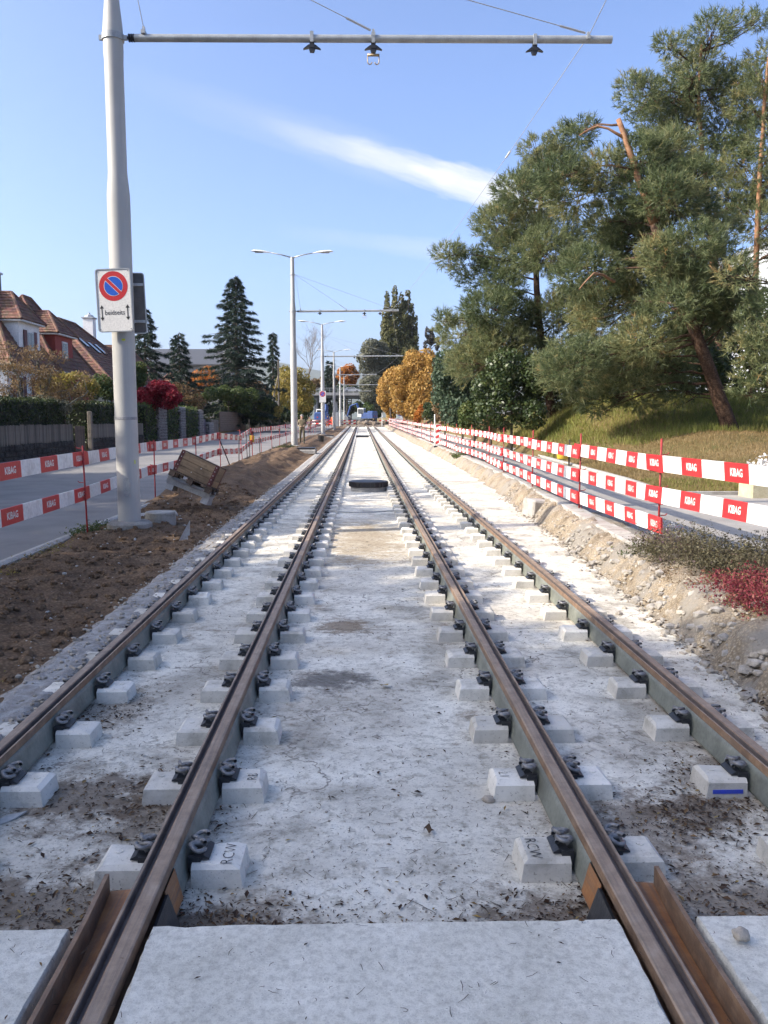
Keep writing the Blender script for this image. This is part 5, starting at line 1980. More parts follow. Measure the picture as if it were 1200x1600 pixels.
def blades(name, label, pts, h, w, mat, seed, cat='grass', lean=.35, parent=None):
    r_ = np.random.default_rng(seed)
    P = np.asarray(pts, float)
    n = len(P)
    a = r_.random(n) * 6.28
    e = np.stack([np.cos(a), np.sin(a), np.zeros(n)], 1) * w
    d = np.stack([r_.normal(0, lean, n), r_.normal(0, lean, n), np.ones(n)], 1)
    d = unit(d) * (h * (.5 + r_.random(n)))[:, None]
    V = np.empty((n, 3, 3))
    V[:, 0], V[:, 1], V[:, 2] = P - e, P + e, P + d
    t = np.clip(.45 + .25 * wob(P, .8, seed) + r_.normal(0, .18, n), 0, 1)
    o = inst(name, np_mesh(name, V.reshape(-1, 3), 3, mat, t), parent)
    o['kind'] = 'stuff'
    if parent is None: tag(o, label, cat)
    return o
# ================================================================ planting on the right
def C4(x, y, rpx, Y):
    p = at(x, y, Y)
    return (p.x, Y, p.z, rpx / FPX * Y)


rr = random.Random(5)
Yp = 30.0
pa = [(700, 398, 24), (728, 412, 32), (762, 436, 42), (795, 398, 46), (798, 350, 44), (832, 308, 44), (862, 262, 42), (884, 222, 32), (908, 205, 24), (838, 236, 26),
      (900, 300, 48), (945, 268, 38), (1000, 248, 42), (1050, 235, 40), (1012, 300, 52), (960, 345, 44), (1062, 330, 50), (860, 378, 58), (918, 428, 52), (992, 372, 48),
      (782, 492, 50), (724, 522, 40), (694, 500, 16), (742, 566, 46), (812, 560, 58), (872, 500, 60), (952, 486, 60), (1022, 440, 58), (1084, 424, 52),
      (900, 574, 58), (972, 572, 58), (1040, 556, 46), (1104, 500, 52), (1140, 456, 42), (1062, 612, 26), (1000, 616, 34), (1122, 372, 40), (936, 626, 30), (860, 618, 36), (1090, 276, 34)]
clA, clB = [], []
for (x, y, r) in pa:
    if x < 885:      # these pads belong to the pine standing farther back on the left
        Y = 41.0 + rr.uniform(-2.2, 2.0)
        clB.append(C4(x, y, r * .95, Y))
        if r > 40: clB.append(C4(x + rr.uniform(-30, 30), y + rr.uniform(-25, 25), r * .75, Y + rr.choice((-1.6, 1.8))))
    else:
        Y = Yp + 1.2 + rr.uniform(-1.4, 2.4)
        clA.append(C4(x, y, r * .95, Y))
        if r > 40: clA.append(C4(x + rr.uniform(-30, 30), y + rr.uniform(-25, 25), r * .75, Y + rr.choice((-1.3, 1.6))))
for (x, y, r) in ((1105, 455, 44), (1130, 420, 40), (1050, 480, 44), (1010, 530, 42), (1085, 385, 44), (1040, 400, 40), (1150, 490, 34)):
    clA.append(C4(x, y, r, 28.8 + rr.uniform(-.5, .5)))
trA = [at(1142, 676, Yp), at(1118, 606, Yp), at(1096, 545, Yp), at(1062, 455, Yp), at(1022, 350, Yp), at(990, 255, Yp), at(966, 186, Yp)]
trA[0] = Vector((trA[0].x, Yp, lawn_z(trA[0].x, Yp)))
bare = [[at(975, 215, Yp), at(935, 195, Yp), at(905, 212, Yp)], [at(960, 440, Yp - 1), at(930, 425, Yp - 2), at(905, 452, Yp - 2.3)]]
pine('pine_tree', 'broad leaning pine with broken orange top on the grass bank', trA, .30, clA, 31, bare=bare, nshoot=520, split=.7)
trB = [at(862, 660, 41), at(855, 590, 41), at(842, 500, 41), at(838, 400, 41), at(846, 310, 41), at(866, 232, 41)]
trB[0].z = lawn_z(trB[0].x, 41) - .1
pine('pine_tree', 'wide bushy pine reaching out over the barrier side, left of the leaning one', trB, .24, clB, 33, nshoot=480, split=.75)

Yc = 38.0
pc = [(1152, 38, 22), (1184, 32, 15), (1112, 50, 30), (1060, 80, 26), (1046, 68, 18), (1096, 100, 30), (1002, 150, 34), (1045, 150, 40), (1018, 190, 34), (1110, 150, 46), (1148, 132, 36), (1078, 118, 30), (1066, 200, 34),
      (1140, 200, 36), (985, 130, 18), (1130, 246, 38), (1050, 250, 30), (1150, 300, 36), (1040, 215, 28), (1120, 330, 36), (1085, 290, 30)]
clC = [C4(x, y, r, Yc + rr.uniform(-2.0, 2.2)) for x, y, r in pc] + [C4(x + rr.uniform(-15, 15), y + rr.uniform(-15, 15), r * .7, Yc + rr.uniform(-2.2, 2.4)) for x, y, r in pc if r > 28]
trC = [at(1130, 640, Yc), at(1124, 540, Yc), at(1114, 420, Yc), at(1108, 330, Yc), at(1098, 240, Yc), at(1092, 150, Yc), at(1096, 70, Yc)]
trC[0].z = lawn_z(trC[0].x, Yc) - .1
pine('pine_tree', 'tall slender pine with bare orange trunk rising behind the leaning pine', trC, .20, clC, 47, nshoot=300, split=.3)

Yd = 35.0
pd = [(1196, 90, 24), (1190, 120, 34), (1172, 165, 34), (1200, 160, 40), (1186, 215, 40), (1215, 220, 46), (1160, 260, 34), (1196, 290, 42), (1230, 300, 50), (1190, 350, 40), (1240, 380, 50), (1250, 160, 50), (1280, 250, 60), (1165, 330, 28), (1290, 360, 60), (1250, 90, 40)]
clD = [C4(x, y, r, Yd + rr.uniform(-1.5, 1.8)) for x, y, r in pd]
trD = [at(1172, 660, Yd), at(1176, 560, Yd), at(1180, 450, Yd), at(1184, 340, Yd), at(1190, 230, Yd), at(1198, 120, Yd), at(1205, 70, Yd)]
trD[0].z = lawn_z(trD[0].x, Yd) - .1
pine('pine_tree', 'pine with pale orange trunk in front of the office block', trD, .17, clD, 53, nshoot=300, split=.3)
# low bough of a neighbouring pine reaching in by the leaning trunk
ph = [(1186, 580, 38), (1165, 545, 30), (1200, 530, 40), (1215, 600, 44), (1172, 606, 26), (1230, 540, 50), (1190, 490, 36), (1260, 580, 56), (1150, 430, 30), (1240, 470, 50)]
Ye = 27.0
trE = [Vector((16.3, 28.5, lawn_z(16.3, 28.5) - .1)), Vector((16.1, 28.3, 2.6)), Vector((15.8, 28.0, 4.4)), Vector((15.6, 27.8, 6.4))]
pine('pine_tree', 'young bushy pine right of the leaning trunk', trE, .14, [C4(x, y, r, Ye + rr.uniform(-.8, 1.2)) for x, y, r in ph], 59, nshoot=200)

# dense dark shrubs under and beyond the pines
def lob(x, y, rpx, Y, sq=.9, base=(0, 0, 0)):
    p = at(x, y, Y)
    r = rpx / FPX * Y
    return (p.x - base[0], Y - base[1], p.z - base[2], r, r, r * sq)


def shrub_px(name, label, spots, Y, n, size, mat, seed, tr=.08, group=None, cat='shrub', jitter=1.2, **kw):
    r2 = random.Random(seed)
    x0 = sum(s[0] for s in spots) / len(spots)
    b = at(x0, 668, Y)
    b.z = (lawn_z(b.x, Y) if b.x > interp(Y, PATH_R) else .1 + prof(Y))
    L = [lob(x, y, r, Y + r2.uniform(-jitter, jitter), .95, b) for x, y, r in spots]
    return tree(name, label, b, L, n, size, mat, seed, tr, None, group, cat, **kw)


shrub_px('evergreen_shrub', 'dark evergreen shrub at the left foot of the grass bank', [(792, 640, 34), (770, 610, 36), (815, 610, 38), (760, 650, 26), (830, 648, 26), (790, 575, 34), (840, 585, 34)], 37, 15000, .075, G_DARK, 61, gap=.35, gapf=2.2)
shrub_px('evergreen_shrub', 'dark glossy shrub behind the grass bank under the pine crown', [(880, 620, 36), (920, 612, 34), (860, 580, 40), (905, 570, 44), (950, 600, 34), (985, 600, 28)], 41, 13000, .08, G_DARK, 62, gap=.35, gapf=2.2)
shrub_px('blue_green_tree', 'bushy blue-green tree standing just past the yellow trees', [(712, 600, 36), (700, 570, 26), (735, 620, 36), (745, 575, 36), (715, 640, 30), (690, 620, 18), (750, 540, 34), (770, 590, 36), (690, 590, 16)], 52, 17000, .10, G_BLUE, 63, gap=.3, gapf=1.8, cat='tree')
shrub_px('autumn_shrub', 'reddish autumn shrub below the blue-green tree', [(693, 636, 18), (703, 646, 15), (690, 652, 12)], 56, 2600, .09, G_BROWN, 65, gap=.3, gapf=2.5)
shrub_px('tall_shrub', 'tall green shrub mixed with yellow leaves beside the footpath', [(735, 645, 20), (748, 655, 16), (730, 658, 14), (752, 640, 18)], 43, 5200, .07, G_MID, 66, gap=.3, gapf=2.5)
shrub_px('tall_shrub', 'brown withered tall weeds at the lawn edge', [(765, 662, 14), (785, 664, 12), (752, 668, 9)], 40, 2400, .05, G_BROWN, 67, gap=.3, gapf=3)
shrub_px('evergreen_shrub', 'dark shrubbery behind the leaning pine trunk', [(1080, 590, 34), (1130, 600, 34), (1160, 640, 30), (1180, 610, 34), (1110, 570, 34), (1200, 640, 34), (1050, 590, 28), (1190, 665, 24)], 36.5, 12000, .08, G_DARK, 68, gap=.35, gapf=2.2)
shrub_px('evergreen_shrub', 'thick laurel behind the tall pine', [(1000, 560, 50), (1060, 540, 50), (1110, 520, 50), (1160, 540, 50), (1200, 560, 50), (950, 560, 44), (1180, 480, 40)], 43, 13000, .10, G_DARK, 69, gap=.3, gapf=1.8)

# grass on bank and lawn
r_ = np.random.default_rng(77)
n = 60000
X = 6.6 + 15 * r_.random(n); Yv = 29 + 15 * r_.random(n)
keep = np.array([mound(a, b) > .55 and a > 6.8 for a, b in zip(X, Yv)])
X, Yv = X[keep], Yv[keep]
blades('bank_grass', 'tall yellow-green grass on the bank', [(a, b, lawn_z(a, b) - .02) for a, b in zip(X, Yv)], .26, .012, G_GRASS, 78)
n = 110000
Yv = 17.1 + 27 * r_.random(n) ** 1.25; X = 6.4 + 14 * r_.random(n)
keep = np.array([a > interp(b, PATH_R) + .2 and mound(a, b) < 1.2 for a, b in zip(X, Yv)])
X, Yv = X[keep], Yv[keep]
blades('lawn_grass', 'short dry grass of the lawn', [(a, b, lawn_z(a, b) - .01) for a, b in zip(X, Yv)], .085, .010, G_DRY, 79)
keep = Yv < 20.5
blades('green_grass', 'greener grass along the near edge of the lawn', [(a + .04, b + .03, lawn_z(a, b) - .01) for a, b in zip(X[keep], Yv[keep])], .09, .009, G_GRASS, 81)
n = 9000
Yv = 30 + 60 * r_.random(n); X = np.array([interp(b, PATH_R) + .1 for b in Yv]) + 2.0 * r_.random(n)
blades('verge_grass', 'green verge beside the far footpath', [(a, b, lawn_z(a, b) - .02) for a, b in zip(X, Yv)], .18, .02, G_GRASS, 80)

# heather, dry weeds and the red ground cover on top of the near bank
def bushlet(name, label, cx, cy, rx, ry, h, n, mat, seed, leaf=.012, stems=500, cat='plants', z0=.1):
    root = empty(name, (cx, cy, z0))
    tag(root, label, cat, kind='stuff')
    r2 = np.random.default_rng(seed)
    a, q = r2.random(stems) * 6.28, np.sqrt(r2.random(stems))
    base = np.stack([rx * q * np.cos(a), ry * q * np.sin(a), np.full(stems, -.05)], 1)
    hh = h * (.45 + .55 * r2.random(stems)) * (1 - .55 * q ** 2)
    tip = base + np.stack([r2.normal(0, .10, stems) + .10 * np.cos(a) * q, r2.normal(0, .10, stems) + .1 * np.sin(a) * q, hh], 1)
    w_ = np.stack([-np.sin(a), np.cos(a), np.zeros(stems)], 1) * .0022
    V = np.empty((stems, 3, 3)); V[:, 0] = base - w_; V[:, 1] = base + w_; V[:, 2] = tip
    s = inst('stems', np_mesh('stems', V.reshape(-1, 3), 3, MATS['dry_twig']), root); s['kind'] = 'stuff'
    i = r2.integers(0, stems, n)
    t = r2.random(n) ** .6
    P = base[i] + (tip[i] - base[i]) * t[:, None] + r2.normal(0, .018, (n, 3))
    tint = np.clip(.45 + .3 * wob(P, 4, seed) + r2.normal(0, .2, n), 0, 1)
    l = inst('leaves', np_mesh('leaves', leaf_faces(P, np.tile([0, 0, 1.], (n, 1)), leaf, r2, .45, 1.2), 4, mat, tint), root); l['kind'] = 'stuff'
    return root


bushlet('heather_patch', 'grey-green heather tangle beside the end of the edging stones', 3.62, 9.0, .45, .9, .5, 11000, G_HEATH, 91, .014, 900)
bushlet('heather_patch', 'dry heather and weeds between the barrier and the red ground cover', 3.95, 7.8, .55, .9, .58, 12000, G_HEATH, 92, .014, 900)
bushlet('red_groundcover', 'crimson ground-cover plants on the near sand bank', 3.50, 6.75, .36, .95, .36, 14000, G_ROSE, 93, .014, 900)
bushlet('red_groundcover', 'second crimson patch nearest the right barrier', 3.75, 5.6, .55, .8, .34, 11000, G_ROSE, 94, .014, 900)
bushlet('dry_weeds', 'brown dead weeds along the lip of the bank', 3.2, 7.2, .12, 1.6, .16, 3600, G_BROWN, 95, .010, 500)
bushlet('green_weed', 'small green weed growing at the last edging stone', 3.32, 9.5, .16, .2, .16, 700, G_MID, 96, .016, 70)
bushlet('green_weed', 'tuft of weeds in the bank far down the right side', 4.0, 34, .25, .4, .35, 900, G_MID, 97, .03, 80)
bushlet('grass_tuft', 'green tuft at the foot of the signed mast', -4.15, 13.2, .35, .7, .22, 2600, G_MID, 98, .018, 500, z0=-.12)
bushlet('grass_tuft', 'weeds around the foot of the second mast', -3.9, 43.0, .5, 1.2, .4, 1800, G_MID, 99, .03, 200, z0=.1)
bushlet('grass_tuft', 'straggling grass along the road edge before the mast', -4.3, 11.2, .18, 1.6, .14, 1800, G_OLIVE, 100, .012, 500, z0=-.16)
bushlet('grass_tuft', 'green weeds on the soil beside the near track', -2.75, 5.3, .3, .7, .10, 900, G_OLIVE, 101, .010, 200, z0=-.16)
# white flowers by the first post of the barrier
def flowers(name, label, c, r, n, seed, size=.02):
    root = empty(name, c); tag(root, label, 'flowers')
    r2 = np.random.default_rng(seed)
    P = r2.normal(0, 1, (n, 3)) * np.array([r, r, r * .7]) * .55 + np.array([0, 0, r])
    inst('blossom', np_mesh('blossom', leaf_faces(P, unit(P), size, r2, .7, .6), 4, G_WHITE, r2.random(n)), root)
    m = 60
    V = np.empty((m, 3, 3)); B = r2.normal(0, r * .35, (m, 3)); B[:, 2] = -.05
    V[:, 0] = B; V[:, 1] = B + [.006, 0, 0]; V[:, 2] = P[:m]
    inst('stalk', np_mesh('stalk', V.reshape(-1, 3), 3, MATS['dry_twig']), root)['kind'] = 'stuff'
flowers('white_flowers', 'white flowers at the foot of a red barrier post', (3.80, 10.15, .14), .13, 420, 5, .016)

# planter box with white flowers on the far side of the path
pb = empty('planter_box', (8.25, 16.4, .105)); tag(pb, 'yellowish stone planter box behind the right barrier', 'planter')
M_PLANT = surf('planter_stone', (.52, .46, .30), (.42, .36, .22), 6, .85, .3, 40)
mb = MB(); mb.cbox((0, 0, .16), (1.1, .6, .32), .03); mb.build('trough', M_PLANT, pb)
mb = MB(); mb.box((0, 0, .318), (.95, .46, .02)); mb.build('soil', M_SOIL, pb)
flowers('white_flowers', 'bunch of white flowers growing in the planter box', (8.15, 16.4, .40), .27, 900, 6, .03)
# yellow litter bin
yb = at(879, 712, 27.5)
bn = empty('litter_bin', (yb.x, 27.5, lawn_z(yb.x, 27.5))); tag(bn, 'yellow litter bin on the lawn behind the right barrier', 'bin')
bn.scale = (.85, .85, .85)
mb = MB(); mb.lathe([(.20, .25), (.22, .3), (.23, .85), (.21, .85), (.2, .3)], 20); mb.build('barrel', M_YEL, bn, smooth=40)
mb = MB(); mb.lathe([(.235, .72), (.24, .73), (.24, .78), (.235, .79)], 20, cap=False); mb.build('band', M_BLKI, bn)
mb = MB(); mb.tube([(.26, 0, -.2), (.26, 0, 1.0)], .03, 8); mb.build('pole', MATS['dark_iron_rod'], bn)
mb = MB(); mb.lathe([(.0, .86), (.22, .85), (.2, .8)], 20, cap=False); mb.build('liner', M_BLKI, bn)
# ================================================================ gardens on the left
M_PALE = woodmat('grey_fence_wood', (0.10, 0.085, 0.065), (0.16, 0.14, 0.11), (0.22, 0.195, 0.16), (14, 14, 1))
M_WALLST = earth('dark_wall_stone', (0.05, 0.045, 0.038), (0.09, 0.082, 0.07), (0.14, 0.13, 0.11), 3, 9, .05, .9)
M_PLASTW = surf('white_plaster', (0.74, 0.74, 0.72), (0.66, 0.66, 0.645), 1.5, .85, .1, 40)
M_PLASTR = surf('red_plaster', (0.30, 0.055, 0.04), (0.24, 0.045, 0.035), 1.5, .85, .1, 40)
M_PLASTG = surf('grey_green_plaster', (0.32, 0.34, 0.29), (0.26, 0.28, 0.24), 1.5, .85, .1, 40)
M_GLASS = surf('window_glass', (0.05, 0.06, 0.07), (0.03, 0.035, 0.04), 2, .12, 0, sp=.8)
M_SHUT = surf('dark_red_shutter', (0.10, 0.02, 0.022), rough=.6, bump=.1, bscale=60)
M_WFRAME = surf('white_window_frame', (0.68, 0.68, 0.66), rough=.5, bump=0)
M_DARKM = surf('dark_metal_sheet', (0.045, 0.05, 0.055), (0.03, 0.033, 0.036), 5, .45, .05, 20)


def tilemat():
    m, nt, b = _new('clay_roof_tile')
    p = pos(nt)
    col = ramp(nt, ntex(nt, 1.6, 6, .7, p).outputs['Fac'], [(0.3, (0.075, 0.042, 0.032)), (0.5, (0.155, 0.078, 0.052)), (0.7, (0.27, 0.14, 0.085))])
    v = ntex(nt, 4.5, kind='ShaderNodeTexVoronoi', vec=p)
    col = mixn(nt, .3, col, mixn(nt, 1.0, col, v.outputs['Color'], 'MULTIPLY'))
    nt.links.new(col, b.inputs['Base Color'])
    b.inputs['Roughness'].default_value = .9
    return m


M_TILE = tilemat()
WX = -13.9      # garden wall line
WPART = dict(stones=0)


def stone_wall(label, y0, y1, z1):
    root = empty('garden_wall', (WX, (y0 + y1) / 2, -.05)); tag(root, label, 'wall')
    mb = MB(); mb.box((-.14, 0, z1 / 2 - .02), (.2, y1 - y0, z1)); mb.build('mortar', M_WALLST, root)
    r2 = random.Random(int(y0 * 10))
    z = 0
    while z < z1 - .05:
        h = min(r2.uniform(.2, .3), z1 - z)
        y = y0
        while y < y1 - .05:
            w = min(r2.uniform(.3, .6), y1 - y)
            mb = MB(); mb.cbox((0, 0, 0), (.26, w - .03, h - .03), .03)
            mb.build('stone', M_WALLST, root, loc=(-.10 + r2.uniform(-.02, .02), y + w / 2 - (y0 + y1) / 2, z + h / 2))
            y += w
        z += h
    return root


def slat_fence(label, y0, y1, z0, z1, step=.135):
    root = empty('paling_fence', (WX - .02, y0, z0)); tag(root, label, 'fence')
    mb = MB(); mb.box((0, 0, (z1 - z0) / 2), (.022, step - .035, z1 - z0))
    me = mb.mesh('slat', M_PALE)
    y = 0
    r2 = random.Random(3)
    while y < y1 - y0:
        inst('slat', me, root, (r2.uniform(-.006, .006), y, r2.uniform(-.03, .02)), (r2.uniform(-.012, .012), 0, 0))
        y += step
    for zz in (.15, z1 - z0 - .15):
        mb = MB(); mb.box((-.03, (y1 - y0) / 2, zz), (.035, y1 - y0, .07)); mb.build('rail_bar', M_PALE, root)
    y = 0
    while y <= y1 - y0:
        mb = MB(); mb.box((-.07, y, (z1 - z0) / 2 - .1), (.08, .09, z1 - z0 + .2)); mb.build('fence_post', M_PALE, root)
        y += 2.9
    return root


stone_wall('dark stone garden wall under the first paling fence', 26, 40.6, .68)
slat_fence('grey paling fence in front of the long clipped hedge', 26, 40.5, .63, 1.42)
hedge('clipped_hedge', 'long clipped dark yew hedge under the withered tree', WX - 1.25, WX - .2, 25.5, 40.4, .35, 2.5, G_HEDGE, M_CORE, 201, .07)
gt = empty('garden_gate', (WX - .05, 41.6, -.05)); tag(gt, 'dark wooden garden gate between the two paling fences', 'gate')
for k in range(9):
    mb = MB(); mb.box((0, -.62 + k * .155, .75), (.03, .13, 1.25)); mb.build('board', M_WOODD, gt)
mb = MB(); mb.box((-.04, 0, .4), (.03, 1.5, .1)); mb.box((-.04, 0, 1.1), (.03, 1.5, .1)); mb.build('crossbar', M_WOODD, gt)
mb = MB(); mb.cbox((0, 0, 1.05), (.2, .22, 2.2), .02)
o = mb.build('gate_post', M_PALE, None, loc=(WX + .08, 42.8, -.1)); tag(o, 'tall grey wooden post beside the garden gate', 'post')
stone_wall('dark stone garden wall under the second paling fence', 43.2, 53.6, .7)
slat_fence('grey paling fence past the garden gate', 43.3, 53.5, .66, 1.4)
hedge('clipped_hedge', 'clipped dark hedge behind the second paling fence', WX - 1.3, WX - .25, 43.4, 53.4, .4, 2.55, G_HEDGE, M_CORE, 202, .08)

M_GAB = surf('gabion_stone', (.17, .165, .16), (.10, .098, .095), 12, .95, .5, 30, c3=(.25, .245, .24))
def gabion(label, y0, y1, z1):
    root = empty('gabion_pillar', (WX - .2, (y0 + y1) / 2, 0)); tag(root, label, 'gabion', 'gabion pillars between the hedges')
    r2 = random.Random(int(y0 * 7))
    base = bmesh.new(); bmesh.ops.create_icosphere(base, subdivisions=1, radius=1)
    bvv = np.array([v.co[:] for v in base.verts]); bff = np.array([[v.index for v in f.verts] for f in base.faces]); base.free()
    out = []
    d = y1 - y0
    for k in range(int(d * z1 * 60)):
        face = r2.random()
        if face < .6: p = (.35, r2.uniform(-d / 2, d / 2), r2.uniform(.05, z1))
        elif face < .85: p = (r2.uniform(-.35, .35), -d / 2, r2.uniform(.05, z1))
        else: p = (r2.uniform(-.35, .35), r2.uniform(-d / 2, d / 2), z1)
        q = bvv * np.array([r2.uniform(.07, .13) for _ in range(3)]) * (1 + .2 * np.array([[r2.uniform(-1, 1)] for _ in bvv]))
        out.append((q + np.array(p))[bff].reshape(-1, 3))
    o = inst('stone_fill', np_mesh('stone_fill', np.concatenate(out), 3, M_GAB), root); o['kind'] = 'stuff'
    mb = MB(); mb.box((0, 0, z1 / 2), (.66, d - .06, z1 - .03)); mb.build('inner_fill', M_WALLST, root)
    mb = MB()
    for q in range(int(d / .2) + 1): mb.tube([(.46, -d / 2 + q * .2, 0), (.46, -d / 2 + q * .2, z1 + .08)], .006, 4)
    for q in range(int(z1 / .2) + 1): mb.tube([(.46, -d / 2, q * .2), (.46, d / 2, q * .2)], .006, 4)
    mb.build('wire_cage', M_WIRE, root)
gh = 'leafy hedges between the gabion pillars'
hedge('leafy_hedge', 'leafy hedge against the end of the second paling fence', WX - .9, WX + .1, 53.8, 56.4, 0, 2.6, G_MID, M_CORE, 203, .09, .9, gh, .12)
gabion('grey stone-filled gabion pillar nearest the paling fence', 56.6, 59.0, 2.55)
hedge('leafy_hedge', 'leafy hedge between the first and second gabion pillars', WX - .9, WX + .1, 59.2, 63.3, 0, 2.55, G_MID, M_CORE, 204, .09, .9, gh, .12)
gabion('grey stone-filled gabion pillar between two leafy hedges', 63.5, 65.2, 2.5)
hedge('leafy_hedge', 'leafy hedge past the second gabion pillar', WX - .9, WX + .1, 65.4, 70.6, 0, 2.55, G_MID, M_CORE, 205, .09, .9, gh, .12)
gabion('grey stone-filled gabion pillar beside the dark blue gate', 70.8, 72.6, 2.4)
mb = MB(); mb.cbox((0, 0, .75), (.08, 2.0, 1.6), .02)
o = mb.build('steel_gate', surf('dark_blue_gate', (.02, .03, .07), rough=.5), None, loc=(WX - .1, 74, 0.1)); tag(o, 'dark blue steel gate between gabion pillars', 'gate')
gabion('low gabion pillar on the far side of the dark blue gate', 75.2, 77.4, 1.3)
hedge('clipped_hedge', 'tall cube-shaped clipped hedge above the far gabion', WX - 4.0, WX - 1.2, 74.5, 80, .3, 3.7, G_HEDGE, M_CORE, 206, .11, .9)
slat_fence('weathered wooden fence beside the woven screen', 77.8, 81.5, .1, 1.6, .2)
mb = MB()
for k in range(9): mb.box((0, 0, .12 + k * .22), (.1 + .02 * (k % 2), 18, .2))
o = mb.build('woven_screen', M_WOODD, None, loc=(WX, 91, .1 + prof(91)))
tag(o, 'dark brown woven willow screen along the gardens', 'screen')

# withered tree with gnarled grey limbs behind the first hedge
wt = empty('withered_tree', (-15.6, 40.5, .3)); tag(wt, 'gnarled tree with withered brown leaves behind the long clipped hedge', 'tree')
mb = MB()
ends = []
r2 = random.Random(12)
B = Vector((0, 0, 0))
for k, (tx, tz, ty) in enumerate(((-3.2, 3.2, -.3), (-2.0, 4.2, .4), (-.9, 4.4, -.5), (.1, 4.2, .3), (1.0, 3.9, -.2), (2.0, 3.2, .3), (2.6, 2.7, -.3), (-2.9, 2.2, .3))):
    e = Vector((tx, ty, tz))
    trunk_mesh(mb, [(0, 0, 1.0), Vector((tx * .3, ty, 1.7)), Vector((tx * .65, ty * 1.5, tz * .75)), e], .10, .025, 7, 0, 3, .09, k)
    for q in range(9):
        s = Vector((tx * .3, ty, 1.7)).lerp(e, r2.uniform(.1, 1))
        f = s + Vector((r2.gauss(0, .5), r2.gauss(0, .5), r2.gauss(.25, .4)))
        mb.tube([s, s.lerp(f, .5) + Vector((0, 0, .08)), f], [.028, .016, .005], 4)
        ends.append(f)
trunk_mesh(mb, [(0, 0, -.3), (.03, 0, .5), (0, 0, 1.1)], .22, .15, 10, 0, 3, .03, 3)
mb.build('trunk', M_LBARK, wt, smooth='all')
L = [(e.x, e.y, e.z, .5, .55, .36) for e in ends]
crown('crown', L, 13500, .055, G_BROWN, wt, 301, .55, 2.4, .15, .4, 1.0, .7)
tree('low_shrub', 'grey-green shrub under the withered tree', (-14.9, 39.5, .3), [(0, 0, 2.0, .9, .6, .5), (-.9, .3, 1.9, .7, .6, .5), (.7, .2, 1.9, .6, .5, .4)], 2600, .06, G_GREY, 302, .06, cat='shrub')
tree('green_tree', 'small green tree behind the signed mast', at(213, 640, 62), [lob(213, 590, 16, 62, 1.1, at(213, 640, 62)), lob(208, 606, 14, 62, 1, at(213, 640, 62)), lob(219, 575, 10, 62, 1, at(213, 640, 62))], 3200, .10, G_MID, 303, .1)
bs = at(246, 640, 56)
tree('red_maple', 'crimson Japanese maple above the garden hedge', bs, [lob(x, y, r, 56 + q, .75, bs) for x, y, r, q in ((232, 618, 20, 0), (255, 612, 22, .6), (270, 620, 16, -.5), (222, 622, 14, .5), (245, 606, 16, -.4), (262, 628, 16, 0), (235, 630, 16, 0))], 7500, .085, G_RED, 304, .1, gap=.3, gapf=2.4)
bs = at(292, 640, 72)
tree('pink_brown_shrub', 'thin pinkish brown shrub behind the crimson maple', bs, [lob(x, y, r, 72, .9, bs) for x, y, r in ((285, 612, 14), (300, 620, 16), (275, 606, 10), (312, 630, 12))], 1700, .09, G_BROWN, 305, .07, cat='shrub', gap=.5, gapf=2.5)

for k, (spots, Y, n, mat, lab) in enumerate((
                                           ([(95, 598, 20), (120, 600, 22), (75, 605, 18), (140, 606, 16)], 48, 4200, G_OLIVE, 'olive garden shrub in front of the red house'),
                                           ([(158, 600, 18), (170, 612, 16), (146, 612, 14)], 52, 2600, G_MID, 'green garden shrub in front of the skylight house'))):
    bs = at(spots[1][0], 640, Y); bs.z = .35
    tree('garden_shrub', lab, bs, [lob(x, y, r, Y, .9, bs) for x, y, r in spots], n, .075, mat, 306 + k, .06, cat='shrub', gap=.5, gapf=2.4)

# conifers of the gardens
bs = at(230, 655, 86); bs.z = .4
spruce('spruce_tree', 'dark spruce partly hidden by the sign plates', bs, 12.6, 3.9, 311, 100)
bs = at(283, 655, 92); bs.z = .4
spruce('spruce_tree', 'smaller dark spruce in front of the long grey roof', bs, 10.6, 3.6, 312, 85)
bs = at(372, 655, 96); bs.z = .5
spruce('spruce_tree', 'large dark spruce standing above the garden hedges', bs, 17.2, 6.2, 313, 190, droop=.30)
bs = at(428, 655, 112); bs.z = .5
spruce('spruce_tree', 'slim dark spruce next to the wooden utility pole', bs, 12.7, 1.25, 314, 90, droop=.6)
bs = at(516, 655, 215); bs.z = .5
spruce('spruce_tree', 'small dark conifer beyond the bridge', bs, 16, 3, 315, 60, card=.8)

# hedges and shrubs further along
def bushes(name, label, spots, Y, n, size, mat, seed, tr=.08, cat='shrub', jit=1.5, **kw):
    r2 = random.Random(seed)
    x0 = sum(s[0] for s in spots) / len(spots)
    b = at(x0, 655, Y); b.z = .1 + prof(Y)
    return tree(name, label, b, [lob(x, y, r, Y + r2.uniform(-jit, jit), .9, b) for x, y, r in spots], n, size, mat, seed, tr, None, None, cat, **kw)
bushes('bamboo_hedge', 'yellow-green bamboo thicket below the large spruce', [(312, 625, 12), (330, 616, 13), (350, 614, 14), (372, 616, 14), (392, 618, 14), (362, 630, 14), (380, 634, 14)], 90, 6500, .11, G_MID, 321, gap=.3, gapf=2)
bushes('garden_hedge', 'rounded green hedge bulging over the woven screen', [(388, 640, 12), (402, 636, 13), (415, 632, 14), (398, 650, 11), (412, 650, 12), (424, 645, 12)], 96, 5200, .12, G_MID, 322, gap=.25, gapf=2)
bushes('garden_hedge', 'dark round hedge at the end of the woven screen', [(384, 655, 8), (430, 652, 9), (442, 655, 8), (395, 660, 8), (452, 652, 9)], 100, 2800, .12, G_DARK, 323, gap=.2)
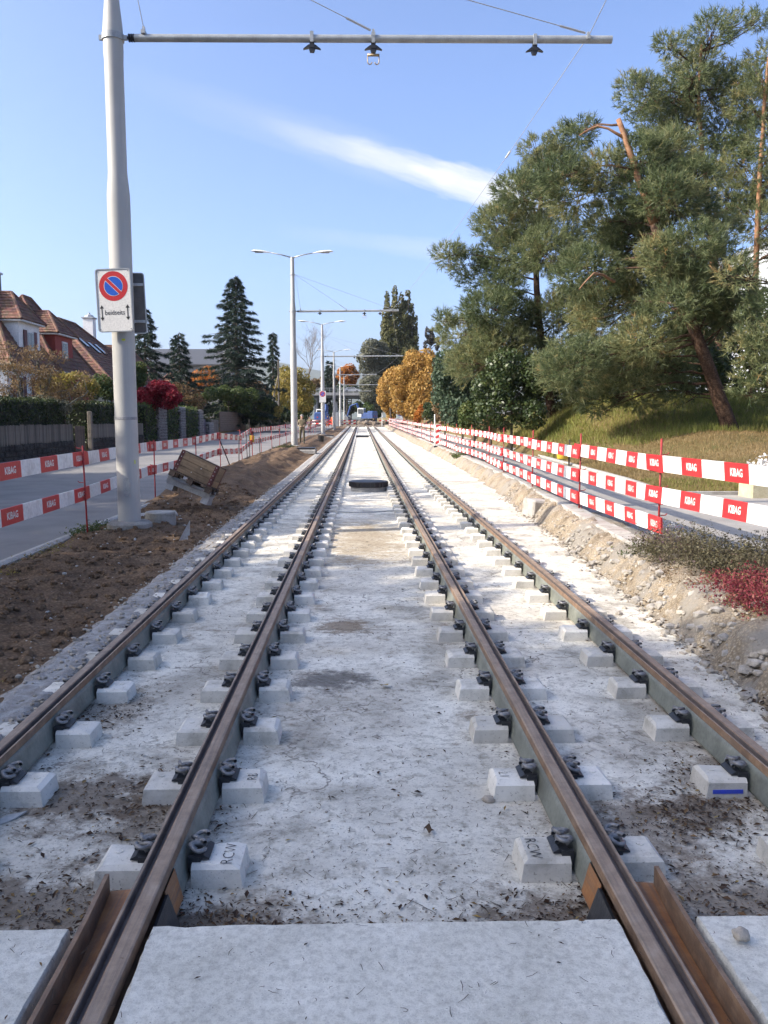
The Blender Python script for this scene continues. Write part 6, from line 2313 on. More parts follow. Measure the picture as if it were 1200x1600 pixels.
bushes('russet_shrub', 'russet autumn shrub at the foot of the large spruce', [(385, 606, 13), (400, 604, 12), (372, 604, 10), (412, 610, 9), (395, 614, 10)], 106, 2800, .13, G_BROWN, 324, gap=.4)
bushes('willow_bush', 'tall yellow weeping bush behind the second mast', [(452, 598, 22), (466, 590, 18), (476, 608, 18), (440, 612, 16), (458, 620, 22), (475, 630, 16), (445, 580, 10)], 108, 8500, .14, G_OLIVE, 325, .15, gap=.3, gapf=1.6, droop=.8)
bushes('willow_bush', 'green-yellow bush lining the road below the weeping bush', [(448, 642, 14), (462, 640, 16), (476, 640, 14), (484, 628, 10), (438, 648, 12), (470, 652, 12)], 116, 5200, .14, G_MID, 326, gap=.25, gapf=1.6)
bushes('orange_shrub', 'pale orange bush in front of the long grey roof', [(312, 590, 14), (326, 584, 14), (334, 594, 12), (318, 600, 14), (302, 602, 10)], 118, 3200, .14, G_ORG, 327, gap=.35)
bushes('yellow_sapling', 'thin yellow sapling between hedge and willow bush', [(436, 640, 8), (440, 628, 6), (433, 650, 6)], 94, 900, .09, G_OLIVE, 328, gap=.4)
bushes('back_hedge', 'dark hedge mass behind the garden houses', [(196, 620, 26), (180, 610, 20), (300, 645, 14), (320, 650, 14), (350, 650, 16), (340, 640, 14)], 104, 4200, .15, G_DARK, 329, gap=.2)
# wooden utility pole with stay
up = at(436, 645, 105)
u = empty('utility_pole', (up.x, 105, .4)); tag(u, 'thin wooden utility pole with a slanting stay', 'pole')
mb = MB(); mb.tube([(0, 0, -.3), (0, 0, 8.6)], [.13, .10], 8); mb.build('pole', M_PALE, u)
mb = MB(); mb.tube([(-1.6, 0, 0), (-.05, 0, 6.6)], [.09, .08], 6); mb.build('stay', M_PALE, u)


# ================================================================ houses
def roof_slope(mb, a, b, c, d, course=.42, lift=.05):
    """courses of tiles on the slope with eaves a-b and top d-c"""
    a, b, c, d = map(Vector, (a, b, c, d))
    nrm = (b - a).cross(d - a).normalized()
    if nrm.z < 0: nrm = -nrm
    n = max(2, int((d - a).length / course))
    for k in range(n):
        t0, t1 = k / n, min(1, (k + 1.12) / n)
        p0, p1 = a.lerp(d, t0), b.lerp(c, t0)
        q0, q1 = a.lerp(d, t1), b.lerp(c, t1)
        m = max(1, int((p1 - p0).length / .32))
        for j in range(m):      # each tile a little uneven
            u0, u1 = j / m, (j + .93) / m
            w = lift * random.uniform(.75, 1.3)
            A, Bq, Cq, Dq = p0.lerp(p1, u0), p0.lerp(p1, u1), q0.lerp(q1, u1), q0.lerp(q1, u0)
            mb.add([A + nrm * w, Bq + nrm * w, Cq + nrm * .012, Dq + nrm * .012, A, Bq], [(0, 1, 2, 3), (0, 4, 5, 1)])
    mb.add([a - nrm * .02, b - nrm * .02, c - nrm * .02, d - nrm * .02], [(0, 1, 2, 3)])


def hip_roof(root, x0, x1, y0, y1, ze, zr, inset, name='roof', ov=.45, course=.42):
    mb = MB()
    xm = (x0 + x1) / 2
    X0, X1, Y0, Y1 = x0 - ov, x1 + ov, y0 - ov, y1 + ov
    A, B, C, D = (X0, Y0, ze), (X1, Y0, ze), (X1, Y1, ze), (X0, Y1, ze)
    E_, F_ = (xm, y0 + inset, zr), (xm, y1 - inset, zr)
    roof_slope(mb, A, B, E_, E_, course); roof_slope(mb, B, C, F_, E_, course); roof_slope(mb, C, D, F_, F_, course); roof_slope(mb, D, A, E_, F_, course)
    ro = mb.build(name, M_TILE, root, fix=False)
    mb = MB()
    for p, q in ((B, E_), (A, E_), (C, F_), (D, F_), (E_, F_)):
        mb.tube([Vector(p) + Vector((0, 0, .05)), Vector(q) + Vector((0, 0, .05))], .13, 6)
    mb.build('ridge_tiles', M_TILE, ro)
    mb = MB()
    for p, q in ((A, B), (B, C), (C, D), (D, A)):
        mb.tube([Vector(p) + Vector((0, 0, -.03)), Vector(q) + Vector((0, 0, -.03))], .08, 6)
    mb.build('gutter', surf('grey_gutter', (.2, .2, .19), rough=.5), ro)
    mb = MB(); mb.box(((X0 + X1) / 2, (Y0 + Y1) / 2, ze - .09), (X1 - X0 - .15, Y1 - Y0 - .15, .06)); mb.build('soffit', M_WFRAME, ro)
    return ro


def window(root, c, w, h, nx_=0, ny_=0, shutters=True):
    """window on a wall whose outward normal is (nx,ny)"""
    rz = math.atan2(ny_, nx_) + math.pi / 2
    o = MB(); o.box((0, -.02, 0), (w, .06, h)); o = o.build('window', M_WFRAME, root, loc=c, rot=(0, 0, rz))
    for s in (-1, 1):
        mb = MB(); mb.box((s * w * .235, -.055, 0), (w * .4, .012, h * .86)); mb.build('pane', M_GLASS, o)
        if shutters:
            mb = MB(); mb.box((s * (w / 2 + w * .26), -.03, 0), (w * .46, .04, h * 1.02)); mb.build('shutter', M_SHUT, o)
    mb = MB(); mb.box((0, -.07, -h / 2 - .04), (w + .15, .14, .06)); mb.build('sill', M_CONC, o)
    return o


def dormer(root, x_front, x_back, y0, y1, z0, z1, ztop, wall, shutters=True):
    mb = MB(); mb.box(((x_front + x_back) / 2, (y0 + y1) / 2, (z0 + z1) / 2), (x_front - x_back, y1 - y0, z1 - z0)); d = mb.build('dormer', wall, root)
    window(d, (x_front + .03, (y0 + y1) / 2, (z0 + z1) / 2 + .1), 1.05, min(1.5, (z1 - z0) * .62), 1, 0, shutters)
    mb = MB()
    ov = .35
    A, B, C, D = (x_back - .2, y0 - ov, z1), (x_front + ov, y0 - ov, z1), (x_front + ov, y1 + ov, z1), (x_back - .2, y1 + ov, z1)
    ym = (y0 + y1) / 2
    E_, F_ = (x_front - 1.0, ym, ztop), (x_back - 2.2, ym, ztop)
    roof_slope(mb, A, B, E_, F_, .36); roof_slope(mb, B, C, E_, E_, .36); roof_slope(mb, C, D, F_, E_, .36)
    mb.tube([B, E_], .1, 6); mb.tube([C, E_], .1, 6); mb.tube([E_, F_], .1, 6)
    mb.build('dormer_roof', M_TILE, d, fix=False)
    mb = MB(); mb.box(((x_front + x_back) / 2 + .05, ym, z1 - .07), (x_front - x_back + .5, y1 - y0 + .55, .1)); mb.build('cornice', M_WFRAME, d)
    return d


def chimney(root, x, y, z0, z1, mat, w=.8, d=.8, cap=True):
    mb = MB(); mb.box((x, y, (z0 + z1) / 2), (w, d, z1 - z0)); c = mb.build('chimney', mat, root)
    mb = MB(); mb.box((x, y, z1 + .06), (w + .2, d + .2, .12)); mb.lathe([(w * .55, z1 + .12), (w * .4, z1 + .3), (.1, z1 + .42), (.1, z1 + .55), (.0, z1 + .56)], 8, (x, y, 0), cap=False); mb.build('chimney_cap', M_SRIM, c)
    return c


def house(label, x0, x1, y0, y1, ze, zr, inset, wall, windows_=True):
    root = empty('garden_house', ((x0 + x1) / 2, (y0 + y1) / 2, .3)); tag(root, label, 'house')
    root.location = (0, 0, 0)
    mb = MB(); mb.box(((x0 + x1) / 2, (y0 + y1) / 2, ze / 2), (x1 - x0, y1 - y0, ze)); mb.build('wall', wall, root)
    hip_roof(root, x0, x1, y0, y1, ze, zr, inset)
    if windows_:
        for z in (1.6, 3.6):
            y = y0 + 1.6
            while y < y1 - 1:
                window(root, (x1 + .03, y, z), 1.0, 1.3, 1, 0)
                y += 2.9
            for x in (x0 + 2.5, (x0 + x1) / 2, x1 - 2.2):
                window(root, (x, y0 - .03, z), 1.0, 1.3, 0, -1)
    return root


h1 = house('white semi-detached house with steep tiled roof and white dormer', -26.8, -20.7, 49.6, 57.0, 4.85, 10.3, 4.6, M_PLASTW)
dormer(h1, -21.0, -24.0, 52.3, 55.6, 4.9, 7.75, 9.6, M_PLASTW)
chimney(h1, -23.9, 55.6, 8.5, 11.0, M_DARKM, .85, .85)
h2 = house('red semi-detached house with tiled roof joined to the white house', -26.8, -20.7, 57.1, 64.5, 4.85, 10.2, 3.0, M_PLASTR)
dormer(h2, -21.0, -24.0, 58.4, 61.8, 4.9, 7.55, 9.2, M_PLASTR, False)
h3 = house('house with sunlit orange hip roof and skylights past the red house', -31.2, -20.2, 67.3, 81.5, 4.6, 10.1, 5.0, M_PLASTG)
chimney(h3, -25.2, 79, 9.0, 10.9, M_PLASTW, .9, .9)
d3 = dormer(h3, -20.6, -24.5, 76.2, 80.6, 4.9, 6.4, 8.4, M_PLASTG, False)
for (yy, t) in ((71.5, .62), (73.2, .55), (75.0, .55)):
    mb = MB(); mb.box((0, 0, 0), (1.3, .75, .1)); x = -19.75 + (-25.7 + 19.75) * t
    mb.build('skylight', M_GLASS, h3, loc=(x, yy, 4.6 + (10.1 - 4.6) * t + .14), rot=(0, R(42), 0))
h4 = house('small far house with brown roof behind the crimson maple', -30, -25.2, 102, 110, 5.4, 9.2, 3.0, M_PLASTG)
chimney(h4, -28.2, 106.5, 7.8, 9.9, M_DARKM, .8, .8)
h5 = house('second far brown-roofed house beside the small spruce', -29, -25, 116, 126, 5.0, 8.2, 3.2, M_PLASTG)
# long office building with dark low roof in the distance
ob = empty('office_building', (-46, 190, 0)); tag(ob, 'long distant building with dark grey roof behind the spruces', 'building')
mb = MB(); mb.box((0, 0, 6.6), (36, 14, 13.2)); mb.build('wall', surf('grey_facade', (.22, .22, .21), rough=.8), ob)
mb = MB(); mb.slab([(-18.6, -7.6, 13.2), (18.6, -7.6, 13.2), (18.6, 0, 17.0), (-18.6, 0, 17.0)], (0, 0, .3)); mb.slab([(-18.6, 7.6, 13.2), (18.6, 7.6, 13.2), (18.6, 0, 17.0), (-18.6, 0, 17.0)], (0, 0, .3)); mb.build('roof', surf('slate_roof', (.085, .09, .10), rough=.6), ob)
for k in range(14):
    for zz_ in (10.9, 7.6, 4.3):
        mb = MB(); mb.box((-16.5 + k * 2.55, -7.03, zz_), (1.6, .08, 1.5)); mb.build('window', M_GLASS, ob)
mb = MB(); mb.box((17, -4, 16.2), (2.2, 2.2, 5)); mb.build('chimney', M_PLASTW, ob)
# pale office block behind the pines on the right
rb = empty('office_block', (46, 74, 0)); tag(rb, 'pale blue-grey office block behind the pines', 'building')
mb = MB(); mb.box((0, 0, 8), (25, 14, 16)); mb.build('wall', surf('pale_office_facade', (.5, .52, .54), (.45, .47, .49), 1, .7, 0), rb)
for fl in range(5):
    for k in range(10):
        mb = MB(); mb.box((-11.2 + k * 2.5, -7.02, 2.2 + fl * 3.1), (1.9, .1, 1.5)); mb.build('window', M_GLASS, rb)
mb = MB(); mb.box((0, 0, 16.1), (25.6, 14.6, .35)); mb.build('parapet', M_SRIM, rb)

# ================================================================ trees out of view beside the camera: they shade the near track
for k, (x, y, hgt, s) in enumerate(((-16.5, -4.5, 13.8, 1), (-15.4, -1.7, 13.9, 9), (-16.3, -10.0, 13.6, 7), (-17.0, -15.5, 13.0, 8), (-16.0, 1.0, 13.4, 2), (-17.2, 7.0, 11.8, 3), (-16.2, 12.4, 11.9, 4), (-17.0, 17.6, 11.2, 5), (-17.6, 22.6, 10.2, 6))):
    r2 = random.Random(400 + s)
    L = [(r2.gauss(0, 1.3), r2.gauss(0, 1.3), hgt * f, 2.3 * r2.uniform(.8, 1.1), 2.3 * r2.uniform(.8, 1.15), 1.9) for f in (.3, .42, .5, .58, .66, .74, .82, .45, .62, .36, .55)]
    tree('street_tree', 'broad street tree of the row shading the near track', (x, y, .3), L, (15000 if k < 6 else 8500), .20, G_OLIVE, 400 + s, .22, group='street trees shading the near track', gap=(.15 if k < 6 else .4), gapf=1.1, inner=.2)
# ================================================================ the far end: bridge, works, trees
M_BRC = surf('bridge_concrete', (.32, .32, .31), (.25, .25, .24), .8, .85, .1, 10)
Yb = 212
br = empty('road_bridge', (0, Yb, 0)); tag(br, 'grey concrete road bridge crossing the line in the distance', 'bridge')
mb = MB(); mb.box((6, 5, 8.0), (64, 11, .75)); mb.build('deck', M_BRC, br)
mb = MB(); mb.box((6, 1.2, 7.3), (64, 1.0, .7)); mb.box((6, 8.8, 7.3), (64, 1.0, .7)); mb.build('girder', surf('bridge_girder', (.16, .17, .17), rough=.7), br)
for x in (-11.6, -6.5, 13, 24):
    mb = MB(); mb.box((x, 5, 3.6), (.8, 8, 7.2)); mb.build('pier', M_BRC, br)
mb = MB(); mb.box((-28, 5, 3.8), (14, 12, 7.6)); mb.box((36, 5, 3.8), (14, 12, 7.6)); mb.build('abutment', M_BRC, br)
for s in (-.2, 10.2):
    rl = MB(); rl.box((6, s, 9.45), (64, .08, .1)); rl.box((6, s, 8.95), (64, .05, .06)); rl = rl.build('railing', M_ARM, br)
    for k in range(33):
        mb = MB(); mb.box((-26 + k * 2, s, 8.9), (.08, .08, 1.1)); mb.build('baluster', M_ARM, rl)
M_CAR = surf('silver_car_paint', (.45, .46, .47), rough=.3, bump=0, sp=.6)


def car(name, label, loc, paint, L=4.3, rz=0.0):
    root = empty(name, loc, rz); tag(root, label, 'car')
    side = [(-L / 2, .35), (-L / 2, .8), (-L * .40, .95), (-L * .28, 1.4), (L * .12, 1.45), (L * .26, .98), (L * .46, .85), (L / 2, .6), (L / 2, .35)]
    mb = MB(); mb.slab([(x, -.82, z) for x, z in side], (0, 1.64, 0)); mb.build('body', paint, root)
    for s in (-.825, .825):
        mb = MB(); mb.slab([(-L * .27, s, 1.0), (-L * .22, s, 1.33), (L * .1, s, 1.37), (L * .2, s, 1.0)], (0, .01 if s > 0 else -.01, 0)); mb.build('side_window', M_GLASS, root)
        for x in (-L * .3, L * .3):
            mb = MB(); mb.tube([(x, s * 1.0, .33), (x, s * .8, .33)], .33, 14); mb.build('wheel', M_BLKI, root)
    for x, z, h in ((-L / 2, .75, 0), (L / 2, .65, 0)):
        for s in (-.6, .6):
            mb = MB(); mb.box((x, s, z), (.06, .3, .14)); mb.build('headlight' if x > 0 else 'tail_light', M_LAMP if x > 0 else M_SRED, root)
    return root


car('passing_car', 'silver car driving across the bridge', (-2.4, Yb + 3, 8.38), M_CAR)

M_EXB = surf('excavator_blue', (.035, .08, .23), (.03, .06, .17), 2, .45, .05)
M_EXG = surf('excavator_grey', (.10, .10, .105), rough=.6)
M_EXW = surf('excavator_cab_white', (.6, .6, .57), rough=.5, bump=0)


def excavator(label, loc, rz, boom, tracks=True):
    root = empty('excavator', loc, rz); tag(root, label, 'excavator')
    for s in (-1, 1):
        if tracks:
            P = [(-1.5, .1), (-1.7, .4), (-1.5, .75), (1.5, .75), (1.7, .4), (1.5, .1)]
            mb = MB(); mb.slab([(x, s * 1.05 - .25, z) for x, z in P], (0, .5, 0)); mb.build('crawler_track', M_BLKI, root)
        else:
            for x in (-1.3, 1.3):
                mb = MB(); mb.tube([(x, s * .8, .5), (x, s * 1.2, .5)], .5, 14); mb.build('wheel', M_BLKI, root)
    mb = MB(); mb.box((0, 0, .75), (2.0, 1.6, .5)); mb.build('undercarriage', M_EXG, root)
    mb = MB(); mb.cbox((-.6, 0, 1.6), (2.6, 2.4, 1.1), .12); mb.cbox((-1.2, 0, 2.2), (1.4, 2.2, .5), .15); mb.build('engine_housing', M_EXB, root)
    mb = MB(); mb.cbox((.75, .65, 2.2), (1.4, 1.1, 1.7), .12); cab = mb.build('cab', M_EXW, root)
    mb = MB(); mb.box((1.47, .65, 2.35), (.03, .85, 1.05)); mb.box((.75, 1.215, 2.4), (1.05, .03, .9)); mb.box((.75, .085, 2.4), (1.05, .03, .9)); mb.box((.03, .65, 2.5), (.03, .8, .7)); mb.build('cab_window', M_GLASS, cab)
    P = [Vector(p) for p in boom]
    mb = MB(); mb.tube(P[:3], [.2, .27, .18], 4); mb.build('boom', M_EXB, root)
    mb = MB(); mb.tube(P[2:4], [.24, .16], 4); mb.build('stick', M_EXB, root)
    b = P[3]
    mb = MB(); mb.slab([b + Vector(q) for q in ((-.35, -.5, 0), (.3, -.5, .05), (.45, -.5, -.55), (.0, -.5, -.9), (-.5, -.5, -.55))], (0, 1.0, 0)); mb.build('bucket', M_EXG, root)
    for s in (-.5, .5):
        mb = MB(); mb.box((-1.92, s, 1.5), (.04, .25, .2)); mb.build('tail_light', M_SRED, root)
    return root


excavator('blue crawler excavator with arched boom on the dug-up ground', (1.0, 163, .75), R(155), [(1.2, -.4, 1.5), (2.3, -.4, 3.9), (3.6, -.4, 3.5), (4.4, -.4, 1.4)])
excavator('blue wheeled excavator with white cab on the left road', (-7.4, 158, .5), R(80), [(1.2, -.4, 1.6), (1.6, -.4, 3.9), (2.6, -.4, 3.6), (3.0, -.4, 1.6)], False)
for k, (x, y, l) in enumerate(((-2.5, 141, 3.2), (2.2, 143, 4.0), (-1.0, 146, 3.0))):
    mb = MB(); mb.box((0, 0, .1), (l, .5, .14))
    o = mb.build('timber_plank', M_WOOD, None, loc=(x, y, dug_z(x, y) + .1), rot=(.05, .06, .2 * k)); tag(o, 'pale timber plank lying on the dug-up ground', 'plank', 'planks at the end of the rails')
for k, (x0, y0, x1, y1, n) in enumerate(((-9.5, 136, -4.8, 134, 1), (-4.6, 138.6, -1.0, 139.2, 1), (3.2, 150, 7.5, 150, 1), (7.6, 150, 12, 151, 1))):
    for z in (1.4, .95):
        board((x0, y0, z), (x1, y1, z), 'red and white barrier board standing across the far works', 'barrier boards at the far works', False, .05)
    for (x, y) in ((x0, y0), (x1, y1)):
        bpost((x, y, .5), 'red post of the barrier at the far works', 'posts at the far works', (), 0)
# white cabinet, teal column and blue round sign on the right
mb = MB(); mb.cbox((0, 0, 1.2), (1.9, 1.2, 2.4), .05)
o = mb.build('site_cabinet', M_LAMP, None, loc=(6.3, 146, .55)); tag(o, 'white site cabinet under the yellow trees', 'cabinet')
u = empty('column', (5.6, 128, .6)); tag(u, 'pale teal column in front of the yellow trees', 'column')
mb = MB(); mb.cbox((0, 0, 2.7), (.45, .3, 5.4), .04); mb.build('shaft', surf('teal_white', (.42, .5, .48), rough=.5), u)
mb = MB(); mb.box((.35, -.1, 3.4), (.9, .1, .8)); mb.build('panel', surf('teal_panel', (.2, .42, .40), rough=.5), u)
u = empty('round_sign', (5.45, 118, .6)); tag(u, 'blue round road sign under the yellow trees', 'sign')
mb = MB(); mb.tube([(0, 0, 0), (0, 0, 2.3)], .04, 8); mb.build('pole', M_ARM, u)
mb = MB(); mb.tube([(0, -.05, 1.9), (0, -.07, 1.9)], .42, 24); mb.build('disc', M_SBLUE, u)
mb = MB(); mb.tube([(0, 0, 0), (0, 0, 2.2)], .06, 8)
for k, (x, y) in enumerate(((3.3, 133), (7.9, 120), (9.0, 118))):
    o = inst('plain_post', mb.mesh('plain_post', M_LAMP), None, (x, y, .5)); tag(o, ['pale plain post at the end of the right rail', 'white post behind the blue round sign', 'white post right of the blue round sign'][k], 'post')
sb = empty('site_trailer', (13.5, 150, .5)); tag(sb, 'teal and white site trailer behind the yellow trees', 'trailer')
mb = MB(); mb.cbox((0, 0, 1.6), (8, 2.4, 2.3), .08); mb.build('body', MATS['teal_white'], sb)
mb = MB(); mb.box((0, -1.21, 2.0), (6.5, .04, .8)); mb.build('window', M_GLASS, sb)
for x in (-2.5, 2.5):
    mb = MB(); mb.tube([(x, -1.1, .4), (x, 1.1, .4)], .4, 12); mb.build('wheel', M_BLKI, sb)
# big dark cabinet by the fifth mast
mb = MB(); mb.cbox((0, 0, 1.1), (1.0, .8, 2.2), .04)
o = mb.build('switch_cabinet', M_SRIM, None, loc=(-4.1, 133, .5)); tag(o, 'grey switch cabinet beside the mast at the end of the rails', 'cabinet')

# far trees
def far_tree(name, label, spots, Y, n, size, mat, seed, tr, jit=2.5, **kw):
    r2 = random.Random(seed)
    x0 = sum(s[0] for s in spots) / len(spots)
    b = at(x0, 655, Y); b.z = .5
    return tree(name, label, b, [lob(x, y, r, Y + r2.uniform(-jit, jit), 1.0, b) for x, y, r in spots], n, size, mat, seed, tr, None, None, 'tree', **kw)
far_tree('hornbeam', 'large golden yellow tree beside the green thicket', [(650, 575, 24), (640, 600, 28), (660, 610, 28), (634, 625, 26), (655, 635, 24), (670, 590, 20), (665, 560, 16), (675, 565, 12), (645, 560, 14), (625, 605, 18), (630, 585, 16), (668, 628, 18), (640, 640, 16)], 108, 17000, .17, G_YEL, 501, .25, gap=.22, gapf=1.3)
far_tree('hornbeam', 'golden yellow tree leaning over the barrier behind the large one', [(612, 590, 14), (604, 610, 16), (618, 612, 16), (608, 632, 14), (598, 625, 10), (622, 632, 14), (612, 645, 10), (600, 598, 9), (618, 580, 9)], 132, 8000, .19, G_YEL, 502, .2, gap=.25, gapf=1.3)
far_tree('orange_shrub', 'narrow orange beech shrub under the yellow trees', [(655, 648, 8), (660, 640, 8), (652, 655, 6)], 100, 1400, .11, G_ORG, 503, .06)
far_tree('green_shrub', 'dark green bush right of the orange beech', [(668, 648, 9), (675, 640, 9), (680, 652, 9), (668, 635, 7)], 88, 2400, .10, G_DARK, 504, .06)
# tall poplars: slim upright plumes
Yq = 232
def poplar(label, plumes, seed, n, mat=G_POP):
    x0 = sum(p[0] for p in plumes) / len(plumes)
    b = at(x0, 655, Yq); b.z = .5
    root = empty('poplar_tree', b); tag(root, label, 'tree', None)
    mb = MB()
    L = []
    for (x, yt, yb_, r) in plumes:
        t_, bt = at(x, yt, Yq) - b, at(x, yb_, Yq) - b
        rad = r / FPX * Yq
        trunk_mesh(mb, [(0, 0, 0), (bt.x * .6, 0, bt.z * .6), bt, t_ * .98], .5, .06, 6, 0, 2, .1, seed)
        m = 7
        for k in range(m):
            f = k / (m - 1)
            c = bt.lerp(t_, f)
            rr_ = rad * (1.0 - .66 * f) * (1 if k else .85)
            L.append((c.x, random.uniform(-2, 2), c.z, rr_, rr_, (t_.z - bt.z) / m * .85))
    mb.build('trunk', M_BARK, root, smooth='all')
    crown('crown', L, n, .34, mat, root, seed, .35, .8, .35, .55, .8)
poplar('tall poplar with olive plumes rising behind the lamp masts', [(605, 468, 580, 13), (617, 460, 580, 14), (627, 470, 585, 13), (600, 492, 580, 11), (612, 490, 590, 15)], 511, 17000)
poplar('darker poplar pressed against the tall olive one', [(638, 462, 580, 13), (644, 485, 585, 11), (632, 480, 590, 14), (650, 502, 580, 7)], 512, 13000)
far_tree('willow_tree', 'grey-green rounded willow left of the poplars', [(580, 545, 16), (570, 558, 14), (592, 560, 16), (585, 575, 14), (572, 575, 12), (595, 545, 12), (600, 585, 14), (604, 600, 14), (590, 600, 14)], 226, 7500, .34, G_GREY, 513, .4, gap=.4, gapf=.7)
far_tree('willow_tree', 'olive grey tree standing before the bridge under the poplars', [(582, 600, 16), (594, 612, 16), (575, 618, 13), (586, 628, 14), (600, 630, 12), (572, 600, 11)], 205, 6500, .28, G_GREY, 514, .3, gap=.35, gapf=.8)
far_tree('maple_tree', 'fiery orange maple behind the bridge railing', [(536, 582, 9), (546, 578, 10), (553, 586, 9), (540, 592, 9), (530, 590, 7), (550, 595, 8)], 238, 3600, .3, G_ORG, 515, .3, gap=.35, gapf=.9)
far_tree('brown_shrub', 'rusty brown thicket above the left end of the bridge', [(492, 600, 9), (504, 598, 9), (515, 600, 8), (522, 596, 7), (486, 606, 8)], 236, 2600, .3, G_BROWN, 516, .2, gap=.35)
far_tree('bush', 'dark bushes in the shade under the bridge', [(520, 640, 9), (545, 640, 9), (560, 636, 9), (500, 638, 8), (535, 632, 9), (575, 640, 9), (590, 645, 8), (480, 640, 8)], 245, 4200, .34, G_DARK, 517, .2, gap=.1)
far_tree('bush', 'bright green bush behind the excavator', [(574, 634, 6), (580, 638, 6)], 200, 900, .2, G_MID, 518, .1)
far_tree('bush', 'dark trees closing the view behind the bridge', [(470, 622, 14), (490, 618, 12), (510, 616, 12), (530, 612, 12), (550, 610, 12), (570, 615, 12), (620, 615, 20), (650, 620, 20)], 262, 6000, .4, G_DARK, 519, .3, gap=.15)
bt = at(482, 655, 205)
bare_tree('bare_tree', 'leafless tree standing left of the lamp masts', (bt.x, 205, .5), 24.5, 521, .30, 6, surf('pale_bark', (.22, .19, .16), (.16, .135, .115), 8, .9, 0))
bt = at(471, 655, 240)
bare_tree('bare_tree', 'smaller pale leafless tree behind the taller bare one', (bt.x, 240, .5), 17, 522, .22, 4, MATS['pale_bark'])
bt = at(672, 655, 170); bt.z = .5
L = [(x_ - bt.x, q, z_ - bt.z, r / FPX * 170, r / FPX * 170, r * 2.1 / FPX * 170) for (x_, q, z_, r) in [(at(x, y, 170).x, random.uniform(-1, 1), at(x, y, 170).z, r) for x, y, r in ((669, 520, 5), (674, 530, 6), (682, 538, 5), (665, 540, 4), (676, 510, 3))]]
tree('dark_poplar', 'dark thin columnar tree above the golden tree', bt, L, 2000, .2, leafmat('dark_twig', [(0, (.03, .03, .03)), (1, (.08, .075, .06))], .1), 523, .2, gap=.4, gapf=1.0)


# ================================================================ people
M_KHAKI = surf('khaki_jacket', (.21, .17, .10), (.12, .10, .06), 9, .9, .2, 60, c3=(.27, .22, .14), world_co=False)
M_CAMO = surf('camouflage_trousers', (.12, .105, .065), (.05, .045, .03), 7, .9, .2, 60, c3=(.17, .14, .09), world_co=False)
M_SKIN = surf('skin', (.46, .28, .20), (.42, .25, .18), 8, .6, 0)
M_HAIR = surf('grey_hair', (.30, .28, .26), (.2, .18, .17), 20, .7, .2)
M_BOOT = surf('dark_boot', (.035, .028, .022), rough=.7)
M_ORNG = surf('orange_workwear', (.62, .14, .025), (.5, .11, .02), 6, .8, .1)
M_BLUEW = surf('blue_workwear', (.03, .07, .24), (.025, .05, .17), 6, .8, .1)


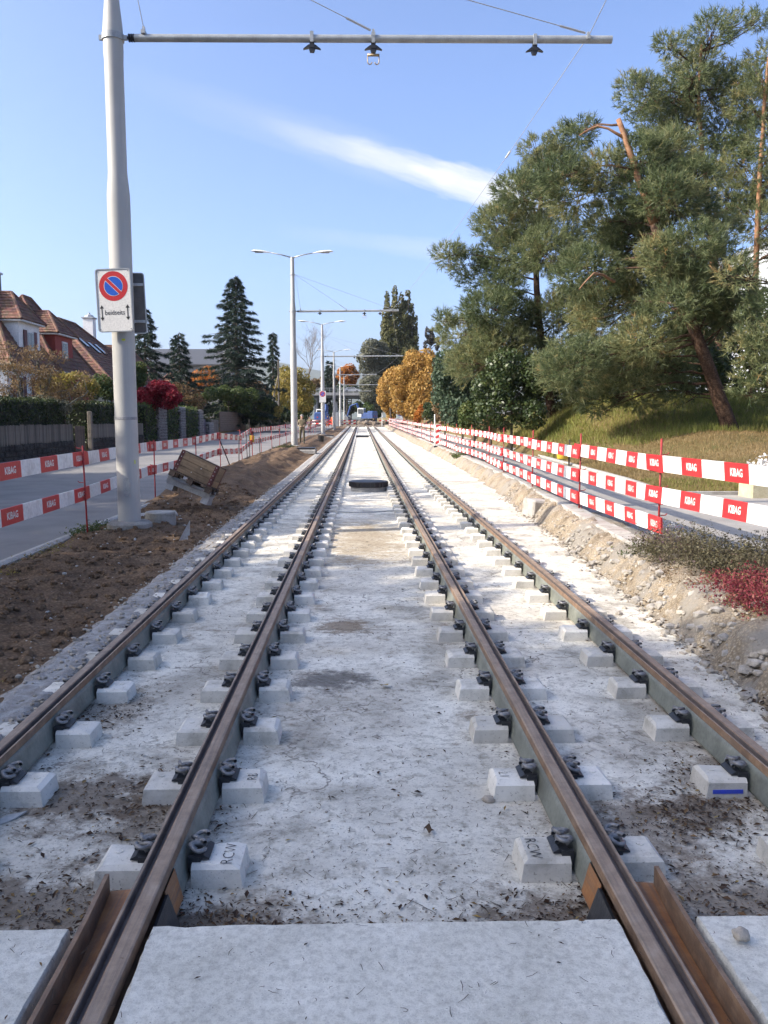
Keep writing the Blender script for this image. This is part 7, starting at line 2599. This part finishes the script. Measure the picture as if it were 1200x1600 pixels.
def person(label, loc, rz, H, top, legs, hair, stride=.16, cat='person', hands_front=True):
    root = empty('person', loc, rz); tag(root, label, cat)
    s = H / 1.75
    # joints: x sideways, -y forward
    J = dict(pel=(0, 0, .95), wai=(0, 0, 1.1), che=(0, -.01, 1.32), nec=(0, 0, 1.47), hed=(0, -.02, 1.56), crn=(0, -.02, 1.70),
             shl=(.18, 0, 1.40), ell=(.25, .02, 1.13), wrl=(.12, -.2, 1.05) if hands_front else (.27, -.06, .88), fil=(.05, -.24, 1.07) if hands_front else (.27, -.09, .78),
             shr=(-.18, 0, 1.40), elr=(-.25, .02, 1.13), wrr=(-.12, -.2, 1.03) if hands_front else (-.27, .02, .88), fir=(-.04, -.24, 1.04) if hands_front else (-.27, 0, .78),
             hil=(.09, 0, .9), knl=(.10, -stride * .6, .50), anl=(.10, -stride * .5, .09), tol=(.11, -stride * .5 - .17, .035),
             hir=(-.09, 0, .9), knr=(-.10, stride * .2, .50), anr=(-.10, stride, .10), tor=(-.11, stride - .16, .035))
    names = list(J)
    E_ = [('pel', 'wai'), ('wai', 'che'), ('che', 'nec'), ('nec', 'hed'), ('hed', 'crn'), ('che', 'shl'), ('shl', 'ell'), ('ell', 'wrl'), ('wrl', 'fil'), ('che', 'shr'), ('shr', 'elr'), ('elr', 'wrr'), ('wrr', 'fir'),
          ('pel', 'hil'), ('hil', 'knl'), ('knl', 'anl'), ('anl', 'tol'), ('pel', 'hir'), ('hir', 'knr'), ('knr', 'anr'), ('anr', 'tor')]
    rad = dict(pel=(.16, .12), wai=(.15, .115), che=(.18, .125), nec=(.06, .06), hed=(.075, .09), crn=(.06, .075), shl=(.075, .075), shr=(.075, .075), ell=(.052, .052), elr=(.052, .052), wrl=(.036, .036), wrr=(.036, .036), fil=(.026, .04), fir=(.026, .04),
               hil=(.10, .10), hir=(.10, .10), knl=(.068, .07), knr=(.068, .07), anl=(.048, .05), anr=(.048, .05), tol=(.042, .035), tor=(.042, .035))
    me = bpy.data.meshes.new('body')
    me.from_pydata([tuple(c * s for c in J[n]) for n in names], [(names.index(a), names.index(b)) for a, b in E_], [])
    o = bpy.data.objects.new('body', me); COL.objects.link(o)
    m = o.modifiers.new('skin', 'SKIN')
    if not me.skin_vertices: me.attributes  # layer is created by the modifier
    sv = me.skin_vertices[0].data if me.skin_vertices else None
    if sv is None:
        bm = bmesh.new(); bm.from_mesh(me); bm.verts.layers.skin.verify(); bm.to_mesh(me); bm.free(); sv = me.skin_vertices[0].data
    for i, n in enumerate(names):
        sv[i].radius = tuple(q * s for q in rad[n]); sv[i].use_root = n == 'pel'
    o.modifiers.new('sub', 'SUBSURF').levels = 2
    dg = bpy.context.evaluated_depsgraph_get()
    nm = bpy.data.meshes.new_from_object(o.evaluated_get(dg))
    bpy.data.objects.remove(o)
    for mm in (top, legs, M_SKIN, M_BOOT): nm.materials.append(mm)
    for p in nm.polygons:
        c = p.center / s
        hand = (Vector(c) - Vector(J['fil'])).length < .09 or (Vector(c) - Vector(J['fir'])).length < .09
        p.material_index = 2 if (c.z > 1.475 or hand) else 3 if c.z < .13 else 1 if c.z < .86 else 0
    nm.shade_smooth(); nm.name = 'body'
    body = inst('body', nm, root)
    mb = MB(); rock(mb, (0, .015 * s, 1.685 * s), .098 * s, 2.2, 3, .8); mb.build('hair', hair, root, smooth='all')
    mb = MB(); mb.slab([(-.015 * s, -.105 * s, 1.58 * s), (.015 * s, -.105 * s, 1.58 * s), (0, -.125 * s, 1.59 * s), (0, -.105 * s, 1.63 * s)], (0, .02 * s, 0)); mb.build('nose', M_SKIN, root)
    for q in (-1, 1):
        mb = MB(); mb.box((q * .03 * s, -.108 * s, 1.625 * s), (.02 * s, .01, .012 * s)); mb.build('eye', M_BLKI, root)
        mb = MB(); mb.cbox((q * .085 * s, -.01 * s, 1.6 * s), (.02 * s, .04 * s, .06 * s), .006); mb.build('ear', M_SKIN, root)
    mb = MB(); mb.box((0, -.1 * s, 1.545 * s), (.045 * s, .012, .01 * s)); mb.build('mouth', M_SRED, root)
    return root


person('person in khaki jacket and camouflage trousers walking behind the second mast', (-3.42, 48.0, .24), R(8), 1.68, M_KHAKI, M_CAMO, M_HAIR)
person('person in khaki clothes standing farther along the barrier', (-5.7, 92, .25), R(-15), 1.72, M_KHAKI, M_CAMO, M_BOOT, .06, hands_front=False)
person('worker in blue top and orange trousers by the far masts', (-5.2, 128, .45), R(30), 1.75, M_BLUEW, M_ORNG, M_BOOT, .1, hands_front=False)
person('worker in orange clothing beside the excavators', (-4.9, 140, .5), R(-30), 1.75, M_ORNG, M_ORNG, M_BOOT, .1, hands_front=False)
# ================================================================ thin autumn haze in the air
m = bpy.data.materials.new('haze'); m.use_nodes = True
nt = m.node_tree; nt.nodes.clear()
ho = nt.nodes.new('ShaderNodeOutputMaterial'); hv = nt.nodes.new('ShaderNodeVolumePrincipled')
hv.inputs['Color'].default_value = (0.86, 0.92, 1.0, 1)
hv.inputs['Density'].default_value = 0.00006
hv.inputs['Anisotropy'].default_value = 0.2
nt.links.new(hv.outputs[0], ho.inputs['Volume'])
mb = MB(); mb.box((-200, 3440, 235), (13000, 7000, 480))
hz = mb.build('haze', m)
tag(hz, 'thin autumn haze in the air towards the hills', kind='stuff')
sc.cycles.volume_bounces = 0
